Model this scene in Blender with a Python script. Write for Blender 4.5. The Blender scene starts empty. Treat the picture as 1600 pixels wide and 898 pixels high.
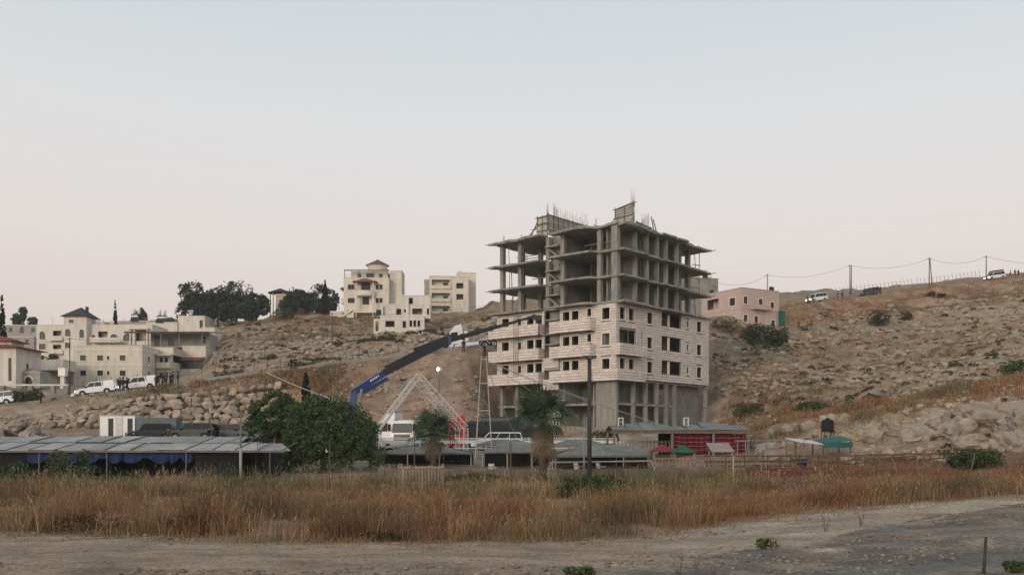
import bpy, bmesh, math, random
import numpy as np
from mathutils import Vector, Matrix, Euler

# ------------------------------------------------------------------ camera, sky, light, exposure
sc = bpy.context.scene
COL = sc.collection
FOC, HOR, EYE = 1500.0, 690.0, 2.6          # focal length and horizon of the 1600 px photograph, eye height (m)
cam = bpy.data.objects.new('camera', bpy.data.cameras.new('camera'))
COL.objects.link(cam)
cam.location = (0, 0, EYE)
cam.rotation_euler = (math.pi / 2, 0, 0)
cam.data.sensor_width = 36.0
cam.data.lens = 36.0 * FOC / 1600.0
cam.data.shift_y = (HOR - 449.0) / 1600.0
cam.data.clip_end = 12000
sc.camera = cam

SUN_EL, SUN_AZ = math.radians(7.0), math.radians(208.0)    # low sun behind the camera, compass azimuth from +Y towards +X
world = bpy.data.worlds.new('World')
sc.world = world
world.use_nodes = True
wn = world.node_tree.nodes
wl = world.node_tree.links
wn.clear()
w_out = wn.new('ShaderNodeOutputWorld')
w_bg = wn.new('ShaderNodeBackground')
w_sky = wn.new('ShaderNodeTexSky')
w_sky.sky_type = 'NISHITA'
w_sky.sun_disc = False
w_sky.sun_elevation = SUN_EL
w_sky.sun_rotation = SUN_AZ
w_sky.air_density = 1.0
w_sky.dust_density = 4.0
w_sky.ozone_density = 2.0
w_bg.inputs['Strength'].default_value = 0.152
# even veil of thin high haze: pinkish near the horizon, grey blue above (the same all round)
w_tc = wn.new('ShaderNodeTexCoord')
w_sep = wn.new('ShaderNodeSeparateXYZ')
w_rmp = wn.new('ShaderNodeValToRGB')
w_mix = wn.new('ShaderNodeMix')
w_mix.data_type = 'RGBA'
w_mix.inputs[0].default_value = 0.86
el = w_rmp.color_ramp.elements
SKY = [(0.0, (5.3, 4.45, 4.05)), (0.12, (6.0, 5.15, 4.75)), (0.20, (6.1, 5.5, 5.2)), (0.31, (5.65, 5.6, 5.55)), (0.44, (4.6, 5.05, 5.35)), (1.0, (3.1, 3.8, 4.5))]
while len(el) < len(SKY):
    el.new(0.5)
for e, (p_, c_) in zip(el, SKY):
    e.position = p_
    e.color = (*c_, 1)
wl.new(w_tc.outputs['Generated'], w_sep.inputs[0])
wl.new(w_sep.outputs['Z'], w_rmp.inputs[0])
wl.new(w_sky.outputs[0], w_mix.inputs[6])
wl.new(w_rmp.outputs[0], w_mix.inputs[7])
wl.new(w_mix.outputs[2], w_bg.inputs[0])
wl.new(w_bg.outputs[0], w_out.inputs[0])

sun = bpy.data.objects.new('sun', bpy.data.lights.new('sun', 'SUN'))
COL.objects.link(sun)
sun.data.energy = 1.6
sun.data.angle = math.radians(25)
sun.data.color = (1.0, 0.86, 0.72)
sdir = Vector((math.sin(SUN_AZ) * math.cos(SUN_EL + 0.15), math.cos(SUN_AZ) * math.cos(SUN_EL + 0.15), math.sin(SUN_EL + 0.15)))
sun.rotation_euler = sdir.to_track_quat('Z', 'Y').to_euler()
sun.location = (-30, -60, 60)

sc.view_settings.view_transform = 'Standard'
sc.view_settings.look = 'None'
sc.view_settings.exposure = 0.0
sc.view_settings.gamma = 1.0
sc.view_settings.use_curve_mapping = False

# ------------------------------------------------------------------ helpers
R = random.Random(11)
NR = np.random.default_rng(5)
UP = Vector((0, 0, 1))


def P(px, py, d):
    """a point of the place, surveyed from the photograph: picture column and row at a distance d"""
    return Vector(((px - 800) / FOC * d, d, EYE + (HOR - py) / FOC * d))


def rot(o, z):
    o.rotation_euler = (0, 0, z)
    return o


MATS = {}


def mat(name, col, col2=None, sc_=2.0, rough=0.9, bump=0.0, bsc=15.0, isl=0.0, metal=0.0, spec=0.25, emit=0.0, attr=None, stretch=None, lo=0.35, hi=0.65, trans=0.0, obj_rand=0.0):
    m = bpy.data.materials.new(name)
    m.use_nodes = True
    n, l = m.node_tree.nodes, m.node_tree.links
    b = n['Principled BSDF']
    b.inputs['Roughness'].default_value = rough
    b.inputs['Metallic'].default_value = metal
    b.inputs['Specular IOR Level'].default_value = spec
    tc = n.new('ShaderNodeTexCoord')
    mp = n.new('ShaderNodeMapping')
    if stretch:
        mp.inputs['Scale'].default_value = stretch
    l.new(tc.outputs['Object'], mp.inputs[0])
    no = n.new('ShaderNodeTexNoise')
    no.inputs['Scale'].default_value = sc_
    no.inputs['Detail'].default_value = 7
    no.inputs['Roughness'].default_value = 0.62
    l.new(mp.outputs[0], no.inputs[0])
    r = n.new('ShaderNodeValToRGB')
    c2 = col2 or tuple(c * 0.68 for c in col)
    r.color_ramp.elements[0].position = lo
    r.color_ramp.elements[1].position = hi
    r.color_ramp.elements[0].color = (*c2, 1)
    r.color_ramp.elements[1].color = (*col, 1)
    l.new(no.outputs[0], r.inputs[0])
    out = r.outputs[0]
    if attr:
        a = n.new('ShaderNodeAttribute')
        a.attribute_name = attr
        mx = n.new('ShaderNodeMix')
        mx.data_type = 'RGBA'
        mx.blend_type = 'MULTIPLY'
        mx.inputs[0].default_value = 1
        l.new(out, mx.inputs[6])
        l.new(a.outputs['Color'], mx.inputs[7])
        out = mx.outputs[2]
    for amount, src in ((isl, 'isl'), (obj_rand, 'obj')):
        if amount:
            if src == 'isl':
                g = n.new('ShaderNodeNewGeometry')
                s_ = g.outputs['Random Per Island']
            else:
                g = n.new('ShaderNodeObjectInfo')
                s_ = g.outputs['Random']
            mr = n.new('ShaderNodeMapRange')
            mr.inputs[3].default_value = 1 - amount
            mr.inputs[4].default_value = 1 + amount
            l.new(s_, mr.inputs[0])
            hs = n.new('ShaderNodeHueSaturation')
            l.new(mr.outputs[0], hs.inputs['Value'])
            l.new(out, hs.inputs['Color'])
            out = hs.outputs[0]
    l.new(out, b.inputs['Base Color'])
    if bump:
        nb = n.new('ShaderNodeTexNoise')
        nb.inputs['Scale'].default_value = bsc
        nb.inputs['Detail'].default_value = 6
        l.new(mp.outputs[0], nb.inputs[0])
        bu = n.new('ShaderNodeBump')
        bu.inputs['Strength'].default_value = bump
        bu.inputs['Distance'].default_value = 0.1
        l.new(nb.outputs[0], bu.inputs['Height'])
        l.new(bu.outputs[0], b.inputs['Normal'])
    if trans:
        b.inputs['Transmission Weight'].default_value = trans
    if emit:
        b.inputs['Emission Color'].default_value = (*col, 1)
        b.inputs['Emission Strength'].default_value = emit
    MATS[name] = m
    return m


class MB:
    """collects shapes; build() links them as ONE mesh object"""

    def __init__(s, T=None):
        s.v, s.f, s.T = [], [], T

    def add(s, vs, fs):
        k = len(s.v)
        if s.T is not None:
            vs = [s.T @ Vector(v) for v in vs]
        s.v.extend(tuple(v) for v in vs)
        s.f.extend(tuple(k + i for i in f) for f in fs)
        return s

    def box(s, x0, x1, y0, y1, z0, z1, skip=''):
        vs = [(x0, y0, z0), (x1, y0, z0), (x1, y1, z0), (x0, y1, z0), (x0, y0, z1), (x1, y0, z1), (x1, y1, z1), (x0, y1, z1)]
        fs = {'b': (3, 2, 1, 0), 't': (4, 5, 6, 7), 'f': (0, 1, 5, 4), 'r': (1, 2, 6, 5), 'k': (2, 3, 7, 6), 'l': (3, 0, 4, 7)}
        return s.add(vs, [f for k, f in fs.items() if k not in skip])

    def hexa(s, bot, top):
        return s.add(list(bot) + list(top), [(3, 2, 1, 0), (4, 5, 6, 7), (0, 1, 5, 4), (1, 2, 6, 5), (2, 3, 7, 6), (3, 0, 4, 7)])

    def tube(s, p0, p1, r0, r1=None, n=6, caps=True):
        p0, p1 = Vector(p0), Vector(p1)
        r1 = r0 if r1 is None else r1
        d = (p1 - p0)
        if d.length < 1e-6:
            return s
        d.normalize()
        a = d.orthogonal().normalized()
        b = d.cross(a)
        vs = []
        for p, r in ((p0, r0), (p1, r1)):
            for i in range(n):
                t = 2 * math.pi * i / n
                vs.append(p + (a * math.cos(t) + b * math.sin(t)) * r)
        fs = [(i, (i + 1) % n, n + (i + 1) % n, n + i) for i in range(n)]
        if caps:
            fs += [tuple(range(n - 1, -1, -1)), tuple(range(n, 2 * n))]
        return s.add(vs, fs)

    def bar(s, p0, p1, w, h=None):
        """rectangular bar from p0 to p1"""
        p0, p1 = Vector(p0), Vector(p1)
        h = h or w
        d = (p1 - p0).normalized()
        a = d.cross(UP)
        if a.length < 1e-3:
            a = Vector((1, 0, 0))
        a.normalize()
        b = a.cross(d)
        q = [a * (-w / 2) + b * (-h / 2), a * (w / 2) + b * (-h / 2), a * (w / 2) + b * (h / 2), a * (-w / 2) + b * (h / 2)]
        return s.add([p0 + v for v in q] + [p1 + v for v in q], [(3, 2, 1, 0), (4, 5, 6, 7), (0, 1, 5, 4), (1, 2, 6, 5), (2, 3, 7, 6), (3, 0, 4, 7)])

    def path(s, pts, r, n=5):
        for a, b in zip(pts, pts[1:]):
            s.tube(a, b, r if not callable(r) else r(a), None, n, False)
        return s

    def prism(s, poly, z0, z1):
        n = len(poly)
        vs = [(x, y, z0) for x, y in poly] + [(x, y, z1) for x, y in poly]
        return s.add(vs, [tuple(range(n - 1, -1, -1)), tuple(range(n, 2 * n))] + [(i, (i + 1) % n, n + (i + 1) % n, n + i) for i in range(n)])

    def prof(s, poly, y0, y1, inset=None):
        """profile in x,z pulled along y; inset = per-vertex y inset on both sides"""
        n = len(poly)
        ins = inset or [0] * n
        vs = [(x, y0 + ins[i], z) for i, (x, z) in enumerate(poly)] + [(x, y1 - ins[i], z) for i, (x, z) in enumerate(poly)]
        return s.add(vs, [tuple(range(n)), tuple(range(2 * n - 1, n - 1, -1))] + [((i + 1) % n, i, n + i, n + (i + 1) % n) for i in range(n)])

    def lathe(s, pr, n=16, c=(0, 0, 0), axis='z', a0=0, a1=2 * math.pi):
        c = Vector(c)
        vs, fs = [], []
        full = abs(a1 - a0 - 2 * math.pi) < 1e-6
        m = n if full else n + 1
        for r, h in pr:
            for i in range(m):
                t = a0 + (a1 - a0) * i / n
                q = Vector((r * math.cos(t), r * math.sin(t), h))
                if axis == 'y':
                    q = Vector((q.x, q.z, q.y))
                elif axis == 'x':
                    q = Vector((q.z, q.x, q.y))
                vs.append(c + q)
        for k in range(len(pr) - 1):
            for i in range(n):
                j = (i + 1) % m if full else i + 1
                fs.append((k * m + i, k * m + j, (k + 1) * m + j, (k + 1) * m + i))
        return s.add(vs, fs)

    def mesh(s, name, m, smooth=False):
        me = bpy.data.meshes.new(name)
        me.from_pydata(s.v, [], s.f)
        me.materials.append(MATS[m] if isinstance(m, str) else m)
        if smooth:
            me.polygons.foreach_set('use_smooth', [True] * len(me.polygons))
        me.update()
        return me

    def build(s, name, m, parent=None, smooth=False, kind=None, label=None):
        o = bpy.data.objects.new(name, s.mesh(name, m, smooth))
        COL.objects.link(o)
        if parent is not None:
            o.parent = parent
        if kind:
            o['kind'] = kind
        if label:
            o['label'] = label
        return o


def tag(o, label, cat=None, group=None, kind=None):
    o['label'] = label
    if cat:
        o['category'] = cat
    if group:
        o['group'] = group
    if kind:
        o['kind'] = kind
    return o


def thing(name, label, cat, loc=(0, 0, 0), rz=0.0, group=None):
    o = bpy.data.objects.new(name, None)
    COL.objects.link(o)
    o.empty_display_size = 0.3
    o.location = loc
    o.rotation_euler = (0, 0, rz)
    return tag(o, label, cat, group)


def inst(name, me, parent=None, loc=(0, 0, 0), rotv=(0, 0, 0), scl=(1, 1, 1)):
    o = bpy.data.objects.new(name, me)
    COL.objects.link(o)
    if parent is not None:
        o.parent = parent
    o.location, o.rotation_euler = loc, rotv
    o.scale = scl if hasattr(scl, '__len__') else (scl, scl, scl)
    return o


def dup(root, loc, rz=None, label=None, scl=None, rotv=None):
    r = root.copy()
    COL.objects.link(r)
    r.location = loc
    if rz is not None:
        r.rotation_euler = (0, 0, rz)
    if rotv is not None:
        r.rotation_euler = rotv
    if scl:
        r.scale = (scl, scl, scl)
    if label:
        r['label'] = label
    for ch in list(root.children):
        c = ch.copy()
        COL.objects.link(c)
        c.parent = r
        for g in list(ch.children):
            d = g.copy()
            COL.objects.link(d)
            d.parent = c
    return r


def np_mesh(name, V, Fq, m, parent=None, kind=None, colors=None, smooth=False):
    """mesh from numpy arrays (faces all of one size); colors: per-vertex rgb stored as attribute tint"""
    me = bpy.data.meshes.new(name)
    k = Fq.shape[1]
    me.vertices.add(len(V))
    me.vertices.foreach_set('co', V.astype(np.float32).ravel())
    me.loops.add(Fq.size)
    me.loops.foreach_set('vertex_index', Fq.astype(np.int32).ravel())
    me.polygons.add(len(Fq))
    me.polygons.foreach_set('loop_start', np.arange(0, Fq.size, k, dtype=np.int32))
    me.polygons.foreach_set('loop_total', np.full(len(Fq), k, dtype=np.int32))
    if smooth:
        me.polygons.foreach_set('use_smooth', np.ones(len(Fq), dtype=bool))
    me.update(calc_edges=True)
    me.validate()
    if colors is not None:
        a = me.attributes.new('tint', 'FLOAT_COLOR', 'POINT')
        a.data.foreach_set('color', np.column_stack([colors, np.ones(len(colors))]).astype(np.float32).ravel())
    me.materials.append(MATS[m])
    o = bpy.data.objects.new(name, me)
    COL.objects.link(o)
    if parent is not None:
        o.parent = parent
    if kind:
        o['kind'] = kind
    return o


def vnoise(x, y, seed=0):
    ix, iy = np.floor(x), np.floor(y)
    fx, fy = x - ix, y - iy
    fx, fy = fx * fx * (3 - 2 * fx), fy * fy * (3 - 2 * fy)

    def h(a, b):
        q = np.sin(a * 127.1 + b * 311.7 + seed * 74.7) * 43758.5453
        return q - np.floor(q)
    return (h(ix, iy) * (1 - fx) + h(ix + 1, iy) * fx) * (1 - fy) + (h(ix, iy + 1) * (1 - fx) + h(ix + 1, iy + 1) * fx) * fy


def fbm(x, y, seed=0, oct_=4):
    s, a, t = 0, 1.0, 0
    for k in range(oct_):
        s = s + a * vnoise(x * 2 ** k + 17.3 * k, y * 2 ** k - 9.1 * k, seed + k)
        t += a
        a *= 0.5
    return s / t


# ------------------------------------------------------------------ materials
mat('limestone', (0.76, 0.67, 0.60), (0.63, 0.55, 0.49), 1.4, 0.92, 0.5, 9.0, isl=0.10)
mat('concrete', (0.35, 0.335, 0.30), (0.19, 0.18, 0.16), 1.3, 0.92, 0.35, 6.0, obj_rand=0.1, stretch=(1, 1, .35))
mat('concrete_boards', (0.36, 0.34, 0.29), (0.20, 0.19, 0.165), 2.0, 0.92, 0.4, 8.0, stretch=(3.2, 3.2, 0.16))
mat('block', (0.30, 0.285, 0.26), (0.22, 0.21, 0.19), 1.6, 0.95, 0.3, 8.0, isl=0.1)
mat('plywood', (0.40, 0.36, 0.30), (0.27, 0.24, 0.195), 2.2, 0.85, 0.2, 10.0, isl=0.25, obj_rand=0.12)
mat('old_timber', (0.21, 0.18, 0.145), (0.13, 0.11, 0.09), 3.0, 0.9, 0.3, 12.0, obj_rand=0.15)
mat('steel_bar', (0.62, 0.59, 0.56), (0.48, 0.45, 0.42), 3.0, 0.6)
mat('rust', (0.17, 0.10, 0.06), (0.10, 0.06, 0.04), 4.0, 0.9, 0.2, 20.0)
mat('dark_steel', (0.055, 0.055, 0.055), (0.035, 0.033, 0.03), 3.0, 0.6)
mat('grey_steel', (0.34, 0.34, 0.33), (0.22, 0.22, 0.21), 2.5, 0.55, metal=0.3)
mat('white_steel', (0.66, 0.65, 0.62), (0.50, 0.48, 0.45), 2.5, 0.5)
mat('white_paint', (0.80, 0.79, 0.77), (0.70, 0.69, 0.67), 1.2, 0.35, spec=0.5, bsc=4.0)
mat('cream_stone', (0.74, 0.67, 0.565), (0.54, 0.48, 0.395), 1.3, 0.92, 0.25, 6.0, stretch=(1, 1, .22), lo=.28)
mat('white_stone', (0.74, 0.685, 0.60), (0.53, 0.485, 0.42), 1.2, 0.92, 0.25, 6.0, stretch=(1, 1, .22), lo=.28)
mat('trim_stone', (0.77, 0.71, 0.61), (0.68, 0.62, 0.53), 1.2, 0.9, 0.15, 6.0)
mat('grey_stone', (0.40, 0.37, 0.33), (0.29, 0.265, 0.235), 1.0, 0.95, 0.4, 7.0)
mat('pink_stone', (0.56, 0.43, 0.37), (0.43, 0.33, 0.28), 1.3, 0.92, 0.25, 6.0, stretch=(1, 1, .25), lo=.28)
mat('glass', (0.022, 0.022, 0.023), (0.014, 0.014, 0.015), 1.0, 0.25, spec=0.22)
mat('window_frame', (0.10, 0.09, 0.08), (0.07, 0.065, 0.06), 2.0, 0.6)
mat('red_tile', (0.28, 0.085, 0.06), (0.17, 0.06, 0.045), 2.0, 0.85, 0.4, 14.0, isl=0.2)
mat('dark_tile', (0.060, 0.062, 0.065), (0.035, 0.035, 0.037), 2.0, 0.8, 0.4, 14.0)
mat('brown_tile', (0.22, 0.12, 0.09), (0.14, 0.08, 0.06), 2.0, 0.85, 0.4, 14.0)
mat('rubber', (0.022, 0.022, 0.022), (0.015, 0.015, 0.015), 5.0, 0.9)
mat('black_cloth', (0.022, 0.024, 0.028), (0.014, 0.015, 0.018), 8.0, 0.95)
mat('navy_cloth', (0.03, 0.036, 0.05), (0.018, 0.022, 0.03), 8.0, 0.95)
mat('olive_cloth', (0.07, 0.072, 0.045), (0.045, 0.045, 0.03), 8.0, 0.95)
mat('skin', (0.42, 0.26, 0.18), (0.36, 0.22, 0.15), 8.0, 0.7)
mat('wire', (0.06, 0.058, 0.056), (0.04, 0.04, 0.04), 2.0, 0.7)
mat('pale_cable', (0.50, 0.47, 0.42), (0.38, 0.35, 0.31), 2.0, 0.7)
mat('bark', (0.11, 0.085, 0.065), (0.06, 0.048, 0.038), 4.0, 0.95, 0.6, 14.0)
# ------------------------------------------------------------------ terrain: surveyed spot heights, smoothly joined
EARTH, ORANGE, TAN = (0.25, 0.16, 0.10), (0.29, 0.165, 0.088), (0.32, 0.225, 0.135)
PALE, GREYROCK, SOIL = (0.40, 0.30, 0.20), (0.32, 0.225, 0.14), (0.28, 0.205, 0.14)
TRACK, YARD, PINKE, OLIVE = (0.27, 0.20, 0.14), (0.26, 0.21, 0.16), (0.33, 0.235, 0.175), (0.20, 0.175, 0.115)
SPOT = []      # x, y, z, colour, roughness of relief


def spot(px, py, d, c, a=0.25):
    p = P(px, py, d)
    SPOT.append((p.x, p.y, p.z, c, a))


def flat(x, y, z, c, a=0.05):
    SPOT.append((x, y, z, c, a))


for x in (-160, -90, -45, -22, -8, 0, 7):
    for y in (-60, -15, 8, 18, 24):
        flat(x, y, 0, TRACK if y < 25 else ORANGE, 0.03)
    flat(x, 34, 0.0, ORANGE, 0.06)
    flat(x, 46, 0.0, ORANGE, 0.06)
    flat(x, 58, 0.0, OLIVE, 0.06)
for x, y, z in ((12, 8, 0), (12, 18, 0.05), (11, 25, 0.3), (16, 28, 0.65), (24, 30, 1.0), (30, 18, 0.9), (45, 26, 1.8), (80, 20, 2.5), (45, -10, 0.6), (80, -40, 1), (160, 0, 3)):
    flat(x, y, z, TRACK, 0.03)
for x, y, z in ((13, 36, 0.5), (21, 40, 0.7), (28, 45, .9), (12, 48, 0.2), (22, 52, 0.6), (45, 45, 3.0), (90, 60, 9)):
    flat(x, y, z, ORANGE, 0.08)
# yard behind the grass
for px, py, d, c in ((-300, 745, 70, YARD), (0, 742, 70, YARD), (250, 742, 70, YARD), (450, 742, 70, YARD), (650, 741, 68, YARD), (800, 741, 68, YARD), (950, 741, 68, YARD), (1100, 738, 70, EARTH), (1230, 734, 70, EARTH),
                     (-300, 705, 90, SOIL), (0, 708, 90, SOIL), (250, 708, 90, YARD), (500, 712, 88, YARD), (700, 710, 90, YARD), (900, 708, 90, YARD), (1080, 702, 92, YARD),
                     (600, 699, 104, YARD), (760, 697, 106, YARD), (880, 690, 108, PINKE), (960, 672, 113, PINKE), (1040, 668, 117, SOIL), (1120, 664, 126, SOIL)):
    spot(px, py, d, c, 0.1)
# parking place and boulder bank on the left
for px, py, d, c in ((-300, 690, 106, SOIL), (0, 688, 106, SOIL), (150, 688, 108, SOIL), (300, 686, 110, SOIL), (420, 686, 110, SOIL), (520, 688, 110, SOIL),
                     (-300, 676, 116, SOIL), (60, 676, 116, SOIL), (200, 674, 117, SOIL), (330, 672, 118, SOIL), (420, 670, 118, SOIL),
                     (-300, 644, 124, SOIL), (40, 640, 124, SOIL), (180, 630, 125, SOIL), (300, 618, 126, SOIL), (420, 602, 126, SOIL)):
    spot(px, py, d, c, 0.15)
# brown cut below the road
for px, py, d, c in ((480, 660, 117, EARTH), (560, 670, 117, EARTH), (640, 672, 118, EARTH), (720, 672, 119, PINKE), (780, 672, 120, PINKE),
                     (480, 610, 125, ORANGE), (560, 600, 126, EARTH), (640, 596, 127, PINKE), (720, 588, 128, PINKE), (745, 590, 129, EARTH), (640, 635, 122, PINKE), (730, 632, 123, PINKE)):
    spot(px, py, d, c, 0.35)
# the upper road (also used by the road sheet)
ROAD = [P(*q) for q in ((-330, 664, 126), (-150, 648, 127), (0, 634, 128), (80, 626, 129), (150, 618, 130), (300, 601, 131.5), (450, 583, 133), (600, 563, 134.5), (740, 547, 136), (850, 528, 150), (960, 514, 166), (1060, 503, 180), (1160, 489, 200), (1270, 473, 212), (1350, 464, 218), (1450, 451, 224), (1560, 437, 229), (1700, 420, 234), (1900, 398, 240))]
for p in ROAD[:9]:
    SPOT.append((p.x, p.y, p.z, SOIL, 0.05))
    SPOT.append((p.x, p.y + 7, p.z + 0.9, SOIL, 0.2))
for p in ROAD[9:]:
    SPOT.append((p.x, p.y, p.z, ORANGE, 0.08))
# level pad the unfinished building stands on
for bx, by in ((0, 2), (0, 8), (0, 14), (0, 19), (-4, 16), (-4, 10), (-4, 4), (5, 2), (5, 8), (5, 14), (5, 19), (10, 2), (10, 8), (10, 14), (15, 2), (15, 8), (20, 3), (20, 9), (24, -1), (12, -4), (4, -4)):
    flat(12.5 + bx * 0.656 - by * 0.755, 115 + bx * 0.755 + by * 0.656, (4.0 if bx > -4 else 4.7) + 0.35 * max(0, bx - 12) / 6, PINKE, 0.05)
# pads under the houses: corner column, row, distance, width, depth, turn
for px, py, d, w, dp, a in ((115, 606, 172, 12.5, 8, 0), (244, 600, 179, 3, 6, 0), (57, 572, 205, 24.5, 9, 0), (180, 540, 232, 21, 8, 0), (-62, 603, 150, 9, 8, 0), (5, 562, 225, 9, 7, 0), (48, 600, 162, 6, 6, 0), (20, 608, 146, 14, 6, 0),
                            (537, 496, 230, 13.5, 8, 0), (594, 528, 212, 10, 5, 0.06), (671, 494, 260, 12, 9, 0.08), (431, 493, 246, 8, 7, 0), (1159, 514, 186, 10, 11, 0.52), (1072, 500, 216, 8, 7, 0.28)):
    p = P(px, py, d)
    for u in (0, 0.5, 1):
        for v in (-0.12, 0.5, 1):
            a_, b_ = u * w, v * dp
            flat(p.x + a_ * math.cos(a) - b_ * math.sin(a), p.y + a_ * math.sin(a) + b_ * math.cos(a), p.z - 0.1, SOIL if d < 200 else TAN, 0.1)
# left hill
for px, py, d, c in ((340, 570, 150, GREYROCK), (450, 550, 155, GREYROCK), (560, 536, 160, GREYROCK), (680, 530, 160, GREYROCK), (760, 520, 165, GREYROCK),
                     (350, 540, 185, OLIVE), (450, 527, 190, OLIVE), (560, 529, 195, OLIVE), (640, 531, 204, OLIVE), (700, 520, 200, OLIVE), (760, 500, 205, PALE),
                     (330, 515, 215, TAN), (430, 503, 220, ORANGE), (520, 502, 222, TAN), (700, 492, 240, EARTH), (770, 478, 262, EARTH),
                     (240, 505, 245, TAN), (330, 500, 240, TAN), (420, 496, 240, ORANGE), (520, 496, 236, TAN), (670, 488, 258, EARTH), (760, 474, 275, EARTH), (850, 470, 280, EARTH),
                     (-160, 590, 165, SOIL), (300, 592, 150, SOIL), (-200, 560, 200, TAN), (345, 545, 192, TAN), (150, 506, 262, TAN),
                     (-500, 540, 230, TAN), (-900, 540, 260, TAN)):
    spot(px, py, d, c, 0.45)
# right hill
for px, py, d, c in ((1130, 640, 134, EARTH), (1130, 585, 145, EARTH), (1150, 540, 166, OLIVE), (1150, 519, 180, GREYROCK), (1240, 512, 186, OLIVE),
                     (1200, 655, 116, EARTH), (1200, 610, 132, EARTH), (1280, 645, 118, GREYROCK), (1400, 622, 118, GREYROCK), (1520, 590, 120, GREYROCK), (1640, 560, 122, GREYROCK), (1850, 520, 126, GREYROCK),
                     (1250, 575, 148, TAN), (1350, 572, 148, GREYROCK), (1450, 560, 148, GREYROCK), (1560, 535, 150, GREYROCK), (1750, 500, 155, GREYROCK),
                     (1260, 535, 172, EARTH), (1350, 525, 175, GREYROCK), (1450, 515, 176, GREYROCK), (1560, 492, 180, PALE), (1750, 455, 185, PALE),
                     (1270, 497, 198, ORANGE), (1360, 489, 202, PALE), (1460, 480, 205, PALE), (1570, 462, 210, PALE), (1750, 430, 214, TAN),
                     (1300, 482, 208, ORANGE), (1400, 471, 212, ORANGE), (1500, 455, 217, ORANGE)):
    spot(px, py, d, c, 0.45)
# spur with dry grass in front of it, rock below
for px, py, d, c in ((1190, 672, 92, EARTH), (1300, 655, 90, ORANGE), (1400, 638, 88, ORANGE), (1500, 612, 88, ORANGE), (1600, 590, 88, ORANGE), (1800, 545, 88, ORANGE), (2100, 500, 90, ORANGE),
                     (1250, 662, 104, EARTH), (1380, 640, 104, EARTH), (1500, 612, 104, EARTH), (1620, 588, 104, EARTH), (1850, 545, 104, EARTH),
                     (1200, 700, 80, EARTH), (1320, 690, 77, PALE), (1420, 680, 74, PALE), (1520, 655, 73, PALE), (1600, 640, 72, PALE), (1800, 610, 70, PALE),
                     (1330, 728, 66, EARTH), (1450, 730, 62, EARTH), (1560, 726, 60, EARTH), (1700, 715, 58, EARTH)):
    spot(px, py, d, c, 0.3)
# beyond the ridges the land falls away, a far ridge shows behind
for x, y, z in ((-400, 330, 34), (-200, 330, 26), (-60, 340, 30), (40, 330, 36), (-500, 150, 14), (-300, 60, 3), (260, 330, 45), (400, 260, 60), (300, 120, 34), (230, 60, 20), (420, 20, 22),
                (-400, 520, 8), (0, 520, 12), (400, 520, 30), (700, 300, 50), (-700, 300, 10), (-700, -100, 0), (700, -100, 12), (0, -300, -3), (-300, -300, -3), (300, -300, 3)):
    flat(x, y, z, TAN, 0.6)
spot(1240, 462, 400, OLIVE, 0.6)
spot(1170, 462, 400, OLIVE, 0.6)
spot(1330, 462, 400, OLIVE, 0.6)

SP = np.array([(a, b, c) for a, b, c, _, _ in SPOT])
SCOL = np.array([c for _, _, _, c, _ in SPOT])
SAMP = np.array([a for _, _, _, _, a in SPOT])
_d = np.hypot(SP[:, None, 0] - SP[None, :, 0], SP[:, None, 1] - SP[None, :, 1])
_A = np.sqrt(_d ** 2 + 9.0)
_n = len(SP)
_M = np.zeros((_n + 1, _n + 1))
_M[:_n, :_n] = -_A + np.eye(_n) * -0.15 * 0
_M[:_n, :_n] += np.eye(_n) * 0.35
_M[_n, :_n] = _M[:_n, _n] = 1
_w = np.linalg.solve(_M, np.append(SP[:, 2], 0))
RP = np.array([(p.x, p.y, p.z) for p in ROAD])


def road_dist(x, y):
    """distance to the road's middle line and the road's height there"""
    best = np.full(x.shape, 1e9)
    hz = np.zeros(x.shape)
    for a, b in zip(RP, RP[1:]):
        dx, dy = b[0] - a[0], b[1] - a[1]
        t = np.clip(((x - a[0]) * dx + (y - a[1]) * dy) / (dx * dx + dy * dy), 0, 1)
        q = np.hypot(x - a[0] - t * dx, y - a[1] - t * dy)
        m = q < best
        best[m] = q[m]
        hz[m] = (a[2] + t * (b[2] - a[2]))[m]
    return best, hz


def terrain(x, y, want_col=False):
    x = np.atleast_1d(np.asarray(x, dtype=float))
    y = np.atleast_1d(np.asarray(y, dtype=float))
    z = np.empty(len(x))
    col = np.empty((len(x), 3)) if want_col else None
    amp = np.empty(len(x))
    for i in range(0, len(x), 20000):
        s = slice(i, i + 20000)
        d = np.hypot(x[s, None] - SP[None, :, 0], y[s, None] - SP[None, :, 1])
        z[s] = -np.sqrt(d ** 2 + 9.0) @ _w[:_n] + _w[_n]
        wt = 1.0 / (d + 1.5) ** 3.5
        wt /= wt.sum(1, keepdims=True)
        amp[s] = wt @ SAMP
        if want_col:
            col[s] = wt @ SCOL
    big = (fbm(x / 9.0, y / 9.0, 3, 4) - 0.5) * 2.6 + (fbm(x / 2.6, y / 2.6, 8, 3) - 0.5) * 1.5
    ledge = fbm(x / 3.0, y / 3.0 + z / 2.0, 21, 3)
    big = big + np.clip((ledge - 0.55) * 6, 0, 1) * 0.9
    near = np.clip((y - 30) / 40, 0.12, 1)
    fore = np.clip((36 - y) / 6, 0, 1) * np.clip((y + 4) / 6, 0, 1)
    rut = np.sin((y - 0.16 * x - 18.6) * 2.3 + 1.6 * fbm(x / 7, y / 3, 71, 2))
    z = z + fore * ((fbm(x / 1.1, y / 0.8, 44, 4) - .5) * .17 + rut * .035 * fbm(x / 6, y / 6, 72, 2))
    rd, rz = road_dist(x, y)
    k = np.clip((rd - 3.4) / 4.0, 0, 1)
    k = k * k * (3 - 2 * k)
    z = z + big * amp * 1.5 * near * k
    z = rz * (1 - k) + z * k
    return (z, col) if want_col else z


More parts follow.
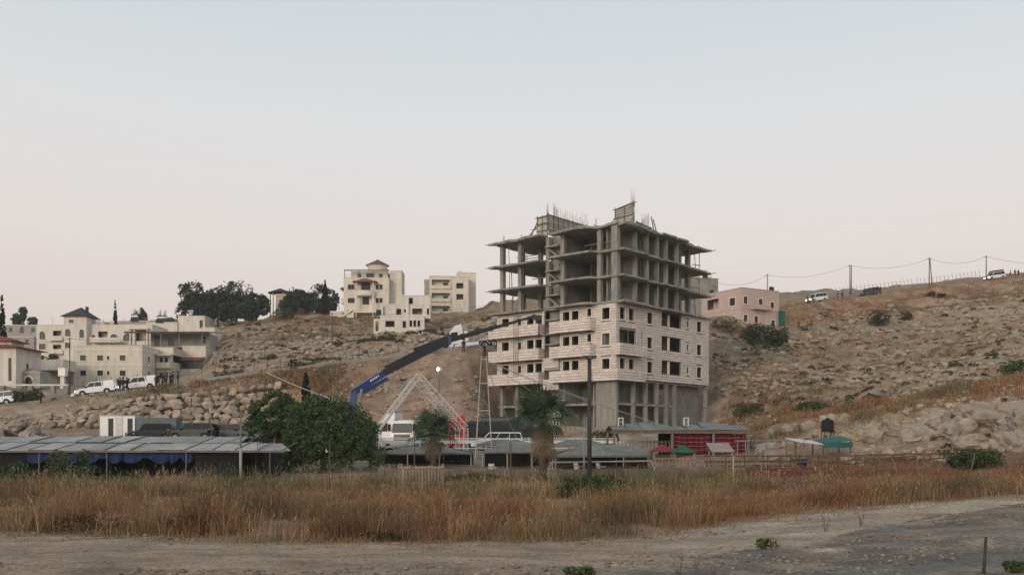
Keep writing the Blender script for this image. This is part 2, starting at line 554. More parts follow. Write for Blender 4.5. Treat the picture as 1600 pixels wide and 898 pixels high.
def H(x, y):
    return float(terrain([x], [y])[0])


def G(px, d):
    """ground point under a picture column at distance d"""
    x = (px - 800) / FOC * d
    return Vector((x, d, H(x, d)))


def axis(knots):
    out = [knots[0][0]]
    for (a, s), (b, _) in zip(knots, knots[1:]):
        n = max(1, int(round((b - a) / s)))
        out += [a + (b - a) * (i + 1) / n for i in range(n)]
    return np.array(out)


gx = axis([(-4000, 500), (-1000, 80), (-300, 10), (-130, 1.4), (-60, 0.7), (-24, 0.3), (24, 0.42), (60, 0.8), (170, 3), (320, 12), (500, 80), (1000, 500), (4000, 1)])
gy = axis([(-1500, 300), (-300, 50), (-60, 6), (0, 0.8), (12, 0.2), (34, 0.6), (60, 0.7), (145, 1.0), (245, 3), (330, 14), (600, 100), (1500, 500), (6000, 1)])
GX, GY = np.meshgrid(gx, gy)
gz, gcol = terrain(GX.ravel(), GY.ravel(), True)
far = np.clip((np.hypot(GX.ravel(), GY.ravel()) - 420) / 500, 0, 1)
gz = gz * (1 - far) + far * -6.0
# patchy cover: outcrops, bare soil, dry grass
xx, yy = GX.ravel(), GY.ravel()
p1 = fbm(xx / 5.0, yy / 3.0, 31, 4)
p2 = fbm(xx / 1.7, yy / 1.2, 37, 3)
far_k = np.clip((yy - 60) / 40, 0, 1)[:, None]
rocky = np.clip((p1 * 0.5 + p2 * 0.5 - 0.52) * 7, 0, 1)[:, None]
grn = np.clip((p1 - 0.58) * 6, 0, 1)[:, None]
gcol = gcol * (1 - 0.45 * rocky * far_k) + np.array((0.45, 0.40, 0.335)) * 0.45 * rocky * far_k
gcol = gcol * (1 - 0.35 * grn * far_k) + np.array((0.13, 0.115, 0.07)) * 0.35 * grn * far_k
# dark gravel spread at the lower right, pale spoil bank above it, worn patches on the track
edge = 20.0 + 0.77 * (xx - 2.0) + (fbm(xx / 1.5, yy / 1.5, 90, 4) - .5) * 6.0
dark = (np.clip((edge - yy) / 0.8, 0, 1) * np.clip((xx - 0.5) / 2, 0, 1) * np.clip((yy - 2) / 4, 0, 1) * np.clip((60 - xx) / 20, 0, 1))[:, None]
bank = (np.clip((yy - edge) / 0.7, 0, 1) * np.clip((edge + 6.5 - yy) / 2.0, 0, 1) * np.clip((xx - 3) / 3, 0, 1) * np.clip((50 - xx) / 10, 0, 1))[:, None]
gp = np.clip((fbm(xx / 1.2, yy / .5, 97, 4) - .25) * 3.2, .45, 1)[:, None]
worn = (np.clip((fbm(xx / 4.0, yy / 0.9, 93, 4) - .5) * 6, 0, 1) * np.clip((34 - yy) / 4, 0, 1) * np.clip(yy / 6, 0, 1))[:, None]
gcol = gcol * (1 - .55 * worn) + np.array((0.38, 0.30, 0.22)) * .55 * worn
gcol = gcol * (1 - dark * .88 * gp) + np.array((0.14, 0.132, 0.122)) * dark * .88 * gp
gcol = gcol * (1 - bank * .75) + np.array((0.43, 0.385, 0.325)) * bank * .75
nx, ny = len(gx), len(gy)
idx = np.arange(nx * ny).reshape(ny, nx)
Q = np.stack([idx[:-1, :-1], idx[:-1, 1:], idx[1:, 1:], idx[1:, :-1]], -1).reshape(-1, 4)
mat('ground', (1.16, 1.16, 1.16), (0.70, 0.69, 0.67), 0.55, 0.97, 0.8, 2.6, attr='tint', lo=0.36, hi=0.62, spec=0.1)
_gm = MATS['ground'].node_tree
_g2 = _gm.nodes.new('ShaderNodeTexNoise')
_g2.inputs['Scale'].default_value = 7.0
_g2.inputs['Detail'].default_value = 8
_g2.inputs['Roughness'].default_value = 0.7
_gh = _gm.nodes.new('ShaderNodeHueSaturation')
_gr = _gm.nodes.new('ShaderNodeMapRange')
_gr.inputs[1].default_value, _gr.inputs[2].default_value, _gr.inputs[3].default_value, _gr.inputs[4].default_value = 0.3, 0.7, 0.5, 1.45
_gm.links.new(_gm.nodes['Texture Coordinate'].outputs['Object'], _g2.inputs[0])
_gm.links.new(_g2.outputs[0], _gr.inputs[0])
_gm.links.new(_gr.outputs[0], _gh.inputs['Value'])
_bs = _gm.nodes['Principled BSDF']
_src = _bs.inputs['Base Color'].links[0].from_socket
_gm.links.new(_src, _gh.inputs['Color'])
_gm.links.new(_gh.outputs[0], _bs.inputs['Base Color'])
ground = np_mesh('ground', np.column_stack([xx, yy, gz]), Q, 'ground', kind='structure', colors=gcol, smooth=True)


def strip(name, pts, widths, m, lift=0.03, step=1.0, cross=7, kind='structure', noise_=0.0, sink=False):
    """a sheet draped along a line of points"""
    L = [Vector((p[0], p[1], 0)) for p in pts]
    line, ww = [], []
    for i, (a, b) in enumerate(zip(L, L[1:])):
        n = max(1, int((b - a).length / step))
        for k in range(n):
            line.append(a.lerp(b, k / n))
            ww.append(widths[i] + (widths[i + 1] - widths[i]) * k / n)
    line.append(L[-1])
    ww.append(widths[-1])
    V = []
    for i, p in enumerate(line):
        t = (line[min(i + 1, len(line) - 1)] - line[max(i - 1, 0)]).normalized()
        s = Vector((-t.y, t.x, 0))
        for k in range(cross):
            f = k / (cross - 1) - 0.5
            j = R.uniform(-noise_, noise_) if k in (0, cross - 1) else 0
            V.append(p + s * (f * ww[i] + j))
    V = np.array([(v.x, v.y) for v in V])
    z = terrain(V[:, 0], V[:, 1]) + lift
    if sink:
        ek = np.tile(np.minimum(np.arange(cross), np.arange(cross)[::-1]), len(V) // cross)
        z = z - np.where(ek < 3, (3 - ek) * .05, 0) - .05 * np.clip(.52 - fbm(V[:, 0] / 1.3, V[:, 1] / .8, 5, 3), 0, .2) * 5 * (ek < 7)
    idx = np.arange(len(V)).reshape(-1, cross)
    q = np.stack([idx[:-1, :-1], idx[1:, :-1], idx[1:, 1:], idx[:-1, 1:]], -1).reshape(-1, 4)[:, ::-1]
    kk = (np.clip((V[:, 0] - 3) / 4, 0, 1) * np.clip((fbm(V[:, 0] / 2, V[:, 1], 33, 3) - .3) * 3, 0, 1))[:, None]
    tint = (1 - kk) * np.array((1.0, 1.0, 1.0)) + kk * np.array((1.3, 1.4, 1.55))
    return np_mesh(name, np.column_stack([V, z]), q, m, kind=kind, colors=tint, smooth=True)


mat('road_grey', (0.31, 0.29, 0.265), (0.22, 0.205, 0.185), 0.5, 0.95, 0.3, 6.0)
mat('track_earth', (0.40, 0.31, 0.22), (0.20, 0.148, 0.10), 0.9, 0.97, 0.7, 9.0, stretch=(.45, 1.3, 1.0), lo=.3, hi=.7, spec=.1, attr='tint')
_tm = MATS['track_earth'].node_tree
_t2 = _tm.nodes.new('ShaderNodeTexNoise')
_t2.inputs['Scale'].default_value, _t2.inputs['Detail'].default_value, _t2.inputs['Roughness'].default_value = 12.0, 9, .8
_th = _tm.nodes.new('ShaderNodeHueSaturation')
_tr = _tm.nodes.new('ShaderNodeMapRange')
_tr.inputs[1].default_value, _tr.inputs[2].default_value, _tr.inputs[3].default_value, _tr.inputs[4].default_value = .32, .68, .4, 1.55
_tm.links.new(_tm.nodes['Texture Coordinate'].outputs['Object'], _t2.inputs[0])
_tm.links.new(_t2.outputs[0], _tr.inputs[0])
_tm.links.new(_tr.outputs[0], _th.inputs['Value'])
_tb = _tm.nodes['Principled BSDF']
_tm.links.new(_tb.inputs['Base Color'].links[0].from_socket, _th.inputs['Color'])
_tm.links.new(_th.outputs[0], _tb.inputs['Base Color'])
strip('dirt_track', [(-48, 24.5), (-15, 23.2), (-4, 22), (2.5, 23), (8.5, 27.2), (17, 32.0), (27, 36.5)], [7, 6.6, 6, 4.6, 3.8, 3.2, 3], 'track_earth', .03, .22, 30, noise_=.2, sink=True)
strip('road', RP, [5.6] * len(RP), 'road_grey', 0.05, 1.5, 7)
# ------------------------------------------------------------------ openings and walls
def frame_matrix(o, u):
    """local frame of a wall: a along u, b outwards, c up; o = outer bottom corner"""
    u = Vector(u).normalized()
    n = u.cross(UP)
    M = Matrix(((u.x, n.x, 0, o[0]), (u.y, n.y, 0, o[1]), (0, 0, 1, o[2]), (0, 0, 0, 1)))
    return M


def cells(w, h, ops):
    """rectangles (a0,a1,c0,c1) that tile a wall of w x h around its openings"""
    cs = sorted({0, h, *[min(max(o[1], 0), h) for o in ops], *[min(max(o[1] + o[3], 0), h) for o in ops]})
    out = []
    for c0, c1 in zip(cs, cs[1:]):
        m = (c0 + c1) / 2
        cut = sorted((max(o[0], 0), min(o[0] + o[2], w)) for o in ops if o[1] < m < o[1] + o[3])
        a = 0
        for x0, x1 in cut:
            if x0 > a + 1e-4:
                out.append((a, x0, c0, c1))
            a = max(a, x1)
        if a < w - 1e-4:
            out.append((a, w, c0, c1))
    return out


def wall(mb, o, u, w, h, th, ops=()):
    mb.T = frame_matrix(o, u)
    for a0, a1, c0, c1 in cells(w, h, ops):
        mb.box(a0, a1, -th, 0, c0, c1)
    mb.T = None
    return mb


def stones(mb, o, u, w, h, ops=(), course=0.31, proud=0.07, joint=0.05, lmin=0.45, lmax=0.95):
    """courses of rough stones standing proud of a wall"""
    mb.T = frame_matrix(o, u)
    n = max(1, int(round(h / course)))
    ch = h / n
    for i in range(n):
        c0, c1 = i * ch + joint / 2, (i + 1) * ch - joint / 2
        cut = sorted((q[0] - 0.01, q[0] + q[2] + 0.01) for q in ops if q[1] < c1 - 0.03 and q[1] + q[3] > c0 + 0.03)
        runs, a = [], 0
        for x0, x1 in cut:
            if x0 > a:
                runs.append((a, x0))
            a = max(a, x1)
        if a < w:
            runs.append((a, w))
        for r0, r1 in runs:
            x = r0
            while x < r1 - 0.02:
                e = x + R.uniform(lmin, lmax)
                if r1 - e < lmin * 0.6:
                    e = r1
                pr = proud + R.uniform(-0.018, 0.018)
                mb.box(x + joint * 0.25, e - joint * 0.25, 0.002, pr, c0, c1, skip='f')   # outer face has normal +b
                mb.add([(x + joint * .25, 0.0, c0)] * 0, [])
                x = e
    mb.T = None
    return mb


def jit(poly, amp, step=1.1):
    out = []
    n = len(poly)
    for i in range(n):
        a, b = poly[i], poly[(i + 1) % n]
        L = math.hypot(b[0] - a[0], b[1] - a[1])
        k = max(1, int(L / step))
        for j in range(k):
            t = j / k
            out.append((a[0] + (b[0] - a[0]) * t + R.uniform(-amp, amp), a[1] + (b[1] - a[1]) * t + R.uniform(-amp, amp)))
    return out


def slab(mb, poly, z0, z1, amp=0.05, sag=0.03):
    """cast slab with an uneven edge"""
    q = jit(poly, amp)
    dz = [R.uniform(-sag, sag) for _ in q]
    n = len(q)
    vs = [(x, y, z0 + d) for (x, y), d in zip(q, dz)] + [(x, y, z1 + d) for (x, y), d in zip(q, dz)]
    mb.add(vs, [tuple(range(n - 1, -1, -1)), tuple(range(n, 2 * n))] + [(i, (i + 1) % n, n + (i + 1) % n, n + i) for i in range(n)])
    return mb


# ------------------------------------------------------------------ the unfinished building
# its own axes: x runs along the face on the right, y along the face on the left, origin at the near corner
BC = Vector((12.5, 115.0, 4.3))
BA = math.radians(49.0)
B = thing('unfinished_building', 'tall half-built concrete apartment block with bare upper floors and stone clad middle floors', 'building', BC, BA)
LV = [0, 3.05, 6.0, 9.05, 12.15, 15.25, 18.35, 21.45, 24.55]


def cs_(px):
    r = (px - 800) / FOC
    return (12.5 - r * 115) / (0.755 + 0.656 * r)


def ct_(px):
    r = (px - 800) / FOC
    return (r * 115 - 12.5) / (0.656 - 0.755 * r)


S875, S851, S931, S777 = cs_(875), cs_(851), cs_(931), cs_(777)
T1031, T1065, TEND = ct_(1031), ct_(1065), ct_(1107)
WD = 13.0           # depth of the side wings
TH = 0.24
# floor slabs: one per level, with balcony tongues
for k in range(1, 9):
    z1 = LV[k]
    th = 0.26
    if k == 1:
        mb = MB()
        slab(mb, [(0.4, 0.3), (T1065 - 1.0, 0.3), (T1065 - 1.0, 6), (6, 6), (6, S777), (0.2, S777)], z1 - th, z1, 0.02, 0.01)
        mb.build('floor_slab', 'concrete', B)
        continue
    if k <= 5:
        poly = [(0.25, 0.25), (TEND - 0.3, 0.25), (TEND - 0.3, WD), (9.0, WD), (9.0, S777 - 0.3), (0.25, S777 - 0.3)]
        mb = MB()
        slab(mb, poly, z1 - th, z1 - 0.01, 0.0, 0.0)
        mb.build('floor_slab', 'concrete', B)
    if k >= 5:
        am = 0.04 if k < 8 else 0.10
        mb = MB()
        main = [(-0.25, -0.3), (T1065 + 0.2, -0.3), (T1065 + 0.2, 1.2), (TEND + 0.1, 1.2), (TEND + 0.1, WD), (9.0, WD), (9.0, S777 + 0.2), (0.1, S777 + 0.2), (0.1, S851), (1.0, S851), (1.0, S875 + 0.3), (-0.25, S875 + 0.3)]
        slab(mb, main, z1 - th + (0.004 if k == 5 else 0), z1 + 0.006, am, 0.04 if k < 8 else 0.12)
        mb.build('floor_slab', 'concrete', B)
        # balcony tongues
        for poly in ([(-1.35, S931 + 0.2), (-0.255, S931 - 0.5), (-0.255, S875 + 0.4), (-1.35, S875 + 0.9)],
                     [(-0.35, -1.35), (5.0, -1.35), (5.6, -0.305), (-0.2, -0.305)],
                     [(5.4, -0.95), (8.4, -0.95), (8.8, -0.305), (5.7, -0.305)],
                     [(8.9, -1.1), (12.0, -1.1), (12.5, -0.305), (8.9, -0.305)],
                     [(12.4, -1.0), (T1065 + 0.2, -1.0), (T1065 + 0.2, -0.305), (12.6, -0.305)],
                     [(T1065 + 0.25, -0.7), (TEND + .5, -0.2), (TEND + .4, 1.17), (T1065 + 0.25, 1.17)],
                     [(-1.0, S851 + 0.1), (0.08, S851 + 0.1), (0.08, S777 + 0.6), (-1.0, S777 + 0.7)]):
            mb = MB()
            dz = R.uniform(-0.05, 0.02)
            slab(mb, poly, z1 - 0.24 + dz, z1 + dz - 0.004, am * 0.7, 0.04 if k < 8 else 0.16)
            mb.build('balcony_slab', 'concrete', B)


def column(x, y, k0, k1, w=0.55, d=0.55, m='concrete'):
    for k in range(k0, k1):
        MB().box(x - w / 2, x + w / 2, y - d / 2, y + d / 2, LV[k] + 0.012, LV[k + 1] - 0.262).build('column', m, B)


# bare upper floors
for y in (cs_(783), cs_(811), S851 - 0.4, S875 - 0.3, cs_(935)):
    column(0.35, y, 5, 8)
for y in (cs_(783), cs_(811)):
    column(4.2, y - 0.2, 5, 8, 0.5, 0.5)
    column(8.0, y - 0.2, 5, 8, 0.5, 0.5)
column(0.3, 0.3, 5, 8, 0.62, 0.9)
for px in (993, 1011, 1027, 1041, 1058):
    column(ct_(px), 0.1, 5, 8, 0.4, 0.5)
for px in (1079, 1093):
    column(ct_(px) - 0.2, 1.7, 5, 8, 0.55, 0.55)
    column(ct_(px) - 0.2, 6.5, 5, 8, 0.5, 0.5)
for k in range(5, 8):
    z0, z1 = LV[k] + 0.01, LV[k + 1] - 0.27
    W = lambda x0, x1, y0, y1, m='block', n='block_wall', a=z0, b=z1: MB().box(x0, x1, y0, y1, a, b).build(n, m, B)
    W(0.9, 4.1, 1.9, 2.1, 'concrete')                # pale wall close behind the corner bay
    W(4.3, 4.5, 0.6, 2.6)
    W(6.6, 6.8, 0.6, 7.0)
    W(9.0, 9.2, 0.6, 7.0)
    W(11.1, 11.3, 0.6, 7.0)
    W(4.5, T1065 - 0.4, 7.0, 7.2)
    W(T1065 - 0.4, T1065 - 0.2, 0.6, 8.0)
    W(8.4, 8.6, 7.2, S851 - 0.6)
    W(0.7, 8.4, S875 - 0.25, S875 - 0.05)            # wall on the side of the stairwell, seen in the left bay
    W(1.0, 1.2, S875 + 0.1, S851 - 0.2, 'concrete', 'stair_wall')
    W(1.4, 7.5, S851 - 0.25, S851 - 0.05, 'concrete', 'stair_wall')
    W(7.3, 7.5, S851, S851 + 2.2)
    MB().box(-0.3, 0.9, S875 + 0.1, S851 - 0.3, LV[k] + 1.45, LV[k] + 1.62).build('stair_landing', 'concrete', B)
    # stair flight between landings
    mb = MB()
    for i in range(8):
        mb.box(0.1, 0.9, S875 + 0.2 + i * 0.24, S875 + 0.44 + i * 0.24, LV[k] + i * 0.18, LV[k] + i * 0.18 + 0.2)
    mb.build('stair_flight', 'concrete', B)
# loose timbers, props and rails on the open floors
for k in range(5, 8):
    for x, y in ((0.6, S777 - 1.6), (0.4, S777 - 2.2), (2.6, S777 - 0.4), (3.0, S777 - 2.6), (TEND - 0.6, 1.6), (TEND - 1.2, 3.0), (TEND - 2.9, 1.8), (5.5, 0.2), (TEND - 0.1, 1.4)):
        if R.random() < 0.72:
            MB().tube((x, y, LV[k] + 0.01), (x + R.uniform(-0.25, 0.25), y + R.uniform(-0.3, 0.3), LV[k + 1] - 0.28), 0.045, None, 6).build('prop', 'old_timber', B)
for k, x, y0, y1, z in ((7, 0.5, S875 - 3.5, 0.5, 1.05), (7, 0.3, S777 - 3.2, S851 + 0.3, 0.9), (7, 0.3, S777 - 3.6, S851 + 0.3, 0.55), (6, 0.4, S851 + 0.2, S851 + 2.4, 0.9)):
    MB().bar((x, y0, LV[k] + z), (x, y1, LV[k] + z + R.uniform(-0.1, 0.1)), 0.09).build('guard_rail', 'old_timber', B)
for k, x0, x1 in ((7, 0.5, 4.3), (7, 4.6, 6.6), (6, TEND - 5, TEND - 3), (7, TEND - 4.5, TEND - 2.4)):
    MB().bar((x0, -0.1, LV[k] + 0.5), (x1, -0.1, LV[k] + 0.65), 0.09).build('guard_rail', 'old_timber', B)

# stone clad floors --------------------------------------------------
def window(fr, a0, c0, w, h, parent, depth=0.12, m='window_frame', bars=1, pane='glass'):
    """frame with mullions, its pane a sub-part"""
    t = 0.06
    mb = MB(fr)
    mb.box(a0 + 0.005, a0 + t, -depth, -depth + 0.05, c0 + 0.005, c0 + h - 0.005)
    mb.box(a0 + w - t, a0 + w - 0.005, -depth, -depth + 0.05, c0 + 0.005, c0 + h - 0.005)
    mb.box(a0 + t, a0 + w - t, -depth, -depth + 0.05, c0 + 0.005, c0 + t)
    mb.box(a0 + t, a0 + w - t, -depth, -depth + 0.05, c0 + h - t, c0 + h - 0.005)
    for i in range(bars):
        x = a0 + w * (i + 1) / (bars + 1)
        mb.box(x - t / 2, x + t / 2, -depth, -depth + 0.045, c0 + t, c0 + h - t)
    f = mb.build('window', m, parent)
    MB(fr).box(a0 + 0.02, a0 + w - 0.02, -depth + 0.005, -depth + 0.02, c0 + 0.02, c0 + h - 0.02).build('pane', pane, f)
    return f


def surround(fr, a0, c0, w, h, parent, t=0.16, p=0.075, m='trim_stone', name='window_surround'):
    mb = MB(fr)
    mb.box(a0 - t, a0, 0.0, p, c0 - t, c0 + h + t)
    mb.box(a0 + w, a0 + w + t, 0.0, p, c0 - t, c0 + h + t)
    mb.box(a0, a0 + w, 0.0, p, c0 + h, c0 + h + t)
    mb.box(a0, a0 + w, 0.0, p + 0.03, c0 - t, c0)
    return mb.build(name, m, parent)


def clad(o, u, w, h, ops, surr=True, base=True):
    """backing wall, stones and window surrounds of one clad face"""
    o = Vector(o)
    if base:
        wall(MB(), o, u, w, h, TH, ops).build('wall', 'block', B)
    grown = [(a - 0.17, c - 0.17, ww + 0.34, hh + 0.34) for a, c, ww, hh, *q in ops if q[0]] + [(a, c, ww, hh) for a, c, ww, hh, *q in ops if not q[0]]
    stones(MB(), o, u, w, h, grown).build('stone_cladding', 'limestone', B, kind='stuff')
    fr = frame_matrix(o, u)
    for a, c, ww, hh, *q in ops:
        if q[0]:
            surround(fr, a, c, ww, hh, B)


LU, RU = (0, -1, 0), (1, 0, 0)        # walking along the left face its outer side is -x, along the right face -y
for k in (2, 3, 4):
    z0, h = LV[k], LV[k + 1] - LV[k] - (0.27 if k == 4 else 0)
    # left face, middle part: from the stairwell to the corner (a = S875 - y)
    pos = lambda px, w: S875 - cs_(px) - w / 2
    ops = [(pos(885, 1.05), .95, 1.05, 1.4, 1), (pos(899, 1.05), .95, 1.05, 1.4, 1), (pos(947, 1.1), .95, 1.1, 1.4, 1)]
    if k > 2:
        ops.append((pos(921, .6), 1.5, .6, .95, 1))
    clad((0, S875, z0), LU, S875, h, ops)
    # left wing
    pos = lambda px, w: S777 - cs_(px) - w / 2
    ops = [(pos(790, 1.2), .95, 1.2, 1.4, 1), (pos(812, .55), 1.25, .55, .95, 1), (pos(829, 1.1), .95, 1.1, 1.4, 1), (pos(842, 1.1), .95, 1.1, 1.4, 1)]
    clad((0, S777, z0), LU, S777 - S851, h, ops)
    # right face: corner part, recessed balconies, far part
    ops = [(ct_(1015) - .6, .95, 1.2, 1.4, 1)]
    if k == 3:
        ops.append((0.55, 0.9, 3.6, 1.95, 0))
    else:
        ops += [(ct_(972) - .55, .95, 1.15, 1.45, 1), (ct_(986) - .55, .95, 1.15, 1.45, 1)]
    clad((0, 0, z0), RU, T1031, h, ops)
    lw = T1065 - T1031
    clad((T1031, 0, z0), RU, lw, h, [(0.35, 1.0, lw - 0.5, h - (1.35 if k < 4 else 1.0), 0)])
    MB().box(T1031 + 2.1, T1031 + 2.4, -0.2 + 0.22, 0.23, z0 + 1.0, z0 + h - 0.35).build('pier', 'limestone', B)
    wall(MB(), (T1031, 2.2, z0 + 0.01), RU, lw, h - 0.3, 0.2, [(0.5, 0.0, 1.0, 2.1), (3.0, 0.9, 1.2, 1.2)]).build('recess_wall', 'block', B)
    MB().box(T1031 - 0.2, T1031, 0.26, 2.2, z0 + 0.01, z0 + h - 0.3).build('recess_wall', 'block', B)
    w2 = TEND - T1065
    ops = [(ct_(1092) - T1065 - .6, .95, 1.25, 1.4, 1), (ct_(1074) - T1065 - .28, 1.3, .56, .85, 1)]
    clad((T1065, 0, z0), RU, w2, h, ops)
    # hidden sides keep the rooms dark
    wall(MB(), (TEND, 0.01, z0), (0, 1, 0), WD, h, TH).build('wall', 'block', B)
    wall(MB(), (9.0, S777, z0), (-1, 0, 0), 9.0, h, TH).build('wall', 'block', B)
    MB().box(9.0, TEND, WD, WD + 0.2, z0, z0 + h).box(9.0, 9.2, WD + 0.2, S777, z0, z0 + h).build('wall', 'block', B)
    for x in (3.6, 6.5):
        MB().box(x, x + 0.15, 3.2, S777 - 0.4, z0 + 0.01, z0 + h - 0.28).build('partition', 'block', B)
    MB().box(0.5, TEND - 0.4, 3.0, 3.15, z0 + 0.012, z0 + h - 0.28).build('partition', 'block', B)
    # stairwell shaft
    MB().box(1.0, 1.2, S875 + 0.02, S851 - 0.02, z0 + 0.01, z0 + h - 0.02).build('stair_wall', 'concrete', B)
    MB().box(-0.35, 0.98, S875 + 0.05, S851 - 0.25, z0 + 1.45, z0 + 1.62).build('stair_landing', 'concrete', B)
    # balconies with stone parapets
    def balcony(x0, y0, x1, y1, faces, ph=1.02, drop=0.35):
        MB().box(x0, x1, y0, y1, z0 - 0.26, z0 - 0.012).build('balcony_slab', 'concrete', B)
        for o, u, w in faces:
            p = wall(MB(), (o[0], o[1], z0 - drop), u, w, ph + drop, 0.18).build('balcony_parapet', 'block', B)
            stones(MB(), (o[0], o[1], z0 - drop), u, w, ph + drop).build('stone_cladding', 'limestone', p, kind='stuff')
            fr = frame_matrix((o[0], o[1], z0), u)
            MB(fr).box(-0.04, w + 0.04, -0.22, 0.09, ph, ph + 0.07).build('coping', 'trim_stone', p)
    ya, yb = S875 + 0.75, S931
    balcony(-1.2, yb, -0.06, ya, [((-1.2, ya), LU, ya - yb), ((-1.18, yb), RU, 1.1)])
    ya, yb = S777 + 0.5, S851 + 0.05
    balcony(-1.2, yb, -0.06, ya, [((-1.2, ya), LU, ya - yb), ((-1.18, yb), RU, 1.1)])
    if k == 3:
        balcony(-0.5, -0.95, 5.1, -0.06, [((-0.5, -0.95), RU, 5.6), ((-0.5, -0.07), LU, 0.86)], 0.95)
    if k == 2:
        balcony(-0.75, -0.75, 5.1, -0.06, [((-0.75, -0.75), RU, 5.85), ((-0.75, S931 - 0.1), LU, S931 + 0.65)], 0.98)
    if k == 3:
        MB().box(0.3, 4.4, 1.9, 2.1, z0 + 0.02, z0 + h - 0.28).build('recess_wall', 'block', B)
        for x in (1.6, 4.6):
            MB().tube((x, -0.6, z0), (x, -0.6, z0 + 2.8), 0.05).build('prop', 'old_timber', B)
# clad face of the stair tower, hung in two bands
for a, b in ((4.85, 6.2), (7.35, 8.9)):
    wall(MB(), (-0.25, S851 + 0.1, a), LU, S851 - S875 + 0.1, b - a, 0.2).build('wall', 'block', B)
    stones(MB(), (-0.25, S851 + 0.1, a), LU, S851 - S875 + 0.1, b - a).build('stone_cladding', 'limestone', B, kind='stuff')
# open bottom floors
mb = MB()
mb.box(0.0, 0.45, 0.0, S931, -2.0, 5.72)
mb.build('shear_wall', 'concrete_boards', B, label='board marked concrete corner wall')
for px in (993, 1012, 1029, 1044, 1057):
    column(ct_(px), 0.35, 0, 2, 0.34, 0.5)
for x0, x1, y in ((0.5, T1065 - 1, 3.6),):
    MB().box(x0, x1, y, y + 0.2, -2, 2.78).build('basement_wall', 'concrete', B)
    MB().box(x0, x1, y, y + 0.2, 3.06, 5.72).build('basement_wall', 'concrete', B)
wall(MB(), (T1065 - 1, 1.4, -2.5), (1, 0.02, 0), TEND - T1065 + 1, 8.2, 0.3).build('retaining_wall', 'concrete', B)
column(TEND - 0.3, 0.3, 0, 2, 0.4, 0.5)
for y0, y1 in ((S931 + 0.1, S875 - 0.3),):
    MB().box(4.4, 4.6, y0, y1, -1, 2.78).build('basement_wall', 'concrete', B)
    MB().box(4.4, 4.6, y0, y1, 3.06, 5.72).build('basement_wall', 'concrete', B)
    MB().box(0.6, 4.4, y1, y1 + 0.2, 3.06, 5.72).build('basement_wall', 'concrete', B)
    MB().box(0.6, 4.4, y1, y1 + 0.2, -1.5, 2.78).build('basement_wall', 'concrete', B)
MB().box(0.2, 0.4, S875 + 0.1, S851 - 0.1, -1.0, 2.78).build('stair_wall', 'concrete', B)
MB().box(1.2, 1.4, S875 + 0.1, S851 - 0.1, 3.06, 5.72).build('stair_wall', 'concrete', B)
for px in (782, 806, 845):
    column(0.4, cs_(px), 0, 2, 0.5, 0.5)
MB().box(5.6, 5.8, S851, S777, -1, 2.78).build('basement_wall', 'concrete', B)
MB().box(3.0, 3.2, S851 + 3.5, S777 - 0.2, 3.06, 5.72).build('basement_wall', 'concrete', B)
MB().box(0.6, 5.6, S777 - 0.3, S777 - 0.1, -1, 2.78).build('basement_wall', 'concrete', B)

# rooftop: shuttering, rebar, starter bars
ZR = LV[8] + 0.05


def shutter(p0, p1, h0, h1, lean=0.0, boards=9, name='shuttering_panel'):
    """panel of boards on studs"""
    p0, p1 = Vector(p0), Vector(p1)
    d = p1 - p0
    u = d.normalized()
    n = u.cross(UP)
    L = d.length
    root = None
    top0, top1 = p0 + UP * h0 + n * lean, p1 + UP * h1 + n * lean
    mb = MB()
    for i in range(boards):
        a, b = i / boards, (i + 1) / boards - 0.012
        e = R.uniform(-0.1, 0.15)
        off = n * R.uniform(-0.02, 0.02)
        q = [p0.lerp(top0, a) + off - u * e, p1.lerp(top1, a) + off + u * e, p1.lerp(top1, b) + off + u * e, p0.lerp(top0, b) + off - u * e]
        mb.hexa([v for v in q], [v + n * 0.04 for v in q])
    root = mb.build(name, 'plywood', B)
    k = max(2, int(L / 1.0))
    for i in range(k + 1):
        a = p0.lerp(p1, i / k) + n * 0.1
        b = top0.lerp(top1, i / k) + n * 0.1
        MB().bar(a, b + (b - a).normalized() * R.uniform(-0.1, 0.2), 0.09, 0.07).build('stud', 'old_timber', root)
    for f in (0.25, 0.6, 0.95):
        MB().bar(p0.lerp(top0, f) + n * 0.17 - u * R.uniform(0, 0.4), p1.lerp(top1, f) + n * 0.17 + u * R.uniform(0.2, 0.7), 0.07, 0.09).build('waler', 'old_timber', root)
    return root


def rebars(p0, p1, n, h, base=0.0, m='steel_bar', name='starter_bars'):
    mb = MB()
    p0, p1 = Vector(p0), Vector(p1)
    for i in range(n):
        q = p0.lerp(p1, (i + 0.5) / n) + Vector((R.uniform(-.06, .06), R.uniform(-.06, .06), 0))
        mb.tube(q, q + Vector((R.uniform(-.08, .08), R.uniform(-.08, .08), h * R.uniform(0.85, 1.1))), 0.028, None, 4)
    for f in (0.35, 0.7):
        mb.tube(p0 + UP * h * f, p1 + UP * h * f, 0.018, None, 4)
    return mb.build(name, m, B)


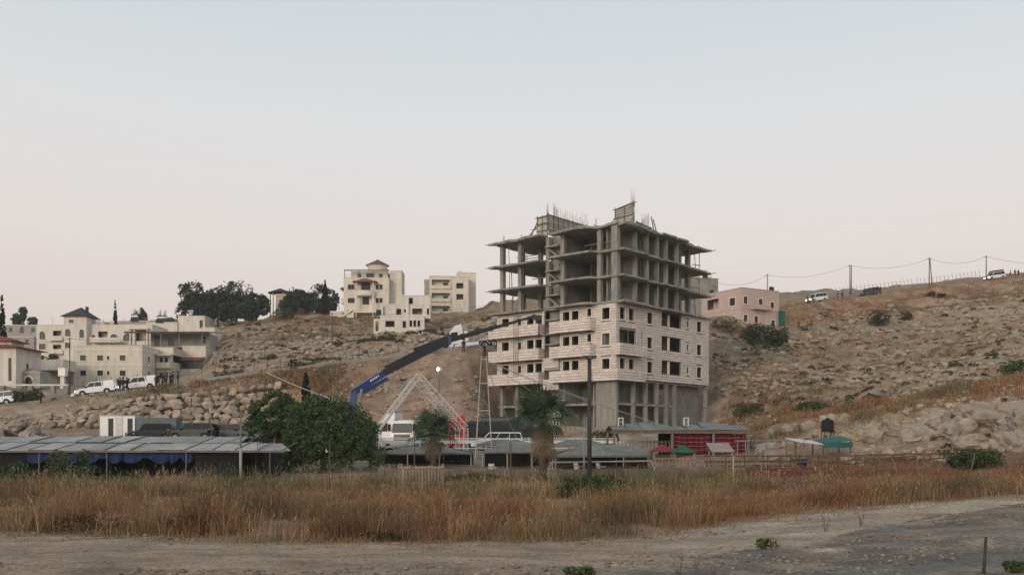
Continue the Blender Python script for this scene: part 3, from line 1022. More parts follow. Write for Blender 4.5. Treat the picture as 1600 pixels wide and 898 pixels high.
shutter((0.3, 10.7, ZR), (9.6, 10.7, ZR), 2.75, 2.6, -0.1, 10)
shutter((0.25, 12.4, ZR), (0.25, 10.75, ZR), 2.5, 2.6, 0.0, 8)
shutter((6.0, 4.3, ZR), (6.0, 1.5, ZR), 3.35, 3.9, 0.0, 11)
shutter((9.3, 3.0, ZR), (12.6, 3.0, ZR), 2.2, 1.9, -0.35, 8)
shutter((7.6, 8.6, ZR), (9.2, 8.6, ZR), 1.9, 1.8, 0.3, 5)
shutter((9.2, 7.2, ZR), (9.9, 7.2, ZR), 1.5, 1.6, 0.3, 4)
for p0, p1, n, h in (((0.5, 11.0, ZR), (1.2, 11.6, ZR), 6, 4.0), ((2.2, 11.0, ZR), (9.2, 11.0, ZR), 26, 3.9), ((1.9, 11.2, ZR), (2.6, 11.2, ZR), 7, 4.5), ((6.4, 1.6, ZR), (6.4, 2.3, ZR), 5, 5.2),
                     ((10.6, 3.4, ZR), (11.4, 3.4, ZR), 8, 3.2), ((11.7, 3.4, ZR), (12.3, 3.4, ZR), 7, 3.7), ((8.4, 9.0, ZR), (8.8, 9.4, ZR), 5, 3.2), ((0.3, 15.2, ZR), (0.6, 15.5, ZR), 4, 0.8),
                     ((0.3, 18.2, ZR), (0.6, 18.6, ZR), 4, 0.9), ((TEND - 2.5, 1.6, ZR), (TEND - 2.1, 1.8, ZR), 4, 0.9), ((TEND - 0.4, 1.4, ZR), (TEND - 0.1, 1.6, ZR), 4, 0.8)):
    rebars(p0, p1, n, h)
for a, b in (((0.2, 13.6, ZR), (0.3, 12.2, ZR + 2.4)), ((0.2, 14.2, ZR), (0.3, 12.2, ZR + 1.6)), ((5.2, 5.6, ZR), (6.0, 4.4, ZR + 2.2)), ((12.8, 2.6, ZR), (12.0, 2.8, ZR + 3.2)), ((13.3, 2.4, ZR), (12.3, 2.7, ZR + 2.9)),
             ((0.2, 12.4, ZR + 1.0), (0.2, 13.4, ZR + 1.0)), ((4.0, 7.0, ZR + 0.9), (5.4, 4.6, ZR + 1.3))):
    MB().bar(a, b, 0.1).build('brace', 'old_timber', B)
# boards and bars sticking out of the slab edges
for k in (6, 7, 8):
    for _ in range(9):
        side = R.random() < 0.5
        q = R.uniform(0, 20)
        if side:
            a = Vector((-0.9, min(q, S777), LV[k] - 0.28))
            b = a + Vector((-R.uniform(0.5, 1.0), R.uniform(-.3, .3), R.uniform(-.05, .1)))
        else:
            a = Vector((min(q, TEND), -0.7, LV[k] - 0.28))
            b = a + Vector((R.uniform(-.3, .5), -R.uniform(0.5, 0.9), R.uniform(-.05, .1)))
        MB().bar(a, b, 0.08, 0.05).build('shutter_board', 'old_timber', B)
    MB().bar((-0.6, S777 + .4, LV[k] - 0.2), (-1.1, S777 + 1.2, LV[k] - 0.15), 0.07).build('shutter_board', 'old_timber', B)
    MB().bar((TEND + 0.1, -0.1, LV[k] - 0.2), (TEND + 1.1, -0.5, LV[k] + 0.1), 0.09).build('shutter_board', 'old_timber', B)
for x in (0.1, 0.45, 0.8):
    MB().tube((-1.34, 15.2 - x, LV[2] + 0.7), (-1.3, 15.2 - x, LV[5] - 0.3), 0.035).build('rope', 'dark_steel', B)
# ------------------------------------------------------------------ houses
def block(par, x0, x1, y0, y1, z0, z1, m, wins=None, th=0.3, parapet=0.35, roof=True, trim=None, back=True):
    """one volume of a house: four walls with real openings, windows, roof slab. wins: side -> [(centre along face, centre height, w, h, kind)]"""
    wins = wins or {}
    spec = {'f': ((x0, y0, z0), (1, 0, 0), x1 - x0), 'r': ((x1, y0 + th, z0), (0, 1, 0), y1 - y0 - 2 * th), 'l': ((x0, y1 - th, z0), (0, -1, 0), y1 - y0 - 2 * th), 'k': ((x1, y1, z0), (-1, 0, 0), x1 - x0)}
    h = z1 - z0
    for side, (o, u, w) in spec.items():
        if side == 'k' and not back:
            continue
        ops = []
        for c, cz, ww, hh, *kd in wins.get(side, ()):
            if side in 'rl':
                c = c - th
            ops.append((c - ww / 2, cz - hh / 2, ww, hh, kd[0] if kd else 'w'))
        wall(MB(), o, u, w, h, th, ops).build('wall', m, par)
        fr = frame_matrix(o, u)
        for a, c, ww, hh, kd in ops:
            if kd in 'wsa':
                window(fr, a, c, ww, hh, par, 0.16, bars=1 if ww > 0.7 else 0)
            if kd in 'wa':
                mb = MB(fr)
                mb.box(a - 0.12, a + ww + 0.12, 0.0, 0.09, c - 0.14, c - 0.002)
                if kd == 'w':
                    mb.box(a - 0.12, a + ww + 0.12, 0.0, 0.06, c + hh + 0.002, c + hh + 0.16)
                    mb.box(a - 0.14, a - 0.002, 0.0, 0.055, c, c + hh).box(a + ww + 0.002, a + ww + 0.14, 0.0, 0.055, c, c + hh)
                mb.build('window_surround', 'trim_stone', par)
            if kd == 'a':                       # round-headed: corners of the opening filled in
                r = ww / 2
                mb = MB(fr)
                n = 8
                for sgn in (-1, 1):
                    vs, fs = [], []
                    for i in range(n + 1):
                        t = math.pi / 2 * i / n
                        xa = a + r + sgn * r * math.sin(t)
                        zc = c + hh - r + r * math.cos(t)
                        vs += [(xa, 0.02, zc), (xa, 0.02, c + hh), (xa, -0.12, zc), (xa, -0.12, c + hh)]
                    for i in range(n):
                        k = 4 * i
                        q = [(k, k + 4, k + 5, k + 1), (k, k + 2, k + 6, k + 4)]
                        fs += q if sgn > 0 else [tuple(reversed(f)) for f in q]
                    mb.add(vs, fs)
                for i in range(n):
                    t0, t1 = math.pi * i / n, math.pi * (i + 1) / n
                    q = lambda t, rr: (a + r - rr * math.cos(t), c + hh - r + rr * math.sin(t))
                    (ax, az), (bx, bz), (cx, cz2), (dx, dz) = q(t0, r), q(t1, r), q(t1, r + 0.2), q(t0, r + 0.2)
                    mb.add([(ax, 0.025, az), (bx, 0.025, bz), (cx, 0.025, cz2), (dx, 0.025, dz), (ax, 0.08, az), (bx, 0.08, bz), (cx, 0.08, cz2), (dx, 0.08, dz)], [(4, 5, 6, 7), (0, 4, 7, 3), (3, 7, 6, 2), (1, 2, 6, 5), (0, 1, 5, 4)])
                mb.build('arch', 'trim_stone', par)
            if kd == 'b':                       # deep recess with a back wall and a glazed door
                rc = 1.7
                MB(fr).box(a + 0.002, a + ww - 0.002, -rc - 0.15, -rc, c + 0.002, c + hh - 0.002).build('recess_wall', m, par)
                MB(fr).box(a + 0.002, a + ww - 0.002, -rc, -th - 0.002, c - 0.12, c - 0.004).build('balcony_floor', 'concrete', par)
                dw = min(1.3, ww * 0.35)
                window(fr, a + ww * 0.62, c + 0.05, dw, hh * 0.75, par, rc - 0.06)
    if roof:
        MB().box(x0 + th + 0.002, x1 - th - 0.002, y0 + th + 0.002, y1 - th - 0.002, z1 - parapet - 0.25, z1 - parapet).build('roof_slab', 'concrete', par)
        mb = MB()
        mb.box(x0 - 0.08, x1 + 0.08, y0 - 0.08, y0 + th + 0.05, z1, z1 + 0.12).box(x0 - 0.08, x1 + 0.08, y1 - th - 0.05, y1 + 0.08, z1, z1 + 0.12)
        mb.box(x0 - 0.08, x0 + th + 0.05, y0 + th + 0.05, y1 - th - 0.05, z1, z1 + 0.12).box(x1 - th - 0.05, x1 + 0.08, y0 + th + 0.05, y1 - th - 0.05, z1, z1 + 0.12)
        mb.build('coping', trim or 'trim_stone', par)


def band(par, x0, x1, y0, y1, z, m='trim_stone', h=0.18, p=0.07):
    """string course round a block (front and both sides)"""
    MB().box(x0 - p, x1 + p, y0 - p, y0, z, z + h).box(x1, x1 + p, y0, y1, z, z + h).box(x0 - p, x0, y0, y1, z, z + h).build('string_course', m, par)


def hip(par, x0, x1, y0, y1, z, h, m, over=0.4, name='roof', rows=7):
    """hipped roof laid with stepped tile courses"""
    cx, cy = (x0 + x1) / 2, (y0 + y1) / 2
    mb = MB()
    for i in range(rows):
        f0, f1 = i / rows, (i + 1) / rows
        e0, e1 = 1 - f0, 1 - f1
        ax0, ax1 = cx - (cx - x0 + over) * e0, cx + (x1 - cx + over) * e0
        ay0, ay1 = cy - (cy - y0 + over) * e0, cy + (y1 - cy + over) * e0
        bx0, bx1 = cx - (cx - x0 + over) * e1, cx + (x1 - cx + over) * e1
        by0, by1 = cy - (cy - y0 + over) * e1, cy + (y1 - cy + over) * e1
        za, zb = z + h * f0 + 0.05, z + h * f1
        mb.add([(ax0, ay0, za - 0.06), (ax1, ay0, za - 0.06), (ax1, ay1, za - 0.06), (ax0, ay1, za - 0.06), (ax0, ay0, za), (ax1, ay0, za), (ax1, ay1, za), (ax0, ay1, za), (bx0, by0, zb), (bx1, by0, zb), (bx1, by1, zb), (bx0, by1, zb)],
               [(0, 1, 5, 4), (1, 2, 6, 5), (2, 3, 7, 6), (3, 0, 4, 7), (4, 5, 9, 8), (5, 6, 10, 9), (6, 7, 11, 10), (7, 4, 8, 11)] + ([(3, 2, 1, 0)] if i == 0 else []))
    return mb.build(name, m, par)


def rail(par, p0, p1, h=0.9, n=12, m='grey_steel', name='railing'):
    p0, p1 = Vector(p0), Vector(p1)
    mb = MB()
    mb.tube(p0 + UP * h, p1 + UP * h, 0.035, None, 5).tube(p0 + UP * 0.12, p1 + UP * 0.12, 0.025, None, 5)
    for i in range(n + 1):
        q = p0.lerp(p1, i / n)
        mb.tube(q, q + UP * h, 0.02, None, 4)
    return mb.build(name, m, par)


def rows(xs, zs):
    return [(x, z, w, h, k) for z in zs for x, w, h, k in xs]


# cream two-storey house beside the upper road
h = thing('cream_house', 'cream two-storey stone house with rows of small square windows beside the parked pickups', 'house', P(115, 603, 172))
w2 = [(1.7, 1.05, .95, 'w'), (4.76, 1.05, .95, 'w'), (6.2, .45, .72, 'w'), (8.8, 1.05, .95, 'w')]
block(h, 0, 12.3, 0, 8, -1.5, 7.2, 'cream_stone', {'f': [(x, z + 1.5, a, b, k) for x, z, a, b, k in rows(w2, (2.34, 5.05))], 'r': rows([(3.1, .95, 1.0, 'w')], (3.84, 6.55))})
band(h, 0, 12.3, 0, 8, 3.65)
band(h, 0, 12.3, 0, 8, 6.3, h=0.12)
block(h, 12.32, 15.0, 7.0, 14, -1.5, 6.3, 'cream_stone', {'f': rows([(.8, .6, 1.7, 's'), (1.75, .6, 1.7, 's')], (3.6, 6.4))})
for z in (1.1, 3.9):
    MB().box(12.3, 15.2, 5.9, 6.98, z - 0.2, z).box(12.3, 15.2, 5.9, 6.05, z, z + 0.85).box(15.05, 15.2, 6.05, 6.98, z, z + 0.85).build('balcony', 'cream_stone', h)
MB().box(12.3, 15.3, 5.7, 6.99, 6.0, 6.3).build('balcony_roof', 'cream_stone', h)
block(h, 15.02, 19.5, 13, 21, -1.0, 8.4, 'cream_stone', {'f': [], 'r': rows([(2.0, .6, 1.3, 's'), (3.6, .6, 1.3, 's')], (6.4,))})
for i in range(5):
    fr = frame_matrix((15.2, 11.8, 4.0), (1, 0, 0))
    window(fr, i * 0.78, 0.1, 0.74, 1.5, h, 0.1, bars=1)
MB().box(15.1, 19.2, 11.7, 12.98, 1.2, 3.98).build('porch_wall', 'cream_stone', h)
mb = MB()
for i in range(10):
    a, b = i / 10, (i + 1) / 10
    mb.hexa([(15.0 + 4.5 * a, 11.3, 5.6), (15.0 + 4.5 * b - .02, 11.3, 5.6), (15.0 + 4.5 * b - .02, 12.98, 6.25), (15.0 + 4.5 * a, 12.98, 6.25)], [(15.0 + 4.5 * a, 11.3, 5.68), (15.0 + 4.5 * b - .02, 11.3, 5.68), (15.0 + 4.5 * b - .02, 12.98, 6.33), (15.0 + 4.5 * a, 12.98, 6.33)])
mb.build('porch_roof', 'red_tile', h)
block(h, 8.0, 19.4, 15.5, 21, 8.42, 11.1, 'grey_stone', {'f': [(1.2, 1.3, 1.0, 2.0, 's'), (4.0, 1.0, 1.3, 1.2, 's'), (10.4, 1.5, .7, 1.4, 's')]})
mb = MB()
for i in range(16):
    a, b = 4.6 + 15.4 * i / 16, 4.6 + 15.4 * (i + 1) / 16 - .02
    mb.hexa([(a, 11.0, 10.9), (b, 11.0, 10.9), (b, 21.5, 11.9), (a, 21.5, 11.9)], [(a, 11.0, 11.05), (b, 11.0, 11.05), (b, 21.5, 12.05), (a, 21.5, 12.05)])
mb.build('terrace_roof', 'red_tile', h)
MB().box(4.6, 20.0, 10.85, 10.98, 10.72, 10.95).build('fascia', 'dark_steel', h)
for x in (5.0, 8.5, 11.5, 15.0, 19.4):
    MB().tube((x, 11.3, 6.9 if x < 12 else 8.4), (x, 11.3, 10.9), 0.07).build('roof_post', 'grey_steel', h)
block(h, 4.6, 15.0, 8.02, 15.4, 5.0, 7.6, 'cream_stone', {}, parapet=0.9)
rail(h, (5.0, 11.4, 7.7), (15.0, 11.4, 7.7), 0.8, 16, 'dark_steel')

# house with round-headed windows and a dark pyramid roof
h = thing('arched_house', 'pale house with arched windows and a tower under a dark pyramid roof', 'house', P(57, 575, 205))
block(h, 0, 6.2, 0, 9, -2, 9.2, 'white_stone', {'f': [(1.25, 9.0, 1.2, 1.7, 'a'), (1.25, 6.6, 1.4, 1.2, 'w'), (4.4, 9.0, 1.8, 2.0, 'b'), (4.4, 6.0, 1.8, 2.0, 'b')]})
for z in (3.2, 6.0):
    MB().box(3.0, 6.0, -0.9, -0.02, z - 0.2, z).box(3.0, 6.0, -0.9, -0.75, z, z + .8).build('balcony', 'white_stone', h)
block(h, 6.22, 11.0, -0.8, 5, -2, 10.9, 'white_stone', {'f': [(.85, 9.5, 1.1, 1.6, 'a'), (.85, 6.8, 1.2, 1.2, 'w'), (1.6, 11.9, 1.0, .7, 'w'), (3.8, 9.3, 1.0, 1.8, 'a')], 'r': [(2.5, 9.3, 1.0, 1.7, 'a')]}, roof=False)
hip(h, 6.22, 11.0, -0.8, 5, 10.95, 2.3, 'dark_tile', 0.55)
MB().box(9.6, 10.1, 1.9, 2.4, 11.5, 13.4).build('chimney', 'dark_tile', h)
block(h, 11.02, 24.5, 0.6, 10, -2, 9.3, 'white_stone', {'f': [(.9, 8.6, .7, 1.1, 'w'), (2.9, 8.8, 2.0, 2.2, 'b'), (5.3, 8.6, 1.7, 1.5, 'a'), (8.2, 8.7, 1.9, 1.6, 'a'), (11.3, 9.0, 2.6, 2.3, 'b')], 'r': [(3, 8.6, 1.2, 1.3, 'w')]})
MB().box(12.0, 18.5, -1.6, 0.55, 5.4, 5.6).box(12.0, 18.5, -1.6, -1.45, 5.6, 6.4).build('terrace', 'white_stone', h)
for x in (19.9, 20.8, 23.5):
    MB().tube((x, 0.3, 4.5), (x, 0.3, 8.3), 0.16, None, 8).build('porch_column', 'trim_stone', h)
MB().box(19.4, 24.0, -0.3, 0.58, 8.3, 8.6).build('porch_roof', 'white_stone', h)


def solar(par, x, y, z):
    """roof water heater: dark rack, collector, two drums standing on it"""
    r = MB()
    for dx in (-1, 1):
        for dy in (-.5, .5):
            r.bar((x + dx, y + dy, z), (x + dx, y + dy, z + 2.0), 0.07)
    r.box(x - 1.2, x + 1.2, y - .6, y + .6, z + 2.0, z + 2.1)
    rk = r.build('tank_rack', 'dark_steel', par)
    MB().hexa([(x - 1.0, y - 1.6, z + .2), (x + 1.0, y - 1.6, z + .2), (x + 1, y - .6, z + 1.3), (x - 1, y - .6, z + 1.3)], [(x - 1.0, y - 1.6, z + .3), (x + 1.0, y - 1.6, z + .3), (x + 1, y - .6, z + 1.4), (x - 1, y - .6, z + 1.4)]).build('solar_collector', 'glass', rk)
    for dx in (-.55, .6):
        MB().lathe([(0, z + 2.1), (.36, z + 2.1), (.38, z + 3.4), (.3, z + 3.55), (0, z + 3.6)], 12, (x + dx, y, 0)).build('water_tank', 'white_paint', par, True)


for x, y in ((12.0, 2.2), (13.0, 2.4)):
    MB().lathe([(0, 8.95), (.42, 8.95), (.44, 10.4), (.35, 10.6), (0, 10.65)], 12, (x, y, 0)).build('roof_tank', 'white_paint', h, True)
for x, y, z in ((2.0, 3.0, 8.8), (17.0, 4.0, 8.9), (22.0, 3.0, 8.9)):
    MB().tube((x, y, z), (x, y, z + 2.4), .03, None, 5).tube((x - .5, y, z + 2.2), (x + .5, y, z + 2.2), .02, None, 4).tube((x - .35, y, z + 1.9), (x + .35, y, z + 1.9), .02, None, 4).build('aerial', 'grey_steel', h)
MB().lathe([(0, 0), (.3, .03), (.5, .14)], 14, (15.5, 1.4, 10.0), 'y').tube((15.5, 1.5, 8.9), (15.5, 1.5, 10.0), .03, None, 5).build('satellite_dish', 'white_steel', h)
h = thing('grey_roof_house', 'low grey house on the rise with two solar tank racks on its roof', 'house', P(180, 540, 232))
block(h, 0, 7.5, 2, 9, -1, 6.2, 'grey_stone', {'f': [(4, 4, 1.2, 1.2, 'w')]})
block(h, 7.52, 15.0, 0, 8, -1, 5.6, 'white_stone', {})
block(h, 15.02, 21.5, 0.5, 8, -1, 7.2, 'white_stone', {'f': [(5.6, 6.3, .8, 1.9, 's')]})
solar(h, 3.9, 3.2, 5.9)
solar(h, 10.8, 1.4, 5.3)
rail(h, (8, 0.2, 5.7), (14.8, 0.2, 5.7), 0.7, 10)

# red roofed house cut by the picture's edge
h = thing('red_roofed_house', 'white house with two-tiered red tile roof at the very edge beside the cypress', 'house', P(-62, 603, 150))
block(h, 0, 8.7, 0, 8, -1, 6.0, 'white_stone', {'f': [(7.75, 3.6, .5, 3.6, 's'), (3, 3.6, 1.2, 1.4, 'w')], 'r': [(3.5, 4.2, .8, 1.2, 'w')]}, roof=False)
hip(h, 0, 8.7, 0, 8, 6.05, 1.1, 'red_tile', 0.9)
block(h, 1.5, 6.9, 2.0, 6.0, 6.3, 7.2, 'white_stone', {}, roof=False)
hip(h, 1.5, 6.9, 2, 6, 7.22, 1.1, 'red_tile', 0.7)

h = thing('grey_stone_house', 'plain grey stone house behind the red roofed house, bushy trees above it', 'house', P(5, 560, 225))
block(h, 0, 8.0, 0, 8, -2, 7.8, 'grey_stone', {'f': [(1.8, 8.7, .8, 1.0, 's'), (4.4, 8.7, .9, 1.4, 's'), (7.0, 8.7, .9, 1.0, 's')]})
block(h, -3, 9.2, -4, -0.02, -3, 4.6, 'grey_stone', {'f': [(4.5, 6.6, .8, .9, 's'), (8.2, 6.6, .8, .9, 's'), (10.6, 6.6, .8, .9, 's')]})

# walled yard with a carport, low by the road
h = thing('carport', 'flat white carport with open front below the arched house', 'carport', P(48, 598, 165))
block(h, 0, 5.6, 0, 5, 2.2, 3.9, 'white_stone', {}, parapet=0.9)
for x in (0.2, 5.4):
    for y in (0.2, 4.8):
        MB().box(x - .2, x + .2, y - .2, y + .2, -1, 2.18).build('post', 'white_stone', h)
MB().box(0.4, 5.2, 4.7, 4.98, -1, 2.19).build('back_wall', 'grey_stone', h)
h = thing('garden_shelter', 'small arched grey stone shelter beside the carport', 'shelter', P(27, 606, 152))
block(h, 0, 3.6, 0, 3, 0, 2.4, 'grey_stone', {'f': [(1.8, .9, 1.1, 1.8, 'a')]})
hip(h, 0, 3.6, 0, 3, 2.55, .7, 'grey_stone', 0.2)
# perimeter wall with piers
h = thing('boundary_wall', 'low grey concrete boundary wall with piers along the road below the carport', 'wall', P(-40, 616, 139))
MB().box(0, 13.5, 0.1, 0.35, -1, 0.35).build('wall_panel', 'concrete', h)
MB().box(0, 13.5, 0, 0.45, 1.25, 1.5).build('top_beam', 'white_stone', h)
for x in (0.2, 4.0, 8.1, 11.3, 13.2):
    MB().box(x - .3, x + .3, -.1, .55, -1, 1.24).build('pier', 'concrete', h)
h = thing('water_tank', 'square white water tank on a short stand beside the carport', 'tank', P(98.5, 601, 150))
MB().box(-.55, .55, -.5, .5, 1.35, 2.55).build('tank', 'white_paint', h)
MB().box(-.6, .6, -.55, .55, 2.552, 2.64).build('lid', 'white_paint', h)
MB().box(-.3, .3, -.3, .3, -.6, 1.34).build('stand', 'white_stone', h)

# tall house with a round roof turret on the hill
h = thing('turret_house', 'tall cream hilltop house with round turret and red cone roof', 'house', P(537, 494, 230))
ww = [(1.35, .75, 1.2, 'w'), (2.25, .75, 1.2, 'w'), (8.0, .75, 1.2, 'w'), (8.95, .75, 1.2, 'w')]
block(h, 0, 10.8, 0, 9, -3, 9.15, 'cream_stone', {'f': [(x, z + 3, a, b, k) for x, z, a, b, k in rows(ww, (3.8, 7.0))] + [(8.4, 3.9, 1.2, 1.4, 'w'), (1.6, 4.0, 1.4, 1.0, 'w'), (5.3, 10.0, 2.2, 2.0, 's'), (5.3, 6.9, 1.6, 2.2, 's')]})
band(h, 0, 10.8, 0, 9, 5.2)
block(h, 1.4, 10.2, 2.2, 9, 8.8, 11.0, 'cream_stone', {'f': [(2.0, 1.2, .9, 1.2, 's'), (4.6, 1.1, 1.8, 1.6, 's'), (7.2, 1.2, .9, 1.2, 's')]}, parapet=0.1)
for x in (0.2, 3.6, 7.2, 10.6):
    MB().tube((x, 0.3, 9.2), (x, 0.3, 11.0), 0.08, None, 6).build('pergola_post', 'brown_tile', h)
mb = MB()
mb.box(0, 10.8, 0.2, 0.4, 11.0, 11.15)
for i in range(18):
    mb.box(0.1 + i * 0.61, 0.22 + i * 0.61, 0.0, 2.2, 11.16, 11.26)
mb.build('pergola', 'brown_tile', h)
rail(h, (0.1, 0.15, 9.3), (10.7, 0.15, 9.3), 0.7, 18)
block(h, 10.82, 13.6, 2.5, 9, -3, 11.3, 'cream_stone', {'r': rows([(2.0, .8, 1.2, 's'), (4.5, .8, 1.2, 's')], (4.0, 7.0, 10.0, 13.0))})
MB().lathe([(2.4, 11.0), (2.4, 13.0), (2.45, 13.05), (2.45, 13.1)], 24, (7.4, 5.2, 0)).build('turret', 'cream_stone', h, True)
mb = MB()
for i in range(6):
    mb.lathe([(2.85 * (1 - i / 6), 13.05 + 1.5 * i / 6), (2.85 * (1 - i / 6) + 0.02, 13.1 + 1.5 * i / 6), (2.85 * (1 - (i + 1) / 6), 13.08 + 1.5 * (i + 1) / 6)], 24, (7.4, 5.2, 0))
mb.build('turret_roof', 'brown_tile', h)
MB().lathe([(0, 4.7), (2.3, 4.7), (2.4, 4.9), (2.4, 5.9), (2.25, 5.9), (2.25, 4.95), (0, 4.95)], 18, (5.3, -0.02, 0), a0=math.pi, a1=2 * math.pi).build('balcony', 'trim_stone', h)
hip(h, 2.6, 8.0, -1.9, 0.0, 8.0, 0.95, 'brown_tile', 0.25, 'porch_roof', 5)
for x in (3.3, 7.3):
    MB().tube((x, -1.7, -0.6), (x, -1.7, 4.7), 0.2, None, 10).build('porch_column', 'trim_stone', h, True)
    MB().tube((x, -1.7, 5.9), (x, -1.7, 8.0), 0.12, None, 8).build('porch_column', 'trim_stone', h, True)
MB().box(2.8, 7.8, -2.2, -0.02, 0.6, 0.85).build('porch_floor', 'trim_stone', h)
mb = MB()
for i in range(12):
    mb.box(2.75 - 0.3 * (i + 1), 2.75 - 0.3 * i - .004, -2.1, -0.7, -1.8, 0.82 - 0.2 * i)
mb.build('stairs', 'trim_stone', h)
MB().bar((2.8, -2.15, 1.6), (-0.9, -2.15, -0.9), 0.12, 0.5).build('stair_parapet', 'trim_stone', h)
hip(h, -1.0, 0.0, 1.5, 5.5, 6.9, 0.7, 'brown_tile', 0.2, 'side_roof', 4)
MB().box(-0.95, -0.02, 1.6, 5.4, 3.4, 4.6).build('side_balcony', 'cream_stone', h)
MB().box(-2.9, -0.05, -2, 4, -3, 1.0).build('garden_wall', 'cream_stone', h)

# white stepped house in front of it
h = thing('stepped_house', 'white stepped house in shell state with open window holes below the turret house', 'house', P(594, 527, 212), 0.06)
block(h, 0, 9.7, 0, 8, -2, 4.75, 'white_stone', {'f': [(2.15, 5.0, 2.0, 1.35, 'o'), (5.3, 4.9, .75, 1.5, 'o'), (6.75, 5.1, .6, 1.4, 'o'), (7.6, 5.1, .6, 1.4, 'o'), (8.5, 5.1, .6, 1.4, 'o'), (2.0, 2.4, 2.3, 1.7, 'o'), (5.9, 2.1, .7, .6, 'o')], 'r': rows([(1.6, .7, 1.4, 'o'), (3.2, .7, 1.4, 'o')], (5.1,))})
block(h, 1.0, 11.0, 1.4, 9, 4.4, 7.5, 'white_stone', {'f': [(3.0, 1.5, 1.1, 1.3, 'o'), (4.4, 1.7, .5, .7, 'o'), (7.1, 1.6, 2.2, 1.3, 'o'), (9.5, 1.6, .5, 1.4, 'o')]})
MB().box(5.6, 6.2, 1.0, 1.38, 4.8, 8.8).build('pilaster', 'trim_stone', h)
block(h, 3.4, 11.0, 2.8, 9, 7.0, 9.7, 'white_stone', {'f': [(3.2, 1.5, .9, 1.5, 'o')]})
block(h, -1.5, -0.02, 0.8, 7, -2, 4.2, 'white_stone', {'f': [(.75, 4.6, .7, 2.2, 'o'), (.75, 2.2, 1.1, 1.5, 'o')]}, roof=False)
for z in (1.0, 4.0, 7.0):
    MB().box(0.35, 9.3, 3.2, 3.35, z - 2.2, z + 0.3).build('inner_wall', 'block', h)
mb = MB()
for i in range(9):
    mb.box(5.4 + 0.34 * i, 5.74 + 0.34 * i - .004, -1.0, -0.02, -2.0, 1.75 - 0.22 * i)
mb.build('stairs', 'trim_stone', h)
band(h, 0, 9.7, 0, 8, 3.95, h=0.14)

# block with deep balconies at the crest
h = thing('balcony_block', 'beige three-storey block with stacked deep balconies on the crest', 'building', P(671, 494, 260), 0.08)
block(h, 0, 5.8, 0, 9, -3, 10.9, 'cream_stone', {'f': [(3.1, z, 5.0, 2.3, 'b') for z in (4.7, 8.2, 11.8)]})
for z in (0.6, 4.1, 7.6):
    MB().box(0.35, 5.7, -0.35, -0.01, z - 0.15, z + 0.75).build('balcony_parapet', 'cream_stone', h)
block(h, 5.82, 10.6, 0.2, 9, -3, 10.9, 'cream_stone', {'f': [(2.4, 8.4, 1.9, 1.5, 'o'), (2.4, 11.4, 1.9, 1.5, 'o')], 'r': rows([(3, .9, 1.2, 's'), (6, .9, 1.2, 's')], (5, 8.3, 11.4))})
block(h, -1.4, -0.02, 2, 9, -3, 10.2, 'grey_stone', {})
MB().box(6.2, 10.2, 2.4, 2.6, 3.8, 10.4).build('inner_wall', 'block', h)
block(h, 7.6, 12.8, 4.5, 9.5, -3, 12.7, 'cream_stone', {'r': [(2.5, 9.5, .7, 10.5, 's')]})
MB().box(8.0, 8.9, 5.0, 5.8, 12.85, 13.3).build('roof_hatch', 'cream_stone', h)

# tan stone house among the pines
h = thing('tan_stone_house', 'small tan stone house half hidden among the hilltop pines', 'house', P(431, 494, 246))
block(h, 0, 8.3, 0, 7, -2, 5.6, 'pink_stone', {'f': [(1.2, 5.3, .7, 2.2, 'a'), (6.8, 5.4, .8, 1.2, 's')]})
h = thing('round_kiosk', 'dark shallow-roofed pavilion among the hilltop pines', 'pavilion', P(438, 494, 252))
mb = MB()
for i in range(5):
    mb.lathe([(3.3 * (1 - i / 5), 6.0 + 1.3 * i / 5), (3.3 * (1 - i / 5), 6.1 + 1.3 * i / 5), (3.3 * (1 - (i + 1) / 5), 6.05 + 1.3 * (i + 1) / 5)], 10)
mb.build('roof', 'dark_tile', h)
for i in range(6):
    t = i * math.pi / 3
    MB().tube((2.6 * math.cos(t), 2.6 * math.sin(t), -1), (2.6 * math.cos(t), 2.6 * math.sin(t), 6.0), 0.15).build('post', 'grey_stone', h)

# pink house behind the unfinished building
h = thing('pink_house', 'pink stone house with corner balconies to the side of the unfinished building', 'house', P(1159, 514, 186), math.radians(30))
block(h, 0, 9.9, 0, 11.6, -3, 8.0, 'pink_stone', {'f': [(1.0, 8.7, 1.0, 1.4, 'w'), (1.0, 5.2, 1.0, 1.3, 'w'), (5.0, 8.5, 1.1, 1.4, 'w'), (3.8, 5.1, 1.0, 1.3, 'w'), (8.1, 8.2, 1.0, 1.2, 'w'), (8.3, 4.6, 1.0, 1.3, 'w')],
                                             'l': [(9.0, 8.6, 1.6, 1.5, 'w'), (9.0, 5.0, 1.6, 1.3, 'w'), (3.3, 8.8, 3.4, 2.0, 'b'), (3.3, 5.2, 3.4, 2.0, 'b')]}, trim='pink_stone')
MB().box(2.4, 6.6, -1.1, -0.02, 4.0, 4.25).build('balcony_floor', 'pink_stone', h)
MB().box(2.4, 6.6, -1.1, -1.0, 4.25, 4.9).build('balcony_parapet', 'pink_stone', h)
band(h, 0, 9.9, 0, 11.6, 4.0, 'pink_stone', 0.12)
for x, y in ((8.3, 0.6), (8.9, 0.8)):
    MB().box(x, x + .5, y, y + .5, 7.8, 9.0).build('flue', 'dark_steel', h)
h = thing('grey_block_house', 'unplastered grey block house showing above the pink roof', 'house', P(1072, 500, 216), math.radians(16))
block(h, 0, 8.0, 0, 7, -3, 9.6, 'concrete', {'f': [(6.4, 9.5, 1.0, 1.2, 's')]}, trim='concrete')
block(h, 0.5, 3.2, 0.5, 6, 9.3, 11.2, 'pink_stone', {}, trim='pink_stone')
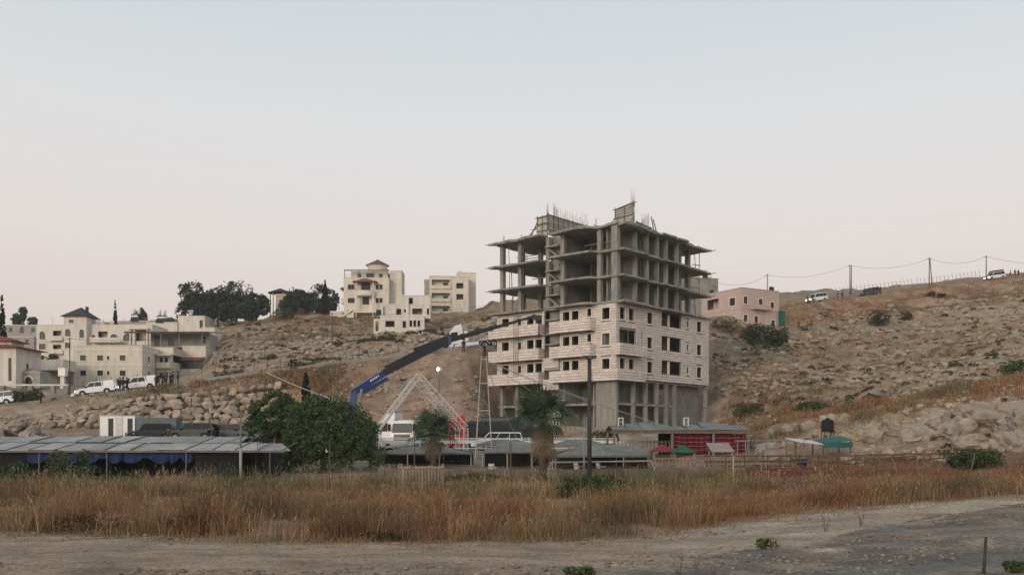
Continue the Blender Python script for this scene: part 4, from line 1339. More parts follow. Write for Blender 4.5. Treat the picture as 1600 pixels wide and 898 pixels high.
MB().lathe([(0, 9.4), (.6, 9.4), (.6, 10.5), (.3, 10.8), (0, 10.85)], 12, (5.8, 2, 0)).build('roof_tank', 'rubber', h, True)
MB().lathe([(0, 9.4), (.5, 9.4), (.5, 10.3), (.2, 10.6), (0, 10.65)], 12, (7.2, 2.4, 0)).build('roof_tank', 'white_steel', h, True)
mat('green_paint', (0.02, 0.14, 0.09), (0.015, 0.10, 0.06), 2.0, 0.6)
h = thing('green_container', 'upright green metal container beside the pink house', 'container', P(1219, 508, 190), 0.1)
MB().box(0, 1.0, 0, 2.2, 0, 2.9).build('body', 'green_paint', h)
mb = MB()
for i in range(5):
    mb.box(0.05 + i * 0.2, 0.13 + i * 0.2, -0.06, -0.002, 0.1, 2.8)
mb.build('ribs', 'green_paint', h)
h = thing('small_white_building', 'white sliver of a house peeping out beside the cream house', 'house', P(316, 545, 200))
block(h, 0, 2.6, 0, 5, -1, 4.4, 'white_stone', {'f': [(1.2, 3.0, .5, .8, 's')]})
# ------------------------------------------------------------------ vegetation
mat('leaf_pine', (0.058, 0.076, 0.048), (0.034, 0.047, 0.03), 1.2, 0.9, attr='tint', isl=0.3, spec=0.1)
mat('leaf_cypress', (0.022, 0.032, 0.022), (0.014, 0.02, 0.015), 1.2, 0.9, attr='tint', isl=0.3, spec=0.1)
mat('leaf_green', (0.082, 0.118, 0.042), (0.034, 0.062, 0.022), 1.1, 0.75, attr='tint', isl=0.35, spec=0.2)
mat('leaf_shrub', (0.085, 0.085, 0.050), (0.055, 0.056, 0.034), 1.0, 0.9, attr='tint', isl=0.3, spec=0.1)
mat('dry_grass', (1.0, 1.0, 1.0), (0.72, 0.70, 0.68), 0.35, 0.95, attr='tint', isl=0.22, spec=0.1)
mat('rock', (0.43, 0.35, 0.265), (0.30, 0.235, 0.17), 1.1, 0.95, 0.9, 5.0, obj_rand=0.14, isl=0.12)
mat('wall_rock', (0.42, 0.335, 0.25), (0.27, 0.21, 0.15), 1.0, 0.95, 0.9, 4.0, obj_rand=0.26)
mat('white_rock', (0.40, 0.335, 0.27), (0.24, 0.195, 0.15), 1.6, 0.95, 0.9, 4.0, obj_rand=0.1)
mat('clod', (0.30, 0.25, 0.20), (0.20, 0.165, 0.13), 3.0, 0.97, 0.5, 20.0, isl=0.3)


def leaf_cloud(lobes, n, size, clump=0.9, seed=1, flat_=0.0, tint=(1, 1, 1), gap=0.43):
    """small leaf faces spread through lobes (centre, radii), thinned by a lumpy noise so gaps stay open"""
    rg = np.random.default_rng(seed)
    w = np.array([r[0] * r[1] * r[2] for _, r in lobes]) ** 0.7
    pick = rg.choice(len(lobes), n * 2, p=w / w.sum())
    C_ = np.array([c for c, _ in lobes])[pick]
    R_ = np.array([r for _, r in lobes])[pick]
    d = rg.normal(size=(n * 2, 3))
    d /= np.linalg.norm(d, axis=1, keepdims=True)
    rad = rg.uniform(0.25, 1, (n * 2, 1)) ** 0.45
    lump = 0.80 + 0.36 * vnoise(d[:, 0] * 2.7 + pick * 3.1, d[:, 2] * 2.7 + d[:, 1] * 1.9, seed)[:, None]
    p = C_ + d * R_ * rad * lump
    g = vnoise(p[:, 0] / clump + 0.6 * p[:, 1] / clump, p[:, 2] / clump * 1.2 + seed, seed + 2) * 0.55 + vnoise(p[:, 1] / clump, (p[:, 2] - p[:, 0]) / clump, seed + 5) * 0.45
    p = p[g > gap][:n]
    m = len(p)
    a = rg.normal(size=(m, 3))
    a[:, 2] *= 1 - flat_
    a /= np.linalg.norm(a, axis=1, keepdims=True)
    b = np.cross(a, rg.normal(size=(m, 3)))
    b /= np.linalg.norm(b, axis=1, keepdims=True)
    s = size * rg.uniform(0.55, 1.35, (m, 1))
    V = np.stack([p - a * s * 0.55, p + b * s * 0.3, p + a * s * 0.55, p - b * s * 0.3], 1).reshape(-1, 3)
    F = np.arange(4 * m).reshape(-1, 4)
    ton = rg.uniform(0.75, 1.3, (m, 1)) * np.array(tint) * (1 + np.array((0.25, 0.12, -0.1)) * rg.uniform(-1, 1, (m, 1)) * 0.5)
    return V, F, np.repeat(ton, 4, 0)


def branches(mb, base, tips, r0, bend=0.3):
    base = Vector(base)
    for t, r in tips:
        t = Vector(t)
        mid = base.lerp(t, 0.5) + Vector((R.uniform(-bend, bend), R.uniform(-bend, bend), R.uniform(0, bend)))
        mb.tube(base, mid, r, r * 0.7, 6, False).tube(mid, t, r * 0.7, r * 0.25, 6, False)


def tree(name, label, group, loc, trunk_h, r, lobes, n, size, leaf, clump=0.9, seed=1, flat_=0.0, tint=(1, 1, 1), cat='tree'):
    t = thing(name, label, cat, loc, 0, group)
    mb = MB()
    top = Vector((R.uniform(-.3, .3), R.uniform(-.3, .3), trunk_h))
    mb.tube((0, 0, -0.5), top * 0.5, r, r * 0.8, 8, False).tube(top * 0.5, top, r * 0.8, r * 0.6, 8, False)
    branches(mb, top, [((c[0] * 0.85, c[1] * 0.85, c[2]), r * 0.45) for c, _ in lobes], r)
    mb.build('trunk', 'bark', t, True)
    V, F, T = leaf_cloud(lobes, n, size, clump, seed, flat_, tint)
    np_mesh('crown', V, F, leaf, t, colors=T)
    return t


# the big green tree, two crowns grown into one another, beside the long shed
g = G(505, 73)
tree('leafy_tree', 'broad bright green leafy tree beside the long shed roof', 'big green trees', g, 1.9, 0.22,
     [((0.0, 0, 4.0), (2.9, 2.4, 2.0)), ((-1.6, -.4, 1.9), (1.9, 1.7, 1.7)), ((1.7, -.3, 3.2), (2.4, 2.2, 2.1)), ((-1.2, .3, 3.5), (2.0, 2.0, 2.0)), ((2.6, 0, 1.9), (1.9, 1.8, 1.8)), ((0.6, -1, 2.0), (2.6, 2.0, 1.9)), ((-0.4, -0.6, 4.9), (1.2, 1.2, .9)), ((1.3, -.3, 4.6), (.9, .9, .8)), ((3.4, -.2, 3.0), (1.0, 1.0, 1.1)), ((3.9, 0, 1.2), (1.1, 1.2, 1.0))], 26000, 0.19, 'leaf_green', 0.8, 3)
g = G(432, 74)
tree('leafy_tree', 'rounder darker green leafy tree joined to the broad one, beside the boulder wall', 'big green trees', g, 1.8, 0.2,
     [((0, 0, 4.2), (1.9, 1.8, 1.8)), ((-0.8, 0, 2.9), (1.8, 1.8, 1.8)), ((1.1, 0, 3.0), (2.2, 1.8, 2.1)), ((0.5, -.5, 1.6), (2.3, 1.8, 1.6)), ((0.2, 0, 5.3), (1.1, 1.1, 0.8)), ((-1.2, -.2, 4.5), (.9, .9, .8)), ((1.9, -.4, 3.9), (1.2, 1.2, 1.0))], 21000, 0.19, 'leaf_green', 0.8, 8, tint=(0.85, 0.92, 0.9))

# umbrella pines along the crest: column, row of crown centre, half width px, half height px
PINES = [(303, 470, 27, 31, 'dark round pine at the outer end of the hilltop row'), (340, 474, 32, 24, 'low wide pine second in the hilltop row'), (370, 470, 38, 31, 'widest flat-topped pine of the hilltop row'),
         (398, 478, 24, 22, 'pine closing the hilltop row beside the dark pavilion'), (462, 470, 24, 20, 'pine standing in front of the tan stone house'), (500, 470, 28, 26, 'tall round pine beside the turret house')]
for i, (px, py, hw, hh, lab) in enumerate(PINES):
    d = 238 + (i % 3) * 3
    k = d / FOC
    g = G(px, d)
    cz = EYE + (HOR - py) * k - g.z
    rx, rz_ = hw * k, hh * k
    lobes = [((0, 0, cz + rz_ * 0.25), (rx * 0.7, rx * 0.7, rz_ * 0.75))]
    for q in range(8):
        t = q * 2.4
        lobes.append(((rx * 0.55 * math.cos(t), rx * 0.5 * math.sin(t), cz + rz_ * R.uniform(-0.72, 0.45)), (rx * R.uniform(.46, .62), rx * .55, rz_ * R.uniform(.4, .58))))
    tree('pine_tree', lab, 'hilltop pines', g, cz - rz_ * 0.35, 0.28, lobes, 9000, 0.5, 'leaf_pine', 1.1, 20 + i)
# cypresses
for px, d, top, hw, lab in ((3, 160, 472, 9, 'tall dark cypress at the edge beside the red tile roof'), (180, 215, 477, 6, 'slim cypress behind the long arched house roof'), (508, 236, 441, 6, 'thin cypress in front of the round pine by the turret house'), (478, 121, 586, 7, 'small dark cypress behind the big green tree')):
    g = G(px, d)
    k = d / FOC
    ht = max(2.5, EYE + (HOR - top) * k - g.z)
    lobes = [((0, 0, ht * f), (hw * k * q, hw * k * q, ht * 0.17)) for f, q in ((0.16, .85), (0.32, 1.0), (0.48, .95), (0.64, .75), (0.8, .5), (0.92, .26))]
    tree('cypress', lab, 'cypresses', g, ht * 0.3, 0.14, lobes, 5200, 0.36, 'leaf_cypress', 0.35, int(px) + 3)
# other trees behind the houses
for px, d, py, hw, hh, lab in ((24, 232, 499, 10, 11, 'bushy tree above the grey stone house, nearer the cypress'), (36, 236, 494, 10, 15, 'tallest bushy tree above the grey stone house'), (51, 234, 500, 9, 11, 'round bushy tree above the grey stone house, nearer the arched house'),
                               (222, 238, 494, 11, 13, 'small spiky tree between the two solar tank racks'), (262, 240, 500, 12, 8, 'low tree behind the solar tank rack near the red terrace roof'), (290, 236, 508, 22, 8, 'low spreading shrub tree below the outermost pine')):
    g = G(px, d)
    k = d / FOC
    cz = EYE + (HOR - py) * k - g.z
    lobes = [((R.uniform(-.4, .4) * hw * k, R.uniform(-.3, .3) * hw * k, cz + R.uniform(-.5, .5) * hh * k), (hw * k * R.uniform(.5, .7), hw * k * .6, hh * k * R.uniform(.45, .65))) for _ in range(5)]
    tree('garden_tree', lab, 'trees behind the houses', g, max(0.8, cz - hh * k * .4), 0.16, lobes, 2400, 0.42, 'leaf_pine', 0.9, int(px) + 9, tint=(1.7, 1.5, 1.6))


def bush(px, d, w, h, label, leaf='leaf_shrub', n=900, size=0.3, tint=(1, 1, 1), name='bush', group='bushes on the slopes', dz=0.0):
    g = G(px, d)
    g.z += dz
    lobes = [((R.uniform(-.35, .35) * w, R.uniform(-.3, .3) * w, h * R.uniform(.3, .6)), (w * R.uniform(.28, .42), w * R.uniform(.28, .4), h * R.uniform(.3, .45))) for _ in range(5)]
    t = thing(name, label, 'bush', g, 0, group)
    mb = MB()
    branches(mb, (0, 0, -0.2), [((c[0] * .8, c[1] * .8, c[2]), 0.05) for c, _ in lobes], 0.05, 0.1)
    mb.build('stems', 'bark', t)
    V, F, T = leaf_cloud(lobes, n, size, w * 0.16, int(px * 7 + d), 0, tint)
    np_mesh('foliage', V, F, leaf, t, colors=T)
    return t


bush(445, 224, 4.2, 3.2, 'round olive green bush alone on the orange hillside', n=1500, tint=(.9, 1.0, .9))
bush(1200, 160, 6.5, 5.0, 'big dark green bush below the pink house', n=3200, size=.35, tint=(.75, .9, .75))
bush(1140, 176, 6.5, 3.4, 'grey leafless looking bush under the pink house wall', n=1500, tint=(1.2, 1.05, 1.1))
bush(1180, 168, 4.0, 3.0, 'smaller green bush beside the big one below the pink house', n=1400, tint=(.8, .95, .8))
bush(1170, 118, 3.4, 2.6, 'yellowish bush on the bare slope right beside the retaining wall', n=1300, tint=(1.4, 1.3, .9))
bush(1370, 185, 4.4, 3.6, 'dark bush in the middle of the rocky slope', n=1500, tint=(.8, .8, .7))
bush(1420, 190, 3.2, 2.0, 'low dark bush below the ridge, next to the rocky slope bush', n=900, tint=(.8, .8, .7))
bush(1455, 212, 2.4, 1.7, 'small dark bush high on the orange grass under the fence', n=700, tint=(.7, .7, .6))
bush(1470, 211, 1.8, 1.2, 'smallest dark bush high on the orange grass under the fence', n=500, tint=(.7, .7, .6))
bush(1280, 112, 4.2, 2.0, 'green bush near the wire fence on the lower slope', n=1400, tint=(.7, 1.05, .7))
bush(1345, 113, 3.6, 2.4, 'tall green bush at the end of the wire fence on the lower slope', n=1300, tint=(.75, .95, .75))
bush(1590, 100, 3.4, 1.8, 'bright green bush at the edge of the dry grass spur', n=1200, tint=(.7, 1.25, .6))
bush(1510, 58, 2.3, 1.6, 'dark green leafy bush by the leaning fence posts', 'leaf_green', 1700, .16, (.75, .7, .8))
bush(1545, 59, 2.2, 1.4, 'lower pale green bush beside the leaning fence posts', 'leaf_green', 1500, .16, (.9, .9, .9))
bush(110, 57, 3.4, 2.3, 'tall leafy weed bush in front of the long shed', 'leaf_green', 2600, .17, (.95, .8, 1.0))
bush(20, 57, 2.8, 1.5, 'low weed bush at the edge in front of the long shed', 'leaf_green', 1600, .17, (1.0, .85, .9))
bush(920, 46, 3.2, 1.2, 'dark green weeds round the foot of the lamp post', 'leaf_green', 2200, .14, (.8, .75, .8))
bush(955, 44, 1.8, .9, 'smaller tuft of green weeds beside the lamp post weeds', 'leaf_green', 1000, .14, (.9, .85, .8))
bush(700, 56, 3.6, .9, 'low green weeds beside the timber rack', 'leaf_green', 1500, .14, (1.1, .85, .8))
bush(760, 57, 3.0, .9, 'low green weeds between timber rack and palm', 'leaf_green', 1400, .14, (1.1, .85, .8))
bush(45, 128, 3.0, 2.2, 'green bush at the road edge near the standing men', n=1200, tint=(.8, 1.0, .8))
bush(65, 180, 6.0, 2.2, 'flowering shrub row on top of the carport wall', n=1800, tint=(.7, .9, .7), dz=4.0)
bush(190, 158, 3.0, 1.8, 'shrub at the foot of the cream house behind the pickups', n=900, tint=(.8, .95, .8))
bush(70, 172, 3.0, 4.5, 'tall garden shrub beside the red roofed house', n=1600, tint=(.6, .75, .6))
bush(940, 99, 3.0, 2.0, 'dry bush at the foot of the concrete corner wall', n=1000, tint=(1.1, 1.0, .7))

# ---- palms
def fan_leaf(seg=17, L=1.0, droop=0.3):
    mb = MB()
    mb.tube((0, 0, 0), (0.55 * L, 0, 0.06), 0.025, 0.014, 5)
    for i in range(seg):
        t = (i / (seg - 1) - 0.5) * math.radians(170)
        c, s = math.cos(t), math.sin(t)
        o = Vector((0.55 * L, 0, 0.06))
        l1, l2 = 0.5 * L, 0.98 * L * (0.75 + 0.25 * c)
        wd = 0.032 * L
        n_ = Vector((-s, c, 0))
        p1 = o + Vector((c, s, 0.06)) * l1
        p2 = o + Vector((c, s, 0)) * l2 + Vector((0, 0, -droop * L * (0.5 + 0.5 * abs(s))))
        mb.add([o, p1 - n_ * wd, p2, p1 + n_ * wd], [(0, 1, 2, 3)])
        mb.add([p1 - n_ * wd, p1 + n_ * wd, p1 + Vector((0, 0, 0.02))], [(0, 1, 2)])
    return mb


mat('palm_green', (0.062, 0.095, 0.045), (0.035, 0.06, 0.03), 2.0, 0.7, obj_rand=0.3)
mat('palm_dead', (0.26, 0.20, 0.13), (0.15, 0.115, 0.075), 2.0, 0.95, obj_rand=0.3)
FAN = fan_leaf().mesh('frond', 'palm_green')
FAN_DEAD = fan_leaf(11, 1.0, 0.5).mesh('dead_frond', 'palm_dead')


def palm(label, px, d, trunk, crown, n, nd, skirt):
    t = thing('fan_palm', label, 'palm', G(px, d), 0, 'fan palms in the yard')
    mb = MB()
    k = 9
    for i in range(k):
        z0, z1 = trunk * i / k, trunk * (i + 1) / k
        mb.tube((0, 0, z0 - (0.3 if i == 0 else 0)), (0, 0, z1), 0.25 - 0.05 * i / k, 0.215 - 0.05 * i / k, 9, False)
    mb.build('trunk', 'bark', t)
    for i in range(n):
        az = i * 2.39996
        up = math.radians(82 - 118 * i / n + R.uniform(-12, 12))
        inst('frond', FAN, t, (0.1 * math.cos(az), 0.1 * math.sin(az), trunk + 0.15), (R.uniform(-.3, .3), -up, az), crown * R.uniform(.72, 1.15))
    for i in range(nd):
        az = i * 2.39996 + 0.7
        f = R.random()
        inst('dead_frond', FAN_DEAD, t, (0.22 * math.cos(az), 0.22 * math.sin(az), trunk - skirt * f), (R.uniform(-.3, .3), math.radians(R.uniform(45, 84)), az), crown * R.uniform(.36, .6))
    return t


palm('tall fan palm with a skirt of dead fronds standing before the concrete corner', 848, 55, 3.75, 1.5, 32, 40, 1.5)
palm('smaller bushy fan palm in front of the parked trucks', 677, 72, 2.5, 1.5, 28, 26, 0.9)

# ---- grass: bent blades, gathered in tufts; tone follows the kind of grass
def in_front(x):
    """near edge of the tall grass"""
    return np.interp(x, [-60, -24, -15.7, -11, -7, -2.7, 1.8, 4.5, 5.8, 8.5, 12, 16, 24, 60], [33, 31, 29.4, 27.6, 26, 25.2, 26.2, 28, 30.5, 32.5, 33, 33.5, 36, 40])


def grass(name, label, tufts, per, h0, h1, spread, lean, cols, width, kind='stuff', seed=2, heads=0.35, fade=False):
    rg = np.random.default_rng(seed)
    n = len(tufts)
    tz = terrain(tufts[:, 0], tufts[:, 1])
    i = np.repeat(np.arange(n), per)
    m = len(i)
    th = (rg.uniform(h0, h1, n) * np.clip(1.9 * fbm(tufts[:, 0] / 2.3, tufts[:, 1] / 2.3, 9, 3) - .05, .3, 1.5) * (np.interp(tufts[:, 1], [27, 38, 60], [1, .72, .42]) * np.where(tufts[:, 0] > 8, .8, 1) if fade else 1))[i]
    b = np.column_stack([tufts[i, 0] + rg.normal(0, spread, m), tufts[i, 1] + rg.normal(0, spread, m), tz[i] - 0.02])
    hh = th * rg.uniform(0.3, 1.15, m)
    az = rg.uniform(0, 2 * np.pi, m)
    le = np.abs(rg.normal(0, lean, m)) * hh
    dirx, diry = np.cos(az), np.sin(az)
    w = width * rg.uniform(0.6, 1.4, m)
    fa = rg.uniform(0, np.pi, m)
    wx, wy = np.cos(fa) * w, np.sin(fa) * w
    mid = b + np.column_stack([dirx * le * .3, diry * le * .3, hh * .58])
    tip = b + np.column_stack([dirx * le, diry * le, hh])
    W = np.column_stack([wx, wy, np.zeros(m)])
    V = np.stack([b - W, b + W, mid + W * .8, mid - W * .8, tip], 1)
    hd = (rg.random(m) < heads)[:, None]
    V[:, 4] = np.where(hd, tip, tip)
    F = np.array([[0, 1, 2], [0, 2, 3], [3, 2, 4]])
    F = (np.arange(m)[:, None, None] * 5 + F[None]).reshape(-1, 3)
    ci = np.clip((fbm(tufts[:, 0] / 4.0, tufts[:, 1] / 4.0, 51, 3) - 0.25) * 2 * len(cols) + rg.normal(0, .5, n), 0, len(cols) - 1.01)
    cols = np.array(cols)
    lo = ci.astype(int)
    fr = (ci - lo)[:, None]
    c = (cols[lo] * (1 - fr) + cols[np.minimum(lo + 1, len(cols) - 1)] * fr)[i] * rg.uniform(.75, 1.25, (m, 1))
    cc = np.repeat(c, 5, 0).reshape(m, 5, 3)
    V, cc = V.reshape(-1, 3), cc.reshape(-1, 3)
    # seed heads on part of the blades
    s = np.where(hd[:, 0])[0]
    k = len(s)
    a = rg.uniform(0, np.pi, k)
    q = np.column_stack([np.cos(a), np.sin(a), np.zeros(k)]) * (width * 1.7)
    u = (tip - mid)[s]
    u /= np.linalg.norm(u, axis=1, keepdims=True)
    L = hh[s, None] * .17
    HV = np.stack([tip[s] - u * L * .6, tip[s] + q, tip[s] + u * L, tip[s] - q], 1).reshape(-1, 3)
    HF = (np.arange(k)[:, None, None] * 4 + np.array([[0, 1, 2], [0, 2, 3]])[None]).reshape(-1, 3) + len(V)
    hc = np.repeat(c[s] * 1.22, 4, 0)
    o = np_mesh(name, np.vstack([V, HV]), np.vstack([F, HF]), 'dry_grass', kind=kind, colors=np.vstack([cc, hc]))
    return tag(o, label, 'grass', kind='stuff')


STRAW, RUSTY, GOLD, OLV, BRN = (0.35, 0.245, 0.145), (0.26, 0.128, 0.070), (0.30, 0.175, 0.092), (0.175, 0.155, 0.085), (0.15, 0.10, 0.062)
rg = np.random.default_rng(77)
# tall field grass in front of the sheds
n = 19000
x = rg.uniform(-42, 40, n)
f = rg.random(n) ** 1.7
y0 = in_front(x) + rg.normal(0, .5, n)
y = y0 + f * (58 - y0) * np.interp(x, [4, 10, 40], [1, .5, .5])
den = fbm(x / 2.2, y / 2.2, 14, 3)
keep = (den > 0.395)
inside = np.abs(x) < 0.62 * y + 6
x, y = x[keep & inside], y[keep & inside]
grass('dry_grass', 'tall rusty dry grass between the dirt track and the sheds', np.column_stack([x, y]), 14, .45, 1.1, .2, .5, [RUSTY, BRN, RUSTY, GOLD, STRAW, GOLD, OLV, BRN], .0085, seed=3, heads=.2, fade=True)
# greener, seedier weeds at its far side
n = 3000
x = rg.uniform(-34, 16, n)
y = rg.uniform(44, 60, n)
ok = (fbm(x / 3, y / 3, 61, 3) > .45) & (np.abs(x) < 0.6 * y + 3)
grass('green_weeds', 'olive green seeding weeds along the back of the dry grass', np.column_stack([x, y])[ok], 15, .55, 1.0, .2, .4, [OLV, (.11, .13, .05), OLV, STRAW], .011, seed=5)
# thin short grass along the track
n = 2600
x = rg.uniform(-26, 24, n)
y = in_front(x) - np.abs(rg.normal(0, 1.1, n))
grass('short_grass', 'thin short dry grass along the edge of the dirt track', np.column_stack([x, y]), 9, .06, .26, .13, .6, [STRAW, GOLD, OLV, STRAW], .007, seed=6, heads=.15)
# straw and stubble lying on the track
n = 5200
y = 13 + 17 * rg.random(n)
x = rg.uniform(-.6, .6, n) * y
ok = (fbm(x / 1.6, y / .7, 63, 3) > .47) & (y < in_front(x))
grass('straw_litter', 'short stubble and straw littering the dirt track', np.column_stack([x, y])[ok], 6, .015, .06, .12, 1.6, [STRAW, BRN, STRAW, OLV, BRN], .005, seed=16, heads=0)
# dry grass on the spur and the orange slopes
def patch(name, label, n, spots_, cols, h0, h1, w, seed, per=7):
    rg = np.random.default_rng(seed)
    pts = []
    for px, d, rx, ry in spots_:
        q = rg.normal(size=(n, 2)) * (rx, ry)
        pts.append(q + ((px - 800) / FOC * d, d))
    pts = np.vstack(pts)
    pts = pts[fbm(pts[:, 0] / 4, pts[:, 1] / 4, seed, 3) > .42]
    rd, _ = road_dist(pts[:, 0], pts[:, 1])
    pts = pts[rd > 4.2]
    bx = (pts[:, 0] - 12.5) * .656 + (pts[:, 1] - 115) * .755
    by = -(pts[:, 0] - 12.5) * .755 + (pts[:, 1] - 115) * .656
    pts = pts[~((bx > -1.5) & (bx < 24) & (by > -2) & (by < 21))]
    return grass(name, label, pts, per, h0, h1, .3, .45, cols, w, seed=seed)


patch('spur_grass', 'golden dry grass on the spur above the pale rocks', 1500, [(1300, 88, 5, 4), (1400, 88, 5, 4), (1480, 88, 5, 4), (1560, 87, 5, 4), (1640, 87, 6, 4), (1250, 94, 5, 4), (1740, 86, 6, 4)], [RUSTY, GOLD, (.30, .19, .10), GOLD, OLV], .35, .75, .03, 81)
patch('slope_grass', 'sparse dry grass tufts over the hillsides', 1250, [(430, 225, 16, 5), (520, 225, 12, 5), (470, 205, 20, 10), (600, 200, 14, 10), (400, 185, 16, 10), (720, 230, 12, 10), (1300, 205, 14, 7), (1400, 210, 14, 7), (1500, 212, 12, 7), (1350, 205, 16, 8), (1480, 206, 16, 8), (1580, 210, 12, 8), (1300, 150, 16, 14), (1420, 160, 18, 14), (1550, 165, 18, 14), (1180, 125, 6, 10), (480, 127, 5, 2), (300, 127, 12, 1.5), (1240, 120, 6, 8)],
      [STRAW, (.28, .18, .10), RUSTY, GOLD, OLV], .3, .65, .05, 83, 6)
patch('yard_grass', 'patchy dry weeds around the yard fences', 900, [(1180, 46, 4, 2.5), (1280, 46, 4, 3), (1380, 45, 4, 3), (1480, 45, 4, 3), (1580, 45, 4, 3), (1640, 46, 5, 3), (1100, 66, 4, 3), (1200, 62, 4, 4), (1300, 60, 4, 4), (1400, 58, 4, 4), (1500, 55, 5, 4), (1000, 62, 4, 3), (800, 62, 5, 3), (650, 60, 5, 3)], [RUSTY, BRN, (.25, .13, .07), (.2, .09, .06), OLV], .25, .55, .012, 85, 10)


def scrub(name, label, n, boxes, seed, s0, s1, leaf='leaf_shrub', tint=(1, 1, 1), thr=.5):
    """low dark scrub dotted over a slope, each clump a handful of leaf faces"""
    rg = np.random.default_rng(seed)
    P_ = []
    for p0, p1, d0, d1, w in boxes:
        k = int(n * w)
        d = rg.uniform(d0, d1, k)
        P_.append(np.column_stack([(rg.uniform(p0, p1, k) - 800) / FOC * d, d]))
    q = np.vstack(P_)
    q = q[fbm(q[:, 0] / 5, q[:, 1] / 5, seed, 3) > thr]
    rd, _ = road_dist(q[:, 0], q[:, 1])
    q = q[rd > 3.8]
    bx = (q[:, 0] - 12.5) * .656 + (q[:, 1] - 115) * .755
    by = -(q[:, 0] - 12.5) * .755 + (q[:, 1] - 115) * .656
    q = q[~((bx > -2) & (bx < 25) & (by > -2) & (by < 21))]
    z = terrain(q[:, 0], q[:, 1])
    per = 34
    m = len(q) * per
    i = np.repeat(np.arange(len(q)), per)
    s = (s0 + (s1 - s0) * rg.random(len(q)) ** 2)[i][:, None]
    d = rg.normal(size=(m, 3))
    d /= np.linalg.norm(d, axis=1, keepdims=True)
    d[:, 2] = np.abs(d[:, 2]) * .75
    p = np.column_stack([q[i], z[i]]) + d * s * rg.uniform(.3, 1, (m, 1)) ** .5
    a = rg.normal(size=(m, 3))
    a /= np.linalg.norm(a, axis=1, keepdims=True)
    b = np.cross(a, rg.normal(size=(m, 3)))
    b /= np.linalg.norm(b, axis=1, keepdims=True)
    l_ = s * rg.uniform(.22, .5, (m, 1))
    V = np.stack([p - a * l_, p + b * l_ * .5, p + a * l_, p - b * l_ * .5], 1).reshape(-1, 3)
    t = np.repeat(rg.uniform(.7, 1.35, (len(q), 1)), per, 0) * np.array(tint) * rg.uniform(.75, 1.25, (m, 1))
    o = np_mesh(name, V, np.arange(4 * m).reshape(-1, 4), leaf, kind='stuff', colors=np.repeat(t, 4, 0))
    return tag(o, label, 'scrub', kind='stuff')


scrub('slope_scrub', 'low dark scrub dotted over the rocky slope on the far side', 420, [(1230, 1680, 108, 150, 1.3), (1240, 1680, 150, 206, 1.1), (1110, 1260, 126, 175, .5)], 15, .25, .7, tint=(1.15, 1.0, .85), thr=.46)
scrub('hill_scrub', 'low dark scrub among the rubble below the hilltop houses', 700, [(335, 780, 141, 172, 1.2), (335, 790, 165, 222, .9)], 16, .25, .8, tint=(1.0, .92, .8), thr=.46)
scrub('bank_scrub', 'scattered brown scrub on the earth banks and spur', 300, [(430, 770, 113, 129, .6), (1180, 1660, 66, 104, 1.0), (60, 420, 119, 128, .5)], 17, .15, .5, tint=(1.3, 1.0, .7), thr=.5)
# ------------------------------------------------------------------ rocks
def rock_mesh(name, m, seed, sub=2, sq=0.75, jag=0.3):
    bm = bmesh.new()
    bmesh.ops.create_icosphere(bm, subdivisions=sub, radius=1)
    rr = random.Random(seed)
    pl = [(Vector((rr.gauss(0, 1), rr.gauss(0, 1), rr.gauss(0, 1))).normalized(), rr.uniform(.5, .95)) for _ in range(9)]
    from mathutils import noise as _nz
    off = Vector((seed * 3.7, seed * 1.3, seed * 2.1))
    for v in bm.verts:
        p = v.co.copy()
        if sub > 1:
            p = Vector([math.copysign(abs(c) ** .72, c) for c in p])
        for n_, d in pl:
            q = p.dot(n_)
            if q > d:
                p -= n_ * (q - d)
        if sub > 1:
            p += p.normalized() * (_nz.fractal(p * 1.6 + off, .9, 2.1, 5) * jag * .55)
        else:
            p += Vector((rr.uniform(-1, 1), rr.uniform(-1, 1), rr.uniform(-1, 1))) * jag * 0.18
        p.z *= sq
        v.co = p
    me = bpy.data.meshes.new(name)
    bm.to_mesh(me)
    bm.free()
    me.materials.append(MATS[m])
    return me


WR = [rock_mesh('boulder', 'wall_rock', 40 + i, 3, .85, .3) for i in range(7)]
RK = [rock_mesh('rock', 'white_rock', 60 + i, 4, .8, .55) for i in range(6)]
# boulder wall holding the upper road: courses of big stones, each a part
bw = thing('boulder_wall', 'dry stacked retaining wall of big tan boulders below the upper road', 'wall', P(60, 672, 118))
o0 = Vector(bw.location)
for r_ in range(6):
    px = 70 - r_ * 4
    while px < 455:
        f = (px - 70) / 340
        d = 118.5 + r_ * 1.2
        yb, yt = 668 - 6 * f, 640 - 34 * f
        py = yb + (yt - yb) * (r_ + R.uniform(.15, .5)) / 5.4
        w = R.choice((R.uniform(.5, .8), R.uniform(.75, 1.25)))
        if R.random() < 0.94:
            p = P(px, py, d + R.uniform(-.3, .3)) - o0
            s = R.uniform(.85, 1.15)
            inst('boulder', R.choice(WR), bw, p, (R.uniform(-.25, .25), R.uniform(-.2, .2), R.uniform(-.4, .4) + R.choice((0, math.pi))), (w * .88, .85 * s, R.uniform(.46, .64) * (1 + .3 * f)))
        px += w * 2 * FOC / d * R.uniform(.66, .8)
